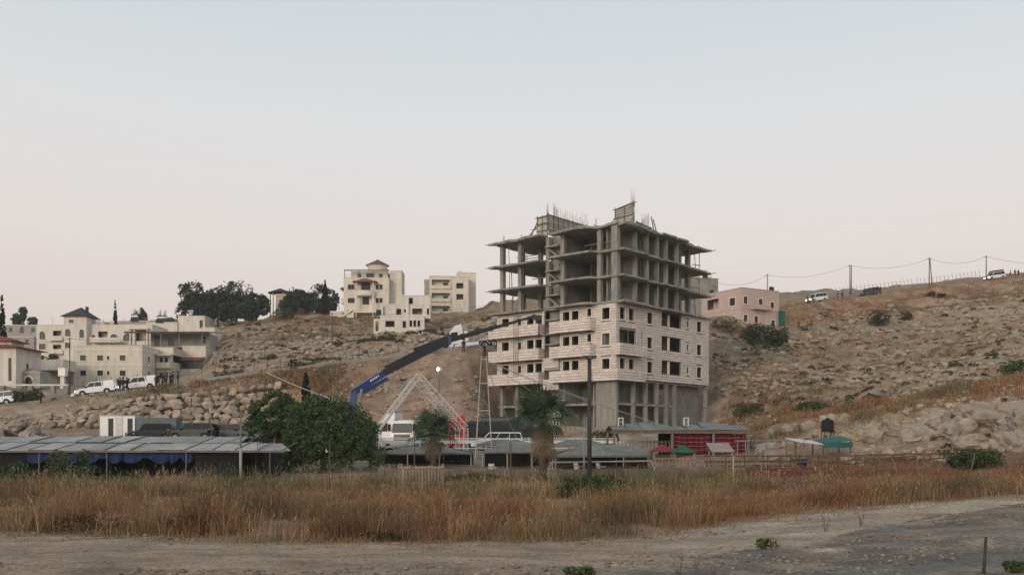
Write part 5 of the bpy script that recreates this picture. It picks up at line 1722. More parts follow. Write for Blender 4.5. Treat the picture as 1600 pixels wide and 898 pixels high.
# pale outcrop at the lower right: big rocks, each one its own thing
OUT = [(1596, 660, 68, 2.6, 'huge pale grey rock at the very edge of the outcrop'), (1555, 668, 70, 2.2, 'big pale rock in the outcrop next to the huge edge rock'), (1530, 650, 72, 1.7, 'upper pale rock of the outcrop under dry grass'), (1490, 690, 70, 1.6, 'pale rock in the middle of the outcrop'), (1462, 680, 73, 1.5, 'pale rock with dry grass on top, middle of the outcrop'),
       (1430, 696, 72, 1.3, 'pale low rock in the outcrop above the pipe fence'), (1400, 690, 75, 1.3, 'pale rock near the boulders behind the black tank'), (1370, 697, 74, 1.1, 'smaller pale rock near the boulders behind the black tank'), (1320, 665, 82, 1.0, 'pair member boulder, the one nearer the outcrop, behind the black tank'), (1300, 663, 83, 1.2, 'largest rounded boulder directly behind the black tank'),
       (1270, 676, 83, .9, 'pale boulder left of the black tank'), (1240, 680, 84, .9, 'pale boulder between black tank and red draped pavilion'), (1210, 678, 86, .8, 'pale boulder just beside the red draped pavilion'), (1520, 700, 66, 1.4, 'flat pale slab low in the outcrop'), (1575, 700, 64, 1.6, 'low pale slab at the edge below the huge rock'), (1620, 690, 66, 2.4, 'pale rock just cut off by the edge')]
for i, (px, py, d, s, lab) in enumerate(OUT):
    q = P(px, py, d)
    z = H(q.x, q.y)
    o = inst('boulder', RK[i % 6], None, (q.x, q.y, z + s * 0.15), (R.uniform(-.4, .4), R.uniform(-.4, .4), R.uniform(0, 6)), (s, s * .9, s * .85))
    tag(o, lab, 'rock', 'pale rocks of the outcrop')


def scatter_rocks(name, label, pts, s0, s1, m, seed, sq=.6, sink=.3):
    """many small angular stones as one mass"""
    rg = np.random.default_rng(seed)
    base = []
    for i in range(6):
        me = rock_mesh('tmp', m, seed * 10 + i, 1, sq, 1.5)
        v = np.empty(len(me.vertices) * 3)
        me.vertices.foreach_get('co', v)
        f = np.array([tuple(p.vertices) for p in me.polygons])
        base.append((v.reshape(-1, 3), f))
        bpy.data.meshes.remove(me)
    z = terrain(pts[:, 0], pts[:, 1])
    Vs, Fs, k = [], [], 0
    for (x, y), zz in zip(pts, z):
        v, f = base[rg.integers(6)]
        s = s0 + (s1 - s0) * rg.random() ** 2.2
        a = rg.uniform(0, 6.28)
        c, si = math.cos(a) * s, math.sin(a) * s
        q = np.column_stack([v[:, 0] * c - v[:, 1] * si, (v[:, 0] * si + v[:, 1] * c), v[:, 2] * s]) * rg.uniform(.7, 1.3, 3) + (x, y, zz + s * (sq - sink) * .5)
        Vs.append(q)
        Fs.append(f + k)
        k += len(v)
    o = np_mesh(name, np.vstack(Vs), np.vstack(Fs), m, kind='stuff')
    return tag(o, label, 'rocks', kind='stuff')


def field(n, boxes, seed, thr=.5, sc_=6.0):
    rg = np.random.default_rng(seed)
    out = []
    for p0, p1, d0, d1, w in boxes:
        k = int(n * w)
        d = rg.uniform(d0, d1, k)
        px = rg.uniform(p0, p1, k)
        out.append(np.column_stack([(px - 800) / FOC * d, d]))
    q = np.vstack(out)
    q = q[fbm(q[:, 0] / sc_, q[:, 1] / sc_, seed, 3) > thr]
    rd, _ = road_dist(q[:, 0], q[:, 1])
    q = q[rd > 3.6]
    bx = (q[:, 0] - 12.5) * .656 + (q[:, 1] - 115) * .755
    by = -(q[:, 0] - 12.5) * .755 + (q[:, 1] - 115) * .656
    return q[~((bx > -2) & (bx < 24) & (by > -2) & (by < 21))]


scatter_rocks('hillside_rocks', 'pale limestone rocks strewn over the hillside on the far slope', field(1700, [(1240, 1680, 110, 150, 1.2), (1260, 1680, 150, 206, 1.9), (1110, 1260, 128, 170, .5)], 5, .47), .12, .85, 'rock', 3)
scatter_rocks('slope_rubble', 'grey rubble and rocks strewn below the hilltop houses', field(1900, [(335, 780, 142, 170, 1.6), (335, 780, 165, 215, .8)], 6, .47), .12, .75, 'rock', 4)
scatter_rocks('bank_rubble', 'loose stones on the earth bank below the upper road', field(900, [(430, 770, 112, 130, 1), (0, 90, 100, 122, .5), (1110, 1300, 80, 116, .8), (1180, 1640, 62, 84, 1.2)], 7, .45), .08, .5, 'rock', 5)
# rubble heap at the left edge
h = thing('rubble_heap', 'heap of pale excavated rubble at the edge behind the long shed', 'heap', G(28, 100))
for i in range(34):
    a, rr = R.uniform(0, 6.28), R.random() ** .6
    x, y = rr * 4.6 * math.cos(a), rr * 2.4 * math.sin(a)
    inst('rock', R.choice(RK), h, (x, y, (1 - rr) * 2.2 + .1), (R.uniform(-.5, .5), R.uniform(-.5, .5), R.uniform(0, 6)), R.uniform(.45, 1.0))
# line of white stones along the terrace edge
h = thing('terrace_stones', 'row of white stones lining a terrace on the rocky slope', 'stone row', P(1390, 634, 108))
for i in range(24):
    px, py = 1345 + i * 4.6, 641 - i * .85
    q = P(px, py, 108)
    inst('stone', R.choice(RK), h, (q.x - h.location.x, R.uniform(-.4, .4), H(q.x, 108) - h.location.z + .2), (0, 0, R.uniform(0, 6)), R.uniform(.3, .55))
# foreground clods and gravel
rg = np.random.default_rng(12)
n = 15000
y = 12 + 20 * rg.random(n) ** .9
x = rg.uniform(-.62, .62, n) * y
q = np.column_stack([x, y])
q = q[(fbm(q[:, 0] / 1.8, q[:, 1] / .9, 4, 3) > .48) & (q[:, 1] < in_front(q[:, 0]) + .6)]
scatter_rocks('track_stones', 'small stones and clods lying over the dirt track', q, .012, .08, 'clod', 8, .6, .2)
# ------------------------------------------------------------------ vehicles
mat('car_white', (0.78, 0.78, 0.77), (0.72, 0.72, 0.71), 1.0, 0.3, spec=0.5, bsc=3.0)
mat('car_dark', (0.035, 0.037, 0.038), (0.025, 0.026, 0.027), 1.0, 0.35, spec=0.5)
mat('car_olive', (0.075, 0.078, 0.06), (0.055, 0.056, 0.045), 1.0, 0.5, spec=0.4)
mat('car_red', (0.50, 0.02, 0.03), (0.42, 0.018, 0.026), 1.0, 0.3, spec=0.5)
mat('car_teal', (0.06, 0.20, 0.19), (0.045, 0.155, 0.15), 1.0, 0.45, spec=0.5)
mat('boom_blue', (0.012, 0.04, 0.17), (0.009, 0.03, 0.12), 1.5, 0.4, spec=0.5)
mat('boom_black', (0.028, 0.028, 0.030), (0.018, 0.018, 0.02), 1.5, 0.5, spec=0.4)
mat('container_grey', (0.13, 0.17, 0.165), (0.095, 0.125, 0.12), 1.0, 0.6)
mat('lamp_lit', (1.0, 0.93, 0.80), (1.0, 0.93, 0.80), 1.0, 0.3, emit=6.0)
mat('lamp_off', (0.55, 0.55, 0.53), (0.45, 0.45, 0.43), 1.0, 0.2, spec=0.5)
mat('tail_red', (0.35, 0.02, 0.02), (0.3, 0.02, 0.02), 1.0, 0.25, spec=0.5)
mat('rim', (0.36, 0.36, 0.36), (0.28, 0.28, 0.28), 2.0, 0.4, metal=0.6)


def wheel(par, x, y, r, w, side):
    t = MB().lathe([(r * .62, -w / 2), (r * .93, -w / 2), (r, -w * .3), (r, w * .3), (r * .93, w / 2), (r * .62, w / 2)], 18, (x, y, r), 'y').build('wheel', 'rubber', par, True)
    s = side * w * .36
    MB().lathe([(0.0, s + side * .02), (r * .2, s + side * .03), (r * .25, s), (r * .55, s - side * .02), (r * .63, s + side * .02)], 14, (x, y, r), 'y').build('rim', 'rim', t, True)


def arches(poly, xs, r, zc, z_low):
    """bottom edge of a body from front to rear with wheel arches; poly = top outline from rear to front"""
    pts = []
    for xc in xs:
        n = 8
        for i in range(n + 1):
            a = math.pi - math.pi * i / n
            pts.append((xc + r * math.cos(a), max(z_low, zc + r * math.sin(a))))
    return pts + poly


def car(name, label, cat, group, loc, rz, paint, L=5.2, W=1.82, hood=1.1, low=0.42, roof=1.78, gh=(-1.35, -0.62, 0.95, 1.15), cover=None, wheels=(-1.62, 1.55), wr=0.38, lit=False, nose=-2.6):
    """road vehicle, front towards -x; gh = foot and top of windscreen, top and foot of rear window"""
    t = thing(name, label, cat, loc, rz, group)
    f, b = nose, nose + L
    out = [(b, low + .12), (b + .02, hood - .1), (b - .06, hood), (gh[0], hood), (gh[0] - .55, hood - .05), (f + .22, hood - .16), (f + .03, hood - .32), (f, low + .12), (f + .1, low)]
    poly = [(b - .1, low)] + out
    btm = arches([], wheels, wr * 1.2, wr, low)
    body = [(f + .1, low)] + btm + [(b - .1, low)] + out[:-1]
    nin = [0.0 if z < hood - .12 else .06 for _, z in body]
    MB().prof(body, -W / 2, W / 2, nin).build('body', paint, t)
    g = [(gh[0], hood - .01), (gh[1], roof - .04), (gh[1] + .2, roof), (gh[2] - .15, roof), (gh[2], roof - .05), (gh[3], hood - .01)]
    gi = [.07, .2, .22, .22, .2, .07]
    MB().prof(g, -W / 2, W / 2, gi).build('cabin', paint, t)
    # side glass, one pane per door, standing a hair proud of the sloping cabin side
    h0, h1 = hood + .06, roof - .1

    def xg(z, a, c):
        return a + (c - a) * (z - hood) / (roof - hood)
    xa0, xa1 = xg(h0, gh[0], gh[1]) + .12, xg(h1, gh[0], gh[1]) + .12
    xb0, xb1 = xg(h0, gh[3], gh[2]) - .1, xg(h1, gh[3], gh[2]) - .1
    nd = 2 if gh[3] - gh[0] < 3.2 else 3
    for s in (-1, 1):
        y0, y1 = s * (W / 2 - .07 - .13 * (h0 - hood) / (roof - hood) + .012), s * (W / 2 - .07 - .13 * (h1 - hood) / (roof - hood) + .012)
        for k in range(nd):
            a, c = k / nd, (k + 1) / nd
            q = [(xa0 + (xb0 - xa0) * a + .03, y0, h0), (xa0 + (xb0 - xa0) * c - .03, y0, h0), (xa1 + (xb1 - xa1) * c - .03, y1, h1), (xa1 + (xb1 - xa1) * a + .03, y1, h1)]
            MB().hexa(q, [(x, y - s * .02, z) for x, y, z in q]).build('side_window', 'glass', t)
            MB().box(xa0 + (xb0 - xa0) * c - .22, xa0 + (xb0 - xa0) * c - .06, min(s * W / 2, s * (W / 2 + .025)), max(s * W / 2, s * (W / 2 + .025)), hood - .18, hood - .14).build('door_handle', 'rubber', t)
        MB().box(gh[0] + .1, gh[0] + .3, min(s * (W / 2 - .02), s * (W / 2 + .16)), max(s * (W / 2 - .02), s * (W / 2 + .16)), hood + .02, hood + .2).build('mirror', 'rubber', t)
    for (xa, za, xb, zb, nm, sg) in ((gh[0], hood, gh[1], roof - .04, 'windscreen', -1), (gh[3], hood, gh[2], roof - .05, 'rear_window', 1)):
        p = lambda f_, y, o: (xa + (xb - xa) * f_ + sg * o, y, za + (zb - za) * f_ + o * .5)
        q = [p(.08, -W / 2 + .16, .012), p(.08, W / 2 - .16, .012), p(.93, W / 2 - .28, .012), p(.93, -W / 2 + .28, .012)]
        MB().hexa(q, [(x - sg * .02, y, z - .012) for x, y, z in q]).build(nm, 'glass', t)
    if cover:
        MB().prof([(gh[3] + .04, hood - .01), (gh[3] - .02, roof + .02), (b - .12, roof), (b - .04, hood - .01)], -W / 2, W / 2, [.06, .14, .14, .06]).build('bed_cover', paint, t)
    for s in (-1, 1):
        MB().box(f - .02, f + .1, min(s * .48, s * .82), max(s * .48, s * .82), hood - .42, hood - .26).build('headlight', 'lamp_lit' if lit else 'lamp_off', t)
        MB().box(b - .05, b + .045, min(s * .72, s * .88), max(s * .72, s * .88), hood - .5, hood - .12).build('tail_light', 'tail_red', t)
    MB().box(f - .07, f + .12, -W / 2 + .04, W / 2 - .04, low - .02, low + .2).build('front_bumper', 'rubber' if paint != 'car_white' else 'grey_steel', t)
    MB().box(b - .1, b + .1, -W / 2 + .06, W / 2 - .06, low, low + .16).build('rear_bumper', 'rubber', t)
    MB().box(f - .03, f + .04, -.45, .45, hood - .46, hood - .24).build('grille', 'rubber', t)
    for x in wheels:
        for s in (-1, 1):
            wheel(t, x, s * (W / 2 - .1), wr, .24, s)
    return t


def on_road(px, off=0.0):
    """point of the upper road under a picture column, off metres towards the hill"""
    for a, b in zip(ROAD, ROAD[1:]):
        ca, cb = 800 + FOC * a.x / a.y, 800 + FOC * b.x / b.y
        if ca <= px <= cb:
            q = a.lerp(b, (px - ca) / (cb - ca))
            d = (b - a)
            n = Vector((-d.y, d.x, 0)).normalized()
            p = q + n * off
            return Vector((p.x, p.y, H(p.x, p.y) + .05)), math.atan2(d.y, d.x), math.atan2(d.z, math.hypot(d.x, d.y))
    return Vector((0, 0, 0)), 0, 0


def road_car(px, off, *a, **k):
    p, az, sl = on_road(px, off)
    flip = k.pop('flip', False)
    t = car(*a[:4], p, 0, *a[4:], **k)
    t.rotation_euler = (0, -sl if not flip else sl, az + (math.pi if flip else 0))
    return t


road_car(151, .3, 'pickup_truck', 'white pickup with covered bed, the lower of two on the road by the cream house', 'pickup', 'vehicles on the upper road', 'car_white', cover=1, roof=1.82, lit=True)
road_car(217, .6, 'pickup_truck', 'white pickup with covered bed beside the row of dark uniformed men', 'pickup', 'vehicles on the upper road', 'car_white', cover=1, roof=1.86, lit=True, L=5.3)
road_car(126, 4.4, 'saloon_car', 'white car mostly hidden behind the lower white pickup', 'car', 'vehicles on the upper road', 'car_white', hood=.95, roof=1.45, L=4.4, nose=-2.2, gh=(-1.0, -.3, .9, 1.6), wheels=(-1.35, 1.3), wr=.32)
road_car(-6, .4, 'suv_car', 'white off-road car with dark windows cut by the edge of the view', 'car', 'vehicles on the upper road', 'car_white', roof=1.85, gh=(-1.3, -.7, 2.3, 2.55), L=4.9, nose=-2.4, lit=False)
road_car(17, 2.6, 'suv_car', 'dark off-road car just behind the white one at the edge of the view', 'car', 'vehicles on the upper road', 'car_dark', roof=1.85, gh=(-1.3, -.7, 2.3, 2.55), L=4.9, nose=-2.4)
road_car(1279, .5, 'suv_car', 'white jeep with covered back on the ridge road above the green container', 'jeep', 'vehicles on the ridge road', 'car_white', roof=1.95, gh=(-1.3, -.7, 2.2, 2.4), L=4.8, nose=-2.4, lit=True)
road_car(1368, 1.8, 'suv_car', 'dark jeep on the ridge road among the men by the fence', 'jeep', 'vehicles on the ridge road', 'car_olive', roof=1.95, gh=(-1.3, -.7, 2.2, 2.4), L=4.8, nose=-2.4)
road_car(1556, .2, 'suv_car', 'white jeep at the upper end of the ridge road', 'jeep', 'vehicles on the ridge road', 'car_white', roof=1.9, gh=(-1.3, -.7, 2.2, 2.4), L=4.8, nose=-2.4, lit=True)
road_car(1567, 2.8, 'suv_car', 'red jeep behind the white one at the upper end of the ridge road', 'jeep', 'vehicles on the ridge road', 'car_red', roof=2.5, hood=1.4, gh=(-1.3, -.7, 2.2, 2.4), L=4.8, nose=-2.4)
for px, d, rz, paint, lab in ((233, 106, .5, 'car_dark', 'dark jeep parked right beside the white cabin'), (300, 107, .1, 'car_olive', 'dark jeep parked between the men in front of the boulder wall'), (362, 108, 2.9, 'car_dark', 'dark jeep parked nearest the T-shaped pole'), (395, 112, .2, 'car_olive', 'dark jeep half hidden by the darker green tree')):
    car('parked_jeep', lab, 'jeep', 'dark jeeps in the parking place', G(px, d) + Vector((0, 0, .03)), rz, paint, roof=2.0, hood=1.2, gh=(-1.2, -.75, 2.2, 2.4), L=4.9, nose=-2.4, wr=.42)
car('parked_van', 'long white car parked below the grey container', 'car', None, G(776, 97) + Vector((0, 0, .1)), .05, 'car_white', roof=1.85, hood=1.15, gh=(-1.5, -.8, 2.4, 2.6), L=5.2)


def truck(label, loc, rz, paint, box=None, blen=4.5, fairing=True, group='trucks in the yard', name='truck', axles=(1.0, 4.2, 5.4), low_bed=False):
    """lorry, front towards -x"""
    t = thing(name, label, 'truck', loc, rz, group)
    W = 2.45
    cab = [(-1.2, .6), (-1.25, 1.3), (-1.2, 1.7), (-.98, 2.75), (-.75, 2.95), (.85, 2.95), (.9, .9), (.6, .9), (.5, .6)]
    MB().prof(cab, -W / 2, W / 2, [.04, .02, .02, .1, .16, .14, 0, 0, 0]).build('cab', paint, t)
    if fairing:
        MB().prof([(-.7, 2.97), (-.15, 3.55), (.8, 3.7), (.85, 2.97)], -W / 2 + .2, W / 2 - .2, [0, .12, .15, 0]).build('roof_fairing', paint, t)
    q = [(-1.2, -1.05, 1.75), (-1.2, 1.05, 1.75), (-1.01, .98, 2.68), (-1.01, -.98, 2.68)]
    MB().hexa([(x - .03, y, z) for x, y, z in q], [(x + .0, y, z) for x, y, z in q]).build('windscreen', 'glass', t)
    for s in (-1, 1):
        y0, y1 = s * (W / 2 + .004), s * (W / 2 - .075)
        q = [(-.95, y0, 1.75), (.1, y0, 1.75), (.1, y1, 2.62), (-.8, y1, 2.62)]
        MB().hexa(q, [(x, y - s * .04, z) for x, y, z in q]).build('side_window', 'glass', t)
        MB().box(-1.4, -1.28, min(s * 1.15, s * 1.42), max(s * 1.15, s * 1.42), 1.9, 2.6).build('mirror', 'rubber', t)
        MB().box(-1.29, -1.2, min(s * .75, s * 1.12), max(s * .75, s * 1.12), .72, .95).build('headlight', 'lamp_off', t)
        MB().box(-.75, .0, min(s * W / 2, s * (W / 2 + .06)), max(s * W / 2, s * (W / 2 + .06)), .95, 1.02).build('step', 'grey_steel', t)
    mb = MB()
    for i in range(5):
        mb.box(-1.3, -1.22, -.85, .85, .98 + i * .13, 1.06 + i * .13)
    mb.build('grille', 'rubber', t)
    MB().box(-1.34, -1.1, -W / 2, W / 2, .42, .7).build('bumper', 'grey_steel', t)
    MB().box(.6, axles[-1] + 1.0, -.45, .45, .75, 1.0).build('chassis', 'dark_steel', t)
    for x in (-.35, *axles[1:]):
        for s in (-1, 1):
            wheel(t, x, s * 1.05, .5, .32, s)
    if box:
        m, hb = box
        MB().box(1.1, 1.1 + blen, -W / 2, W / 2, 1.05, 1.05 + hb).build('box_body', m, t)
        mb = MB()
        for i in range(int(blen / .6)):
            for s in (-1, 1):
                mb.box(1.3 + i * .6, 1.36 + i * .6, min(s * W / 2, s * (W / 2 + .05)), max(s * W / 2, s * (W / 2 + .05)), 1.1, 1.0 + hb)
        mb.build('box_ribs', m, t)
    if low_bed:
        MB().box(1.0, axles[-1] + 1.1, -W / 2, W / 2, 1.02, 1.2).build('flatbed', 'grey_steel', t)
        for s in (-1, 1):
            for x in (-.35, *axles[1:]):
                MB().lathe([(.56, -.18), (.6, -.18), (.6, .18), (.56, .18)], 8, (x, s * 1.05, .52), 'y', 0, math.pi).build('mudguard', paint, t)
    return t


truck('white lorry with high roof fairing behind the big green tree', G(612, 101), -.35, 'car_white', ('car_dark', 1.9), 5.0)
truck('white lorry facing the camera beside the one with a high roof', G(634, 97), math.radians(78), 'car_white', ('car_white', 2.0), 5.0, False)
truck('teal lorry standing behind the smaller palm', G(657, 98), math.radians(82), 'car_teal', ('car_teal', 2.1), 4.5, False)
truck('red lorry cab beside the truss frame', G(709, 98), math.radians(28), 'car_red', ('car_dark', 1.6), 4.5)
truck('dark lorry between the red cab and the grey container', G(742, 103), math.radians(12), 'car_dark', ('car_dark', 1.9), 4.0, False)
# recovery lorry climbing the upper road
p, az, sl = on_road(716, -.3)
t = truck('white recovery lorry on the upper road above the crane boom', p, az, 'car_white', None, group=None, name='recovery_truck', axles=(1.0, 3.7, 5.0), low_bed=True)
t.rotation_euler = (0, -sl, az)
MB().bar((1.6, 0, 1.2), (4.6, 0, 2.3), .35, .3).build('tow_arm', 'grey_steel', t)
MB().box(1.05, 1.5, -1.1, 1.1, 1.21, 2.7).build('head_board', 'car_white', t)
for s in (-1, 1):
    MB().box(.95, 2.9, min(s * .8, s * 1.2), max(s * .8, s * 1.2), .55, 1.0).build('side_locker', 'car_white', t)
    MB().box(3.0, 6.2, min(s * 1.05, s * 1.22), max(s * 1.05, s * 1.22), 1.04, 1.3).build('side_rail', 'car_white', t)
MB().box(3.2, 3.9, -1.0, 1.0, 1.21, 1.9).build('winch_box', 'grey_steel', t)
# crane lorry with folding boom
ct = thing('crane_truck', 'lorry crane with blue base and long black boom reaching to the half-built block', 'crane', G(560, 84), 0)
o = Vector(ct.location)
K = lambda px, py, d: P(px, py, d) - o
a0, a1, a2, a3, a4, a5 = K(549, 662, 84), K(553, 612, 84), K(607, 578, 85.5), K(652, 553, 87), K(700, 532, 88.5), K(832, 495, 92.5)
base_cab = truck('x', (0, 0, 0), 0, 'car_white', None, axles=(1.0, 4.6, 5.9), low_bed=True)
for ch in list(base_cab.children):
    ch.parent = ct
    ch.location = (ch.location[0] - 3.0, ch.location[1], ch.location[2])
bpy.data.objects.remove(base_cab)
MB().bar((a0.x, 0, 1.0), a0, .75, .8).build('crane_column', 'boom_blue', ct)
mast = MB().bar(a0, a1 + Vector((0, 0, .1)), .5, .5).build('boom_foot', 'boom_blue', ct)
MB().tube(a0 + Vector((.45, 0, .4)), a1 + Vector((.7, 0, .25)), .13, None, 8).build('lift_cylinder', 'grey_steel', mast)
mb = MB().bar(a1 + (a1 - a2).normalized() * .2, a2, .44, .55)
lo = mb.build('lower_boom', 'boom_blue', ct)
u = (a2 - a1).normalized()
n_ = Vector((-u.z, 0, u.x))
MB().bar(a1.lerp(a2, .2) - n_ * .5, a1.lerp(a2, .85) - n_ * .62, .5, .32).build('boom_cylinder', 'boom_blue', lo)
mb = MB()
for i, wd in enumerate((.13, .1, .12, .12, .08)):       # pale maker's lettering, too small to read
    q = a1.lerp(a2, .5 + i * .055)
    mb.T = Matrix.Translation(q) @ Matrix.Rotation(-math.atan2(u.z, u.x), 4, 'Y')
    mb.box(-wd / 2, wd / 2, -.285, -.252, -.06, .08)
mb.T = None
mb.build('lettering', 'white_paint', lo)
up = MB().bar(a2 - (a3 - a2).normalized() * .5, a4, .5, .58).build('upper_boom', 'boom_black', ct)
v = (a4 - a2).normalized()
m_ = Vector((-v.z, 0, v.x))
MB().bar(a2.lerp(a4, -.02) + m_ * .42, a2.lerp(a4, .62) + m_ * .48, .26, .2).build('fold_cylinder', 'dark_steel', up)
MB().bar(a3 + m_ * .42, a4 + v * .5 + m_ * .2, .5, .5).build('knuckle', 'boom_black', up)
MB().box(-.3, .3, -.25, .25, -.35, .35).build('knuckle_pin', 'boom_blue', up).location = a4
wv = (a5 - a4).normalized()
for i in range(6):
    s0, s1 = i / 6, (i + 1) / 6
    w_ = .42 - i * .045
    MB().bar(a4.lerp(a5, s0), a4.lerp(a5, s1), w_, w_ * 1.1).build('boom_extension', 'boom_black', ct)
    MB().bar(a4.lerp(a5, s1 - .008), a4.lerp(a5, s1 + .006), w_ + .12, w_ + .14).build('boom_collar', 'dark_steel', ct)
MB().bar(a5, a5 + Vector((.8, 0, -.15)), .3, .5).build('boom_head', 'dark_steel', ct)
MB().tube(a5 + Vector((.6, 0, -.2)), a5 + Vector((.62, 0, -1.6)), .04, None, 5).build('hoist_rope', 'dark_steel', ct)
MB().lathe([(0, -.35), (.14, -.3), (.16, 0), (.05, .1)], 8, a5 + Vector((.62, 0, -1.7))).build('hook_block', 'dark_steel', ct)
# grey container and white site cabin
h = thing('shipping_container', 'grey green shipping container behind the long white car', 'container', G(752, 106), 0.02)
MB().box(0, 6.2, 0, 2.4, .5, 3.1).build('body', 'container_grey', h)
mb = MB()
for i in range(20):
    mb.box(.1 + i * .3, .24 + i * .3, -.05, -.002, .6, 3.0)
mb.build('ribs', 'container_grey', h)
MB().box(-.05, 6.25, -.06, 2.45, 3.102, 3.2).build('roof_rim', 'dark_steel', h)
h = thing('site_cabin', 'white prefabricated site cabin with two dark doors beside the dark jeeps', 'cabin', G(156, 108), .02)
MB().box(0, 3.9, 0, 2.4, .15, 2.75).build('body', 'white_paint', h)
MB().box(-.06, 3.96, -.06, 2.46, 2.752, 2.85).build('roof', 'white_steel', h)
for x in (.95, 3.1):
    d_ = MB().box(x, x + .55, -.04, -.002, .3, 2.5).build('door', 'dark_steel', h)
    MB().box(x + .44, x + .49, -.09, -.042, 1.2, 1.35).build('handle', 'grey_steel', d_)
MB().box(1.75, 2.6, -.035, -.002, .3, 2.6).build('panel', 'white_steel', h)
MB().box(3.98, 8.5, .1, 2.3, .1, 2.6).build('dark_extension', 'container_grey', h)

# ------------------------------------------------------------------ people
def body_mesh(name, pose):
    """one continuous skinned figure about 1.75 m tall"""
    J = {'pel': (0, 0, .95), 'bel': (0, 0, 1.1), 'che': (0, -.01, 1.32), 'nek': (0, 0, 1.5), 'hd0': (0, -.02, 1.57), 'hd1': (0, -.03, 1.68), 'hd2': (0, -.01, 1.77)}
    rad = {'pel': .16, 'bel': .14, 'che': .17, 'nek': .06, 'hd0': .085, 'hd1': .1, 'hd2': .07}
    E = [('pel', 'bel'), ('bel', 'che'), ('che', 'nek'), ('nek', 'hd0'), ('hd0', 'hd1'), ('hd1', 'hd2')]
    for s, sx in (('l', -1), ('r', 1)):
        st = pose.get('stride', 0) * sx
        ka, kb = (sx * .11, -.02 - st * .18, .5), (sx * .12, .03 - st * .36 + (0.08 if st < 0 else 0), .08 + (.05 if st < 0 else 0))
        J['hip' + s], J['kne' + s], J['ank' + s], J['toe' + s] = (sx * .1, 0, .88), ka, kb, (kb[0] + sx * .02, kb[1] - .17, kb[2] - .05)
        rad.update({'hip' + s: .105, 'kne' + s: .068, 'ank' + s: .048, 'toe' + s: .045})
        E += [('pel', 'hip' + s), ('hip' + s, 'kne' + s), ('kne' + s, 'ank' + s), ('ank' + s, 'toe' + s)]
        ar = pose.get(s, ((sx * .27, .03, 1.14), (sx * .27, -.1, .9)))
        J['sho' + s] = (sx * .19, 0, 1.42)
        J['elb' + s], J['wri' + s] = ar
        e, w = Vector(ar[0]), Vector(ar[1])
        J['han' + s] = tuple(w + (w - e).normalized() * .12)
        rad.update({'sho' + s: .075, 'elb' + s: .052, 'wri' + s: .038, 'han' + s: .04})
        E += [('che', 'sho' + s), ('sho' + s, 'elb' + s), ('elb' + s, 'wri' + s), ('wri' + s, 'han' + s)]
    ks = list(J)
    me = bpy.data.meshes.new(name)
    me.from_pydata([J[k] for k in ks], [(ks.index(a), ks.index(b)) for a, b in E], [])
    o = bpy.data.objects.new('tmp_person', me)
    COL.objects.link(o)
    o.modifiers.new('skin', 'SKIN')
    for i, k in enumerate(ks):
        sv = me.skin_vertices[0].data[i]
        sv.radius = (rad[k], rad[k] * (.8 if k in ('pel', 'bel', 'che') else 1))
        sv.use_root = k == 'pel'
    o.modifiers.new('sub', 'SUBSURF').levels = 1
    dg = bpy.context.evaluated_depsgraph_get()
    out = bpy.data.meshes.new_from_object(o.evaluated_get(dg))
    out.name = name
    bpy.data.objects.remove(o)
    return out


POSES = [{}, {'l': ((-.27, .02, 1.15), (-.06, -.24, 1.16)), 'r': ((.27, .02, 1.15), (.06, -.24, 1.12))}, {'stride': 1, 'l': ((-.27, .1, 1.16), (-.27, .05, .9)), 'r': ((.27, -.08, 1.16), (.26, -.26, .98))}, {'r': ((.28, -.12, 1.2), (.2, -.3, 1.42))}]
KITS = [('black_cloth', 'navy_cloth'), ('navy_cloth', 'black_cloth'), ('olive_cloth', 'olive_cloth')]
FIG = {}
for i, ps in enumerate(POSES):
    base = body_mesh('person_body', ps)
    for j, (top_, leg_) in enumerate(KITS):
        me = base.copy()
        me.materials.clear()
        for mn in (top_, leg_, 'skin'):
            me.materials.append(MATS[mn])
        for p_ in me.polygons:
            z, x = p_.center.z, abs(p_.center.x)
            y = p_.center.y
            hand = any((Vector(ps.get(s, ((q * .27, .03, 1.14), (q * .27, -.1, .9)))[1]) - p_.center).length < .15 and (Vector(ps.get(s, ((q * .27, .03, 1.14), (q * .27, -.1, .9)))[0]) - p_.center).length > .22 for s, q in (('l', -1), ('r', 1)))
            p_.material_index = 2 if (z > 1.5 and z < 1.69) or hand else (1 if z < .93 and x < .22 else 0)
            p_.use_smooth = True
        FIG[i, j] = me
CAP = MB().lathe([(.112, 1.66), (.118, 1.7), (.105, 1.77), (.06, 1.81), (0, 1.82)], 10, (0, -.02, 0)).box(-.07, .07, -.2, -.1, 1.665, 1.685).mesh('cap', 'black_cloth', True)
HELM = MB().lathe([(.13, 1.64), (.14, 1.7), (.125, 1.79), (.07, 1.84), (0, 1.85)], 10, (0, -.01, 0)).mesh('helmet', 'navy_cloth', True)


def person(loc, rz, pose, kit, label, group, hat=CAP):
    o = inst('person', FIG[pose, kit], None, loc, (0, 0, rz), R.uniform(.96, 1.04))
    tag(o, label, 'person', group)
    inst('cap' if hat is CAP else 'helmet', hat, o)
    return o


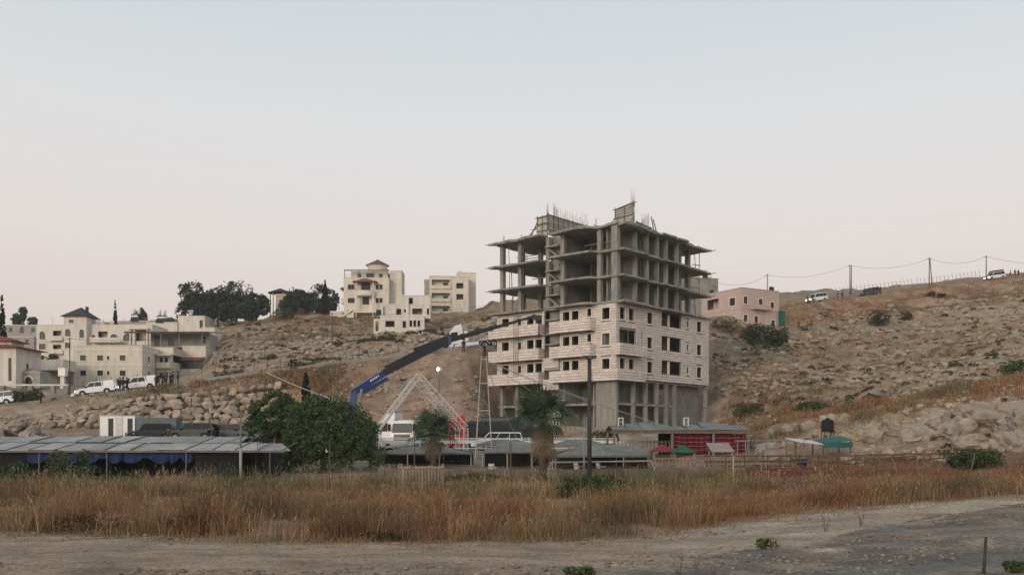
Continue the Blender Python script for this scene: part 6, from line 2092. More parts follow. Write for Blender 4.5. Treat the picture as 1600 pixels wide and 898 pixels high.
for i, (px, off, lab) in enumerate(((194, -2.2, 'man in dark uniform, first of three standing before the white pickup'), (199.5, -2.4, 'man in dark uniform, middle of three standing before the white pickup'), (205, -2.1, 'man in dark uniform, last of three standing before the white pickup'))):
    person(on_road(px, off)[0], 2.6 + i * .9, (i + 1) % 4, i % 2, lab, 'uniformed men on the upper road', HELM if i == 1 else CAP)
CROWD = ['%s from the upper white pickup in the row of uniformed men' % w for w in ('first man', 'second man', 'third man', 'fourth man', 'fifth man', 'sixth man', 'seventh man', 'eighth man', 'ninth man', 'farthest man')]
for i, px in enumerate((247, 250, 254.5, 258, 262, 266, 269, 273.5, 277, 281)):
    person(on_road(px, -1.2 - (i % 3) * .7)[0], R.uniform(0, 6), R.randrange(4), i % 2, CROWD[i], 'crowd of uniformed men behind the pickup', HELM if i % 3 == 0 else CAP)
for px, d, pz, lab in ((33, 124, 2, 'man in dark clothes walking beside the bush at the road edge'), (64, 124, 1, 'man standing alone by the boundary wall piers'), (455, 129.5, 0, 'man in black watching from the roadside above the small cypress, nearer the boulder wall'), (461, 129.5, 1, 'man in black watching from the roadside above the small cypress, nearer the crane'), (724, 131, 0, 'man at the road edge below the recovery lorry cab'), (757, 131.5, 3, 'man at the road edge near the half-built block balcony'), (682, 131, 1, 'man at the road edge above the lit floodlight')):
    person(G(px, d), R.uniform(-1, 1), pz, R.randrange(2), lab, 'men along the upper road')
for px, d, k, lab in ((263, 104, 2, 'man in olive clothes standing between the parked jeeps'), (327, 105, 0, 'man in dark clothes beside the second parked jeep'), (333, 106, 1, 'man in dark clothes just behind the one beside the second parked jeep'), (345, 104, 2, 'man in olive clothes near the jeep by the T-shaped pole')):
    person(G(px, d), R.uniform(0, 6), R.randrange(4), k, lab, 'men in the parking place')
for i, (px, off, lab) in enumerate(((1252, -1.5, 'man sitting low on the ridge road below the white jeep'), (1258, -1.8, 'second man on the ridge road below the white jeep'), (1303, -1, 'man alone on the ridge road past the white jeep'), (1313, -.5, 'man on the ridge road walking toward the fence'), (1340, -2.0, 'man at the ridge fence, first before the dark jeep'), (1350, -2.2, 'man at the ridge fence directly before the dark jeep'), (1356, -1.8, 'man at the ridge fence, last of those before the dark jeep'), (1366, -2, 'man standing apart on the ridge by the fence'),
                                   (1574, -1, 'man beside the red jeep at the top of the ridge road, closest to it'), (1579, -1.4, 'second man from the red jeep at the top of the ridge road'), (1587, -.8, 'man nearest the picture edge on the ridge road'))):
    person(on_road(px, off)[0], R.uniform(0, 6), R.randrange(4), i % 3, lab, 'men on the ridge road')
q = Matrix.Translation(BC) @ Matrix.Rotation(BA, 4, 'Z') @ Vector((ct_(1071), 1.2, LV[5] + .02))
person(q, 2.6, 0, 0, 'man in dark clothes standing high on the open floor of the half-built block', None)
q = P(1278, 520, 178)
for i, (px, d) in enumerate(((1248, 182), (1268, 181))):
    person(G(px, d), .4, i + 1, 2, ('man crouched in shade among rocks near the big bush', 'man among rocks, a little farther from the big bush')[i], 'men on the rocky slope')
# ------------------------------------------------------------------ sheds, canopies, fences and play things in the yard
mat('tin', (0.40, 0.385, 0.355), (0.26, 0.25, 0.23), 0.9, 0.7, 0.15, 5.0, obj_rand=0.2, spec=.15)
mat('net_grey', (0.22, 0.225, 0.20), (0.14, 0.142, 0.125), 1.2, 0.9, 0.2, 8.0, obj_rand=0.12)
mat('net_shadow_black', (0.018, 0.019, 0.02), (0.012, 0.012, 0.013), 2.0, 0.95)  # near-black for hanging nets and for sheets that paint in shade under roofs
mat('tarp_blue', (0.018, 0.04, 0.13), (0.012, 0.025, 0.075), 1.5, 0.7, 0.3, 5.0)
mat('tarp_teal', (0.025, 0.13, 0.11), (0.018, 0.09, 0.075), 1.5, 0.7, 0.3, 5.0)
mat('drape_red', (0.13, 0.008, 0.022), (0.085, 0.005, 0.015), 1.5, 0.9, 0.2, 8.0)
mat('drape_stripe', (0.36, 0.20, 0.20), (0.26, 0.12, 0.13), 3.0, 0.9)
mat('roof_red', (0.24, 0.032, 0.032), (0.17, 0.024, 0.024), 1.5, 0.7)
mat('roof_green', (0.016, 0.11, 0.06), (0.012, 0.08, 0.045), 1.5, 0.7)
mat('roof_pale', (0.30, 0.255, 0.24), (0.23, 0.195, 0.185), 1.5, 0.7)
mat('slide_blue', (0.03, 0.14, 0.26), (0.02, 0.10, 0.19), 1.5, 0.5)
mat('weathered_wood', (0.33, 0.25, 0.18), (0.21, 0.155, 0.11), 2.5, 0.9, 0.3, 12.0, obj_rand=0.2)
mat('red_wall', (0.15, 0.055, 0.05), (0.10, 0.038, 0.035), 1.0, 0.92, 0.3, 6.0)
mat('drab_wall', (0.21, 0.17, 0.14), (0.13, 0.10, 0.085), 1.0, 0.95, 0.3, 6.0, obj_rand=.15)
mat('truss_paint', (0.66, 0.64, 0.61), (0.52, 0.50, 0.47), 2.0, 0.6)
mat('rail_pale', (0.38, 0.35, 0.31), (0.28, 0.25, 0.22), 2.0, 0.7)


def ground_at(par, x, y):
    """height of the ground under a point of a thing that is not turned"""
    return H(par.location.x + x, par.location.y + y) - par.location.z


# long tin-roofed shed
s0 = P(-120, 755, 61)
h = thing('long_shed', 'long open shed under a patched grey tin roof beside the big green tree', 'shed', (s0.x, 61, 0))
X = lambda px, d: (px - 800) / FOC * d - s0.x
yf, yb = 0.6, 7.4
zf, zb = 2.06, 2.98
px = -120
k = 0
while px < 452:
    nx_ = min(px + R.uniform(34, 46), 456)
    for row in range(2):
        if row == 1 and px > 385:
            continue
        f0, f1 = row / 2, (row + 1) / 2
        ya, yc = yf + (yb - yf) * f0 - (.06 if row else 0), yf + (yb - yf) * f1
        za, zc = zf + (zb - zf) * f0 + (.035 if row else 0), zf + (zb - zf) * f1
        xa, xb = X(px, 61 + yf), X(nx_, 61 + yf)
        lim = X(452, 61 + yf) - 1.0
        sh = 0.0
        if xb > lim - 2.2 and row == 1:
            zc -= .35
        n = max(3, int((xb - xa) / .26))
        jit_ = R.uniform(-.035, .035)
        vs, fs = [], []
        for i in range(n * 2 + 1):
            x = xa + (xb - xa - .03) * i / (n * 2)
            dz = .022 if i % 2 else 0
            bk = max(0, (x - X(300, 61.6))) * .22 * (1 if row == 0 else 1.6)
            vs += [(x - (bk * .55 if row else 0), ya - R.uniform(0, .02), za + dz + jit_), (x - bk, yc, zc + dz + jit_)]
        m_ = len(vs)
        vs += [(a, b, c - .012) for a, b, c in vs]
        for i in range(n * 2):
            fs += [(2 * i, 2 * i + 2, 2 * i + 3, 2 * i + 1), (m_ + 2 * i + 1, m_ + 2 * i + 3, m_ + 2 * i + 2, m_ + 2 * i), (m_ + 2 * i, m_ + 2 * i + 2, 2 * i + 2, 2 * i)]
        MB().add(vs, fs).build('roof_sheet', 'tin', h)
        if R.random() < .5:
            MB().bar((xb - .02, ya, za + .05 + jit_), (xb - .02 + R.uniform(-.3, .3), yc, zc + .06 + jit_), .06, .04).build('roof_batten', 'old_timber', h)
    px = nx_
xr = X(452, 61 + yf)
for y, z in ((yf, zf), ((yf + yb) / 2, (zf + zb) / 2), (yb, zb)):
    MB().bar((0, y, z - .08), (xr - .3 if y < 2 else (xr - 2.2 if y < 6 else xr - 4.2), y, z - .08), .1, .12).build('purlin', 'old_timber', h)
for px in (-60, 60, 166, 290, 421):
    x = X(px, 61 + yf)
    MB().tube((x, yf + .1, ground_at(h, x, yf) - .3), (x, yf + .1, zf - .13), .045, None, 6).build('post', 'old_timber', h)
for x in np.linspace(1, xr - 2.6, 6):
    MB().tube((x, yb - .1, ground_at(h, x, yb) - .3), (x, yb - .1, zb - .14), .06, None, 6).build('post', 'old_timber', h)
MB().box(.2, xr - 2.2, yb + .05, yb + .12, -.4, zb - .12).build('back_wall', 'net_shadow_black', h)  # near-black sheet: the dark of the shed's inside put into its colour
MB().box(xr - 2.3, xr - 2.2, yf + .4, yb, -.4, zf - .12).build('end_wall', 'net_shadow_black', h)
for a, b, dy, m in ((130, 190, .25, 'tarp_blue'), (192, 262, .3, 'tarp_blue'), (262, 300, .28, 'tarp_blue'), (40, 125, .35, 'tarp_blue'), (302, 372, .4, 'net_shadow_black'), (-60, 38, .4, 'net_shadow_black')):
    vs, fs = [], []
    xa, xb = X(a, 61.8), X(b, 61.8)
    n = 14
    for i in range(n + 1):
        x = xa + (xb - xa) * i / n
        w = .08 * math.sin(i * 1.9) + R.uniform(-.02, .02)
        dr = .55 + .18 * math.sin(i * .7) + R.uniform(-.05, .05) + (.9 if m == 'net_shadow_black' else 0)
        for f in (0, .5, 1):
            vs.append((x, yf + dy + w * f, zf - .14 - dr * f))
    for i in range(n):
        for j in range(2):
            q = 3 * i + j
            fs.append((q, q + 3, q + 4, q + 1))
    MB().add(vs, fs).build('hanging_tarp' if m == 'tarp_blue' else 'hanging_net', m, h)
h = thing('red_boat_cover', 'low crumpled pink red tarpaulin on the ground by the end of the long shed', 'tarpaulin', G(402, 58))
vs, fs = [], []
for i in range(13):
    for j in range(7):
        u, v = i / 12 - .5, j / 6 - .5
        vs.append((u * 2.4, v * 1.4, max(0, .5 * (1 - (2 * u) ** 2) * (1 - (2 * v) ** 2)) + R.uniform(0, .07)))
for i in range(12):
    for j in range(6):
        q = i * 7 + j
        fs.append((q, q + 7, q + 8, q + 1))
MB().add(vs, fs).build('cover', 'drape_red', h)


def simple_pole(name, label, px, d, py_top, r, m, cat='post', group=None, base=None, lean=0.0, white=0.0):
    g = G(px, d)
    z = EYE + (HOR - py_top) * d / FOC - g.z
    t = thing(name, label, cat, g, 0, group)
    MB().tube((0, 0, -.4), (lean, 0, z), r, r * .8, 8).build('pole', m, t, True)
    if white:
        MB().tube((0, 0, -.3), (lean * white, 0, z * white), r * 1.25, r * 1.2, 8).build('painted_foot', 'rail_pale', t, True)
    return t, z


# poles in the yard
t, z = simple_pole('utility_pole', 'T-shaped wooden pole with braced crossarm in front of the long shed', 376, 60, 645, .075, 'old_timber', 'pole', white=.5)
MB().bar((-.55, 0, z - .1), (.65, 0, z - .1), .07, .1).build('crossarm', 'old_timber', t)
for s in (-1, 1):
    MB().bar((0, 0, z - .75), (s * .5, 0, z - .12), .05, .05).build('brace', 'old_timber', t)
t, z = simple_pole('lamp_post', 'tall dark lamp post with twin lamp heads before the concrete corner wall', 921, 50, 560, .125, 'dark_steel', 'lamp post')
for s in (-1, 1):
    MB().bar((0, 0, z - .08), (s * .16, -.1, z + .02), .06, .06).build('lamp_arm', 'dark_steel', t)
    MB().hexa([(s * .08 if s > 0 else s * .36, -.3, z), (s * .36 if s > 0 else s * .08, -.3, z), (s * .36 if s > 0 else s * .08, .2, z + .04), (s * .08 if s > 0 else s * .36, .2, z + .04)], [(s * .1 if s > 0 else s * .34, -.26, z + .14), (s * .34 if s > 0 else s * .1, -.26, z + .14), (s * .34 if s > 0 else s * .1, .2, z + .12), (s * .1 if s > 0 else s * .34, .2, z + .12)]).build('lamp_head', 'dark_steel', t)
for px, d, top, r, m, lab, wh in ((515, 45, 688, .03, 'rust', 'thin rusty steel post in the grass before the big green tree', 0), (798, 52, 690, .045, 'rust', 'rusty post in the grass just beside the tall palm', 0), (1146, 48, 712, .045, 'rail_pale', 'white post rising from the grass before the pipe fence', 0), (1031, 46, 738, .03, 'rust', 'short rusty post in the grass by the white swing frame', 0), (648, 66, 672, .035, 'rust', 'thin post beside the smaller palm', 0), (590, 70, 668, .04, 'dark_steel', 'dark post beside the big green tree on its palm side', 0), (912, 62, 676, .05, 'rail_pale', 'pale post just behind the tall lamp post', 0)):
    simple_pole('fence_post', lab, px, d, top, r, m, 'post', 'lone posts in the yard')
for px, d, top, lean, lab in ((1514, 57, 708, .35, 'thin leaning stake behind the dark green leafy bush'), (1585, 55, 710, -.45, 'dark leaning stake at the edge, past the pale green bush'), (1408, 54, 716, -.5, 'leaning dark stake in the dry grass before the rocks'), (1430, 54, 716, .12, 'upright dark stake in the dry grass before the rocks')):
    simple_pole('stake', lab, px, d, top, .04, 'old_timber', 'stake', 'leaning stakes', lean=lean)
t, z = simple_pole('stake', 'short dark stake in the bare gravel closest to the camera', 1535, 18.6, 838, .035, 'dark_steel', 'stake', None, lean=.07)

# timber rack
h = thing('timber_rack', 'weathered timber rack of upright slats standing in the dry grass', 'rack', G(622, 53))
for i in range(13):
    x = .25 + i * .175
    MB().box(x, x + .075, -.02, .02, -.1, 1.32 + R.uniform(-.06, .06)).build('slat', 'weathered_wood', h)
for z in (.35, 1.2):
    MB().box(-.02, 2.55, -.075, -.022, z, z + .1).build('rail', 'weathered_wood', h)
for x in (0, .14, 2.42):
    MB().box(x, x + .1, .022, .12, -.2, 1.45).build('post', 'weathered_wood', h)
h = thing('timber_beam', 'pale timber beam lying in the weeds beside the timber rack', 'beam', G(697, 52) + Vector((0, 0, .35)), .1)
MB().bar((0, 0, 0), (.95, 0, -.04), .18, .2).build('beam', 'weathered_wood', h)
h = thing('timber_beam', 'long low timber lying in front of the timber rack', 'beam', G(598, 50) + Vector((0, 0, .12)), .05)
MB().bar((0, 0, 0), (2.6, 0, .05), .1, .12).build('beam', 'weathered_wood', h)

# white railing in front of the lorries
h = thing('white_railing', 'long white rail fence in front of the parked lorries', 'fence', G(588, 88))
L = 22.0
for z in (.45, .95, 1.35):
    MB().box(0, L, -.04, .04, z, z + (.3 if z > .9 and z < 1 else .09)).build('rail', 'white_steel', h)
for i in range(12):
    x = i * 2.0
    MB().box(x - .06, x + .06, .05, .17, ground_at(h, x, .1) - .3, 1.5).build('post', 'white_steel', h)


def lattice(mb, p0, p1, w, n, r=.032):
    """four-chord lattice truss"""
    p0, p1 = Vector(p0), Vector(p1)
    d = (p1 - p0).normalized()
    a = d.cross(Vector((0, 1, 0)))
    a.normalize()
    b = Vector((0, 1, 0))
    cor = [(-1, -1), (1, -1), (1, 1), (-1, 1)]
    for s, q in cor:
        o_ = a * s * w / 2 + b * q * w / 2
        mb.tube(p0 + o_, p1 + o_, r, None, 5)
    for i in range(n):
        u, v = p0.lerp(p1, i / n), p0.lerp(p1, (i + 1) / n)
        for k in range(4):
            (s, q), (s2, q2) = cor[k], cor[(k + 1) % 4]
            A = (u if i % 2 else v) + a * s * w / 2 + b * q * w / 2
            Bp = (v if i % 2 else u) + a * s2 * w / 2 + b * q2 * w / 2
            mb.tube(A, Bp, r * .6, None, 4, False)
    return mb


# peaked tent frame of lattice trusses
h = thing('truss_frame', 'white peaked frame of lattice trusses standing before the lorries', 'frame', G(660, 84))
o = Vector(h.location)
for q, (dx, dy) in enumerate(((0, 0), (-1.1, 6.5))):
    D = Vector((dx, dy, 0))
    ap, le, ri = P(655, 586, 84) - o + D, P(592, 668, 84) - o + D, P(728, 668, 84) - o + D
    gl, gr = Vector((le.x, le.y, ground_at(h, le.x, le.y) - .2)), Vector((ri.x, ri.y, ground_at(h, ri.x, ri.y) - .2))
    lattice(MB(), gl, le, .36, 7).build('truss_leg', 'truss_paint', h)
    lattice(MB(), gr, ri, .36, 7).build('truss_leg', 'truss_paint', h)
    lattice(MB(), le, ap, .42, 13).build('truss_rafter', 'truss_paint', h)
    lattice(MB(), ri, ap, .42, 13).build('truss_rafter', 'truss_paint', h)
for f in (0, .5, 1):
    for s in (592, 728):
        a = (P(655, 586, 84) - o).lerp(P(s, 668, 84) - o, f)
        if f == 0 and s == 728:
            continue
        MB().tube(a, a + Vector((-1.1, 6.5, 0)), .045, None, 5).build('purlin', 'white_steel', h)
# rope-course towers and their cables
def rope_tower(label, px, d, top, base_w, m, group):
    g = G(px, d)
    zt = EYE + (HOR - top) * d / FOC - g.z
    t = thing('rope_tower', label, 'tower', g, 0, group)
    legs = []
    for sx in (-1, 1):
        for sy in (-1, 1):
            a, b = Vector((sx * base_w, sy * base_w, -.3)), Vector((sx * base_w * .28, sy * base_w * .28, zt))
            legs.append((a, b))
            MB().tube(a, b, .036, .03, 6).build('leg', m, t)
    for f in (.25, .5, .75, .97):
        for k, l_ in ((0, 1), (1, 3), (3, 2), (2, 0)):
            MB().tube(legs[k][0].lerp(legs[k][1], f), legs[l_][0].lerp(legs[l_][1], f), .03, None, 4).build('brace', m, t)
    return t, g + Vector((0, 0, zt))


t1, T1 = rope_tower('slim pale four-legged rope course tower beside the half-built block', 756, 82, 556, .75, 'pale_cable', None)
t2, T2 = rope_tower('rusty four-legged rope course tower behind the darker green tree', 411, 101, 576, .9, 'rust', None)


def cable(name, label, a, b, sag, r, m, group):
    a, b = Vector(a), Vector(b)
    n = 14
    pts = [a.lerp(b, i / n) + Vector((0, 0, -4 * sag * (i / n) * (1 - i / n))) for i in range(n + 1)]
    o_ = MB().path(pts, r, 5).build(name, m)
    return tag(o_, label, 'cable', group)


for i, (q, lab) in enumerate(((P(962, 640, 100), 'pale guy cable running from the slim rope tower past the concrete corner wall, highest'), (P(1062, 672, 96), 'pale guy cable running from the slim rope tower toward the pavilion roof'), (P(905, 652, 96), 'pale guy cable running from the slim rope tower to behind the tall palm'), (P(815, 700, 92), 'steep pale guy rope from the slim rope tower to the ground near the tall palm'), (P(700, 660, 96), 'pale guy rope running from the slim rope tower back toward the truss frame'))):
    cable('guy_cable', lab, T1 - Vector((0, 0, .3)), q, .25, .028, 'pale_cable', 'guy cables of the rope towers')
for q, lab in ((P(602, 650, 92), 'long pale cable sloping from the rusty rope tower to the lorries'), (P(548, 630, 96), 'shorter pale cable sloping from the rusty rope tower behind the green tree')):
    cable('guy_cable', lab, T2 - Vector((0, 0, .2)), q, .3, .035, 'pale_cable', 'guy cables of the rope towers')

# lit floodlight on a thin mast
t, z = simple_pole('floodlight', 'lit floodlight on a thin mast behind the truss frame', 686, 97, 578, .05, 'dark_steel', 'floodlight')
MB().box(-.02, .38, -.12, .12, z - .05, z + .3).build('housing', 'dark_steel', t)
MB().lathe([(0, -.14), (.14, -.12), (.17, 0), (.14, .06)], 12, (-.08, 0, z + .1), 'y').build('lens', 'lamp_lit', t, True)
MATS['lamp_lit'].node_tree.nodes['Principled BSDF'].inputs['Emission Strength'].default_value = 8.0
li = bpy.data.objects.new('lamp_light', bpy.data.lights.new('lamp_light', 'POINT'))
COL.objects.link(li)
li.parent = t
li.location = (-.08, -.5, z + .1)
li.data.energy = 60
li.data.shadow_soft_size = .15
li.data.color = (1, .92, .8)


def canopy(label, px0, px1, d, dp, z_eave, z_peak, m='net_grey', name='shade_canopy', nposts=4, shadow_back=True, group='shade canopies'):
    """low hipped shade roof of cloth panels over posts"""
    x0, x1 = (px0 - 800) / FOC * d, (px1 - 800) / FOC * d
    g = Vector((x0, d, H((x0 + x1) / 2, d)))
    t = thing(name, label, 'canopy', g, 0, group)
    w = x1 - x0
    ze, zp = z_eave - g.z, z_peak - g.z
    n = max(3, int(w / 1.5))
    rx0, rx1 = w * .3, w * .7
    for i in range(n):
        a, b = i / n, (i + 1) / n
        ra, rb = rx0 + (rx1 - rx0) * a, rx0 + (rx1 - rx0) * b
        s = R.uniform(-.04, .04)
        q = [(w * a, 0, ze + s), (w * b - .02, 0, ze + s), (rb, dp / 2, zp), (ra, dp / 2, zp)]
        MB().hexa(q, [(x, y, z + .03) for x, y, z in q]).build('roof_panel', m, t)
        q = [(ra, dp / 2, zp), (rb, dp / 2, zp), (w * b, dp, ze + s), (w * a, dp, ze + s)]
        MB().hexa(q, [(x, y, z + .03) for x, y, z in q]).build('roof_panel', m, t)
    for i in range(nposts):
        x = .1 + (w - .2) * i / (nposts - 1)
        for y in (.1, dp - .1):
            MB().tube((x, y, -.5), (x, y, ze - .03), .05, None, 6).build('post', 'grey_steel', t)
    MB().bar((0, .05, ze - .06), (w, .05, ze - .06), .08, .1).build('eave_beam', 'old_timber', t)
    if shadow_back:
        MB().box(.1, w - .1, dp - .06, dp - .02, -.3, ze - .08).build('shadow_sheet', 'net_shadow_black', t)  # added black sheet, paints in the shade beneath the canopy
    return t


canopy('low grey shade canopy behind the timber rack and smaller palm', 585, 738, 74, 5, 1.72, 2.2)
canopy('low grey shade canopy behind the tall palm', 752, 872, 73, 5, 1.85, 2.4)
canopy('peaked grey shade canopy between the lamp post and the red play roof', 866, 1030, 68, 5, 1.62, 2.35)
canopy('small grey lean-to canopy at the far end of the red draped pavilion', 1180, 1250, 78, 4, 2.0, 2.5, 'tin')
canopy('grey shade canopy in the back row between truss frame and tall palm', 742, 838, 83, 4, 2.35, 2.8, shadow_back=False)
canopy('grey shade canopy in the back row between tall palm and lamp post', 862, 952, 83, 4, 2.3, 2.75, shadow_back=False)
# pavilion with red striped drapes
h = thing('draped_pavilion', 'open pavilion with flat green-grey roof hung with red striped drapes', 'pavilion', (PXL := (957 - 800) / FOC * 79, 79, H(PXL + 5, 79)))
w = 11.3
ze = EYE + (HOR - 672) * 79 / FOC - h.location.z
n = 9
for i in range(n):
    a, b = w * i / n, w * (i + 1) / n - .03
    s = R.uniform(-.03, .05)
    zp = ze + .35 + .35 * (1 - abs(((i + .5) / n * 2 % 1) * 2 - 1))
    q = [(a, -.3, ze + s), (b, -.3, ze + s), (b, 3.0, zp), (a, 3.0, zp)]
    MB().hexa(q, [(x, y, z + .05) for x, y, z in q]).build('roof_panel', 'net_grey', h)
    q = [(a, 3.0, zp), (b, 3.0, zp), (b, 6.0, ze + s), (a, 6.0, ze + s)]
    MB().hexa(q, [(x, y, z + .05) for x, y, z in q]).build('roof_panel', 'net_grey', h)
MB().box(-.1, w + .1, -.2, -.05, ze - .26, ze - .02).build('eave_beam', 'old_timber', h)
for x in (.15, .15 + w * .42, .15 + w * .72, w - .15):
    MB().box(x - .1, x + .1, -.18, .02, -.5, ze - .27).build('post', 'old_timber', h)
for x in (.15, w * .5, w - .15):
    MB().box(x - .1, x + .1, 5.6, 5.8, -.5, ze - .1).build('post', 'old_timber', h)
MB().box(4.6, w - .3, 5.5, 5.56, -.4, ze - .15).build('shadow_sheet', 'net_shadow_black', h)  # black sheet that paints the shade at the back of the pavilion
for a, b in ((4.75, 8.1), (8.3, 11.0)):
    zt, zb_ = ze - .3, ze - 1.75
    nx_ = 26
    grid = []
    for i in range(nx_ + 1):
        u = i / nx_
        x = a + (b - a) * u
        y = .12 + .07 * math.sin(i * 1.7) + R.uniform(-.01, .01)
        sag = .16 * math.sin(u * math.pi)
        grid.append((x, y, sag))
    vs, fs = [], []
    for x, y, sg in grid:
        vs += [(x, y, zt - .03 * sg), (x, y + .02, (zt + zb_) / 2 - sg * .5), (x, y, zb_ - sg)]
    for i in range(nx_):
        for j in range(2):
            q = 3 * i + j
            fs.append((q, q + 3, q + 4, q + 1))
    dr = MB().add(vs, fs).build('drape', 'drape_red', h)
    for f in (.2, .42, .62, .82):
        vs, fs = [], []
        for x, y, sg in grid:
            z = zt + (zb_ - zt) * f - sg * f + .03 * math.sin(x * 5)
            vs += [(x, y - .012, z + .02), (x, y - .012, z - .02)]
        for i in range(nx_):
            fs.append((2 * i, 2 * i + 2, 2 * i + 3, 2 * i + 1))
        MB().add(vs, fs).build('stripe', 'drape_stripe', dr)
for dx, lab in ((.7, 'white metal stool frame lying on the pavilion roof at its open end'), (6.2, 'white metal stool frame lying on the pavilion roof above the drapes')):
    t = thing('stool_frame', lab, 'stool', h.location + Vector((dx, 1.6, ze + .42)))
    t.scale = (.72, .72, .72)
    for x in (0, .5):
        for y in (0, .45):
            MB().tube((x, y, 0), (x, y, .85), .035, None, 5).build('leg', 'white_paint', t)
    MB().box(-.06, .56, -.05, .5, .85, .93).build('seat', 'white_paint', t)
    MB().tube((0, 0, .45), (.5, 0, .45), .025, None, 5).build('rung', 'white_paint', t)
h = thing('picket_rail', 'white cut-out railing under the open part of the pavilion', 'fence', (12.3 - 3.0, 84, H(11, 84)))
MB().box(0, 6.5, 0, .08, .6, .72).box(0, 6.5, 0, .08, 1.3, 1.42).build('rails', 'white_steel', h)
for i in range(20):
    MB().box(.1 + i * .33, .26 + i * .33, -.03, -.002, .45, 1.5).build('picket', 'white_steel', h)

# play towers
def play_tower(label, px, d, w, zroof, m, gable=False):
    g = G(px, d)
    t = thing('play_tower', label, 'play tower', g, 0, 'play towers')
    ze = zroof - .45
    for x in (0, w):
        for y in (0, w):
            MB().box(x - .05, x + .05, y - .05, y + .05, -.3, ze).build('post', 'weathered_wood', t)
    MB().box(-.05, w + .05, -.05, w + .05, .72, .8).build('deck', 'weathered_wood', t)
    for i in range(6):
        x = .08 + (w - .16) * i / 5
        MB().box(x - .035, x + .035, -.1, -.055, .1, 1.3).build('slat', 'weathered_wood', t)
    for z in (.35, 1.2):
        MB().box(-.08, w + .08, -.13, -.102, z, z + .07).build('rail', 'weathered_wood', t)
    if gable:
        for q in ([(-.15, -.2, ze - .05), (w + .15, -.2, ze - .05), (w - .1, w / 2, zroof + .1), (-.35, w / 2, zroof + .1)], [(-.35, w / 2, zroof + .1), (w - .1, w / 2, zroof + .1), (w + .15, w + .2, ze - .05), (-.15, w + .2, ze - .05)]):
            MB().hexa(q, [(x, y, z + .04) for x, y, z in q]).build('roof_panel', m, t)
    else:
        c = (w / 2, w / 2, zroof + .05)
        cs = [(-.15, -.15), (w + .15, -.15), (w + .15, w + .15), (-.15, w + .15)]
        for k in range(4):
            a, b = cs[k], cs[(k + 1) % 4]
            MB().add([(a[0], a[1], ze), (b[0], b[1], ze), c, (a[0], a[1], ze - .04), (b[0], b[1], ze - .04)], [(0, 1, 2), (3, 4, 1, 0)]).build('roof_panel', m, t)
    return t


play_tower('wooden play tower with a red pyramid roof', 1022, 67, 1.35, 2.2, 'roof_red')
play_tower('wooden play tower with a green pyramid roof', 1054, 66, 1.35, 2.1, 'roof_green')
play_tower('wooden play tower with a pale sloping roof', 1114, 66, 1.3, 2.15, 'roof_pale', True)
h = thing('picket_fence', 'row of weathered upright pickets joining the play towers', 'fence', G(1025, 65))
for i in range(26):
    x = i * .19
    MB().box(x, x + .09, -.02, .02, ground_at(h, x, 0) - .1, ground_at(h, x, 0) + 1.0 + R.uniform(-.12, .12)).build('picket', 'weathered_wood', h)
for z in (.3, .85):
    MB().box(-.05, 4.9, .022, .06, z, z + .07).build('rail', 'weathered_wood', h)
h = thing('swing_frame', 'white A-shaped swing frame with a long pale top beam', 'swing', G(1024, 61))
gz_ = ground_at(h, 0, 0)
for a, b in (((.3, 0, 0), (-.25, .1, 1.25)), ((-.6, .1, 0), (.15, .05, 1.0)), ((-7.0, .1, 0), (-6.6, .1, 1.15)), ((-6.2, .1, 0), (-6.6, .1, 1.15))):
    MB().tube((a[0], a[1], -.2), b, .045, None, 6).build('leg', 'rail_pale', h)
MB().tube((-.25, .1, 1.23), (-6.8, .1, 1.13), .055, None, 6).build('top_beam', 'rail_pale', h)
h = thing('blue_slide', 'small blue plastic slide beside the white swing frame', 'slide', G(1003, 60))
q = [(0, 0, .0), (0, .5, .0), (.75, .5, .62), (.75, 0, .62)]
MB().hexa(q, [(x, y, z + .06) for x, y, z in q]).build('chute', 'slide_blue', h)
for y in (-.03, .53):
    MB().bar((0, y, .1), (.75, y, .72), .05, .16).build('side', 'slide_blue', h)
for y in (.05, .45):
    MB().tube((.78, y, -.1), (.78, y, .66), .03, None, 5).build('leg', 'rail_pale', h)

# pipe corral on the right
h = thing('pipe_fence', 'long two-rail pipe fence running out toward the pale rocks', 'fence', G(1100, 63))
pts = [(1100, 63, 712), (1180, 63, 712), (1300, 62, 712), (1430, 61, 709), (1560, 60, 705)]
o = Vector(h.location)
for dz in (0, -.38):
    for a, b in zip(pts, pts[1:]):
        p, q = P(a[0], a[2], a[1]) - o, P(b[0], b[2], b[1]) - o
        MB().tube(p + Vector((0, 0, dz)), q + Vector((0, 0, dz * (1 if b[0] < 1400 else .3))), .05, None, 6).build('rail', 'rust', h)
for px in range(1105, 1480, 29):
    p = P(px, 709, 62.6) - o
    MB().tube((p.x, p.y, ground_at(h, p.x, p.y) - .2), (p.x, p.y, p.z), .04, None, 6).build('post', 'rust', h)
h = thing('pen_fence', 'dark tubular pen with close rails between play towers and black tank', 'fence', G(1110, 66))
for z in (.35, .7, 1.05, 1.4):
    MB().tube((0, 0, z), (5.6, .3, z + R.uniform(-.05, .05)), .035, None, 5).build('rail', 'dark_steel', h)
for i in range(8):
    MB().tube((i * .8, i * .04, -.2), (i * .8, i * .04, 1.5), .03, None, 5).build('post', 'dark_steel', h)
for i in range(6):
    MB().tube((.4 + i, .02, 1.5), (1.6 + i, 3.0, 1.6), .025, None, 4).build('roof_bar', 'grey_steel', h)
h = thing('red_wall', 'low faded red plaster wall at the back of the grass below the pen', 'wall', G(1168, 50.5), -.03)
for i in range(3):
    x = i * 1.55
    MB().box(x, x + 1.53, 0, .2, -.4, .95 - i * .06).build('panel', 'red_wall', h)
MB().box(-.05, 4.7, -.04, .24, .955, 1.02).build('coping', 'red_wall', h)
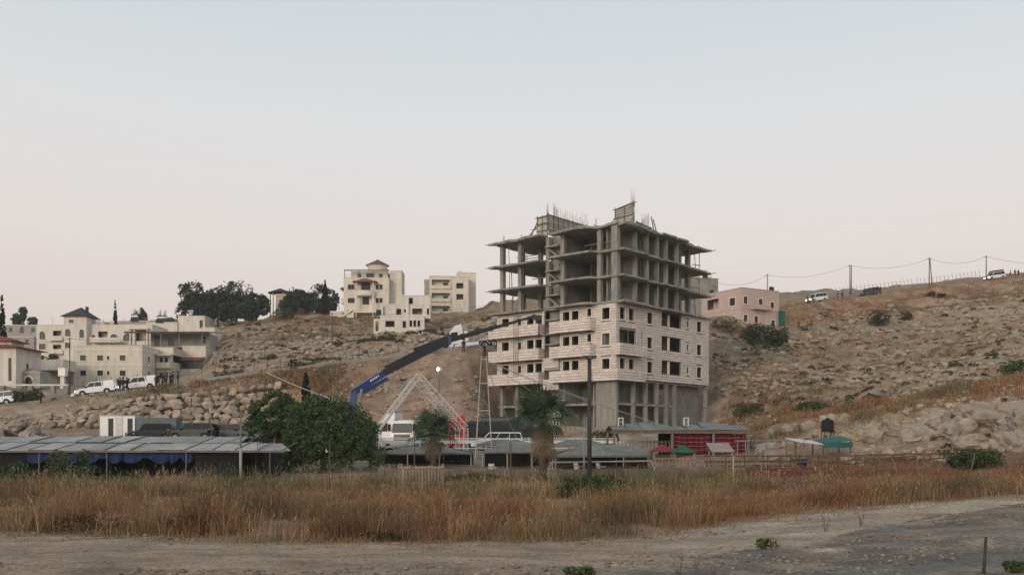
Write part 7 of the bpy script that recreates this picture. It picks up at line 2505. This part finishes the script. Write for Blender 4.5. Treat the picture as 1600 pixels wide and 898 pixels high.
h = thing('field_wall', 'low grey pink block wall behind the swing frame and grass', 'wall', G(590, 62.5))
for i in range(22):
    x = i * 1.0
    MB().box(x, x + .985, 0, .2, ground_at(h, x + .5, 0) - .3, ground_at(h, x + .5, 0) + .72 + R.uniform(-.03, .03)).build('panel', 'drab_wall', h)
h = thing('yard_fence', 'thin dark wire fence with posts crossing the weeds below the palm', 'fence', G(600, 58))
for i, px in enumerate(range(600, 1010, 34)):
    x = (px - 600) / FOC * 58
    MB().tube((x, 0, ground_at(h, x, 0) - .2), (x + R.uniform(-.05, .05), 0, ground_at(h, x, 0) + 1.15), .028, None, 5).build('post', 'rust', h)
for z in (.45, .78, 1.08):
    MB().path([Vector((x, 0, z + ground_at(h, x, 0) + R.uniform(-.04, .03))) for x in np.linspace(0, 15.8, 26)], .014 if z < 1 else .024, 4).build('wire', 'rust', h)
h = thing('frame_pergola', 'bare pipe pergola frame between the play towers and the black tank', 'pergola', G(1165, 72))
for x in (0, 1.5, 3.0, 4.4):
    for y in (0, 2.6):
        MB().tube((x, y, -.3), (x, y, 2.1), .035, None, 5).build('post', 'grey_steel', h)
    MB().tube((x, -.2, 2.1), (x, 2.8, 2.1), .03, None, 5).build('cross_bar', 'grey_steel', h)
for y in (0, 1.3, 2.6):
    MB().tube((-.2, y, 2.14), (4.6, y, 2.14), .03, None, 5).build('long_bar', 'grey_steel', h)
for px, d, lab, m in ((1180, 60, 'dark oil drum standing by the pipe fence', 'rubber'), (1254, 63, 'blue plastic barrel standing by the pipe fence', 'tarp_blue'), (640, 63, 'rusty drum near the low block wall behind the timber rack', 'rust')):
    t = thing('barrel', lab, 'barrel', G(px, d), 0, 'barrels in the yard')
    MB().lathe([(0, 0), (.29, 0), (.3, .04), (.285, .3), (.3, .32), (.285, .6), (.3, .62), (.29, .88), (0, .88)], 14).build('body', m, t, True)
    MB().lathe([(.3, .86), (.31, .9), (.27, .9)], 14).build('rim', m, t)
mat('plastic_white', (0.55, 0.54, 0.52), (0.45, 0.44, 0.42), 2.0, 0.5)
for px, d, rz, lab in ((770, 66, .4, 'white plastic chair in front of the canopy behind the tall palm'), (905, 65, 2.2, 'white plastic chair beside the pale post behind the lamp post'), (940, 66, 1.0, 'white plastic chair under the peaked canopy')):
    t = thing('plastic_chair', lab, 'chair', G(px, d), rz, 'plastic chairs in the yard')
    MB().box(-.23, .23, -.22, .22, .42, .46).build('seat', 'plastic_white', t)
    MB().hexa([(-.23, .2, .46), (.23, .2, .46), (.23, .24, .46), (-.23, .24, .46)], [(-.21, .3, .9), (.21, .3, .9), (.21, .34, .9), (-.21, .34, .9)]).build('backrest', 'plastic_white', t)
    for x in (-.2, .2):
        for y in (-.19, .19):
            MB().tube((x, y, .42), (x * 1.15, y * 1.2, 0), .025, None, 5).build('leg', 'plastic_white', t)
        MB().box(x - .03, x + .03, -.2, .24, .62, .66).build('armrest', 'plastic_white', t)
# teal tarp shelter with black tank
h = thing('tarp_shelter', 'low shelter with sagging white and teal tarpaulin roof', 'shelter', G(1240, 71))
for x0, x1, z0, z1, m in ((.1, 2.2, 1.95, 1.75, 'white_steel'), (2.2, 4.3, 1.75, 2.1, 'tarp_teal')):
    q = [(x0, -.1, z0 - .15), (x1, -.1, z1 - .2), (x1, 2.6, z1 + .1), (x0, 2.6, z0 + .1)]
    MB().hexa(q, [(x, y, z + .05) for x, y, z in q]).build('roof_sheet', m, h)
MB().box(2.2, 4.3, -.16, -.11, 1.35, 1.75).build('valance', 'tarp_teal', h)
for x in (.15, 2.2, 4.2):
    for y in (0, 2.5):
        MB().tube((x, y, -.4), (x, y, 1.85), .05, None, 6).build('post', 'rust', h)
h = thing('black_tank', 'black plastic water tank behind the teal tarpaulin roof', 'tank', G(1293, 77))
h.scale = (.95, .95, .85)
MB().lathe([(0, .9), (.5, .9), (.52, 1.0), (.5, 1.2), (.52, 1.4), (.5, 1.6), (.52, 1.8), (.45, 2.0), (.2, 2.1), (0, 2.12)], 18).build('tank', 'rubber', h, True)
MB().lathe([(0, 2.12), (.18, 2.1), (.18, 2.2), (0, 2.22)], 10).build('lid', 'rubber', h)
for x in (-.4, .4):
    for y in (-.4, .4):
        MB().tube((x, y, -.5), (x, y, .9), .05, None, 5).build('leg', 'rust', h)

# ------------------------------------------------------------------ fences, kerb, poles and wires along the roads
def along(off, px0, px1, step):
    out = []
    px = px0
    while px <= px1:
        p, az, sl = on_road(px, off)
        out.append((px, p))
        px += step
    return out


h = thing('road_parapet', 'low pale concrete parapet along the valley side of the upper road', 'wall', on_road(300, -3.3)[0])
o = Vector(h.location)
seg = along(-3.3, 292, 770, 11)
for (_, a), (_, b) in zip(seg, seg[1:]):
    MB().bar(a - o + Vector((0, 0, .12)), b - o + Vector((0, 0, .12)), .3, .5).build('kerb_block', 'road_grey', h)
h = thing('road_fence', 'wire fence with bent-top posts on the house side of the upper road', 'fence', on_road(130, 3.6)[0])
o = Vector(h.location)
seg = along(3.6, 118, 640, 21)
for _, a in seg:
    q = Vector((a.x, a.y, H(a.x, a.y))) - o
    MB().tube(q - Vector((0, 0, .2)), q + Vector((0, 0, 2.3)), .045, None, 5).tube(q + Vector((0, 0, 2.3)), q + Vector((.25, -.2, 2.7)), .04, None, 5).build('post', 'rust', h)
for zz in (.3, .9, 1.5, 2.2):
    pts = [Vector((a.x, a.y, H(a.x, a.y) + zz)) - o for _, a in seg]
    MB().path(pts, .012, 4).build('wire', 'grey_steel', h)
h = thing('ridge_fence', 'tall fence of bent-top posts along the ridge against the sky', 'fence', on_road(1330, 4.2)[0])
o = Vector(h.location)
seg = along(4.4, 1322, 1552, 6.2)
for _, a in seg:
    q = Vector((a.x, a.y, H(a.x, a.y))) - o
    MB().tube(q - Vector((0, 0, .2)), q + Vector((0, 0, 2.6)), .05, None, 5).tube(q + Vector((0, 0, 2.6)), q + Vector((-.3, -.1, 3.0)), .045, None, 5).build('post', 'grey_steel', h)
for zz in (.5, 1.2, 1.9, 2.55):
    MB().path([Vector((a.x, a.y, H(a.x, a.y) + zz)) - o for _, a in seg], .016, 4).build('wire', 'grey_steel', h)
tops = []
for px, top, two, lab in ((1199, 428, 0, 'wooden utility pole on the ridge beside the pink house'), (1328, 413, 1, 'double wooden utility pole on the ridge above the dark jeep'), (1452, 402, 2, 'A-shaped wooden utility pole on the ridge in the middle of the fence'), (1541, 399, 0, 'utility pole on the ridge beside the upper jeeps')):
    d = 226
    g = G(px, d)
    z = EYE + (HOR - top) * d / FOC - g.z
    t = thing('utility_pole', lab, 'pole', g, 0, 'utility poles on the ridge')
    MB().tube((0, 0, -.5), (0, 0, z), .15, .1, 7).build('pole', 'old_timber', t, True)
    if two:
        MB().tube((.9 if two == 2 else .4, .3, -.5), (.2 if two == 2 else .4, .1, z - .3), .13, .1, 7).build('pole', 'old_timber', t, True)
    MB().bar((-.6, 0, z - .35), (.6, 0, z - .35), .1, .1).build('crossarm', 'old_timber', t)
    tops.append(g + Vector((0, 0, z - .25)))
LN = ['from the unfinished block to the first ridge pole', 'from the first to the second ridge pole', 'from the second to the third ridge pole', 'from the third to the fourth ridge pole', 'from the fourth ridge pole out of view']
ends = [P(1120, 441, 224)] + tops + [P(1720, 408, 232)]
for i, (a, b) in enumerate(zip(ends, ends[1:])):
    cable('power_line', 'overhead wire sagging ' + LN[i], a, b, 1.4, .03, 'wire', 'overhead wires on the ridge')
tl = []
for px, d, top, lab in ((519, 160, 488, 'slim street pole on the slope below the turret house'), (109, 136, 527, 'slim grey pole at the road by the carport'), (414, 150, 540, 'thin pole on the slope above the rusty rope tower'), (243, 150, 552, 'thin pole beside the cream house balcony')):
    t, z = simple_pole('street_pole', lab, px, d, top, .08, 'dark_steel', 'pole', 'poles near the upper road')
    MB().bar((-.35, 0, z - .2), (.35, 0, z - .2), .06, .06).build('crossarm', 'dark_steel', t)
    tl.append(Vector(t.location) + Vector((0, 0, z - .2)))
for i, (a, b, lab) in enumerate(((P(-40, 524, 150), tl[1], 'overhead wire from the edge to the grey pole by the carport'), (tl[1], P(345, 516, 190), 'overhead wire passing in front of the cream house'), (P(330, 520, 190), tl[0], 'overhead wire across the orange slope to the slim street pole'), (tl[0], P(770, 474, 210), 'overhead wire from the slim street pole past the white stepped house'))):
    cable('power_line', lab, a, b, .9, .022, 'wire', 'overhead wires near the houses')
h = thing('hill_fence', 'sparse post and wire fence on the lower rocky slope', 'fence', G(1260, 106))
o = Vector(h.location)
pts = []
for px in range(1262, 1372, 27):
    g = G(px, 106)
    MB().tube(g - o - Vector((0, 0, .2)), g - o + Vector((R.uniform(-.2, .2), 0, 1.5)), .05, None, 5).build('post', 'rail_pale', h)
    pts.append(g - o + Vector((0, 0, 1.2)))
MB().path(pts, .025, 4).build('wire', 'rail_pale', h)
# dry thistles and weeds in the very foreground
def thistle(px, d, hh, label):
    t = thing('dry_thistle', label, 'plant', G(px, d), R.uniform(0, 6), 'dry thistles on the track edge')
    mb, hd = MB(), MB()
    for i in range(5):
        a = i * 1.3
        e = Vector((.12 * math.cos(a) * hh * 2, .12 * math.sin(a) * hh * 2, hh * R.uniform(.7, 1.05)))
        mb.tube((0, 0, -.02), e * .6, .008, .006, 5).tube(e * .6, e, .006, .004, 5)
        for k in range(7):
            b = k * .9
            c = e
            tip = c + Vector((math.cos(b), math.sin(b), R.uniform(-.2, .9))) * hh * .13
            s_ = Vector((-math.sin(b), math.cos(b), 0)) * .012
            hd.add([c - s_, c + s_, tip], [(0, 1, 2)])
        for k in range(4):
            f = .25 + .17 * k
            c = e * f
            b = k * 2.2 + i
            tip = c + Vector((math.cos(b), math.sin(b), .5)) * hh * .22
            s_ = Vector((-math.sin(b), math.cos(b), .2)) * .014
            hd.add([c - s_, c + s_, tip], [(0, 1, 2)])
    mb.build('stems', 'old_timber', t)
    hd.build('leaves', 'old_timber', t)


for px, d, hh, lab in ((1060, 18.6, .38, 'dry thistle near the bottom, tallest of the three by the dark gravel'), (1088, 19.2, .32, 'dry thistle near the bottom, middle of the three by the dark gravel'), (1115, 18.4, .26, 'dry thistle near the bottom, lowest of the three by the dark gravel'), (1290, 26, .5, 'dry thistle at the grass edge where the pale bank begins'), (1345, 27, .4, 'dry thistle on the pale bank, farther along')):
    thistle(px, d, hh, lab)
for px, d, w_, hh, tint, lab in ((905, 18.8, .55, .22, (1.0, .9, .8), 'low green weed on the track at the very bottom'), (1200, 23, .5, .3, (1.5, 1.2, .8), 'small yellow green weed alone on the track'), (1590, 19, .5, .28, (1.0, .95, .8), 'low green weed beside the short dark stake'), (590, 25.2, 1.1, .3, (.5, .4, .4), 'dark low weed clump at the front edge of the dry grass'), (150, 27.5, 1.6, .7, (.6, .45, .4), 'dark dead brush in the front of the dry grass'), (300, 27.2, 1.4, .6, (.6, .45, .4), 'second dark dead brush in the front of the dry grass')):
    bush(px, d, w_, hh, lab, 'leaf_green' if hh < .5 else 'leaf_shrub', 420, .07, tint, 'weed', 'weeds along the track')
# ------------------------------------------------------------------ thin morning haze: one closed box of even air
hz = MB().box(-5200, 5200, -2000, 7000, -60, 95).build('haze', 'wire', kind='stuff')
tag(hz, 'thin pale haze in the air over the whole valley', 'haze', kind='stuff')
hm = bpy.data.materials.new('haze_air')
hm.use_nodes = True
hm.node_tree.nodes.clear()
_o = hm.node_tree.nodes.new('ShaderNodeOutputMaterial')
_v = hm.node_tree.nodes.new('ShaderNodeVolumePrincipled')
_v.inputs['Color'].default_value = (0.95, 0.93, 0.92, 1)
_v.inputs['Density'].default_value = 0.0003
_v.inputs['Anisotropy'].default_value = 0.2
hm.node_tree.links.new(_v.outputs[0], _o.inputs['Volume'])
hz.data.materials.clear()
hz.data.materials.append(hm)
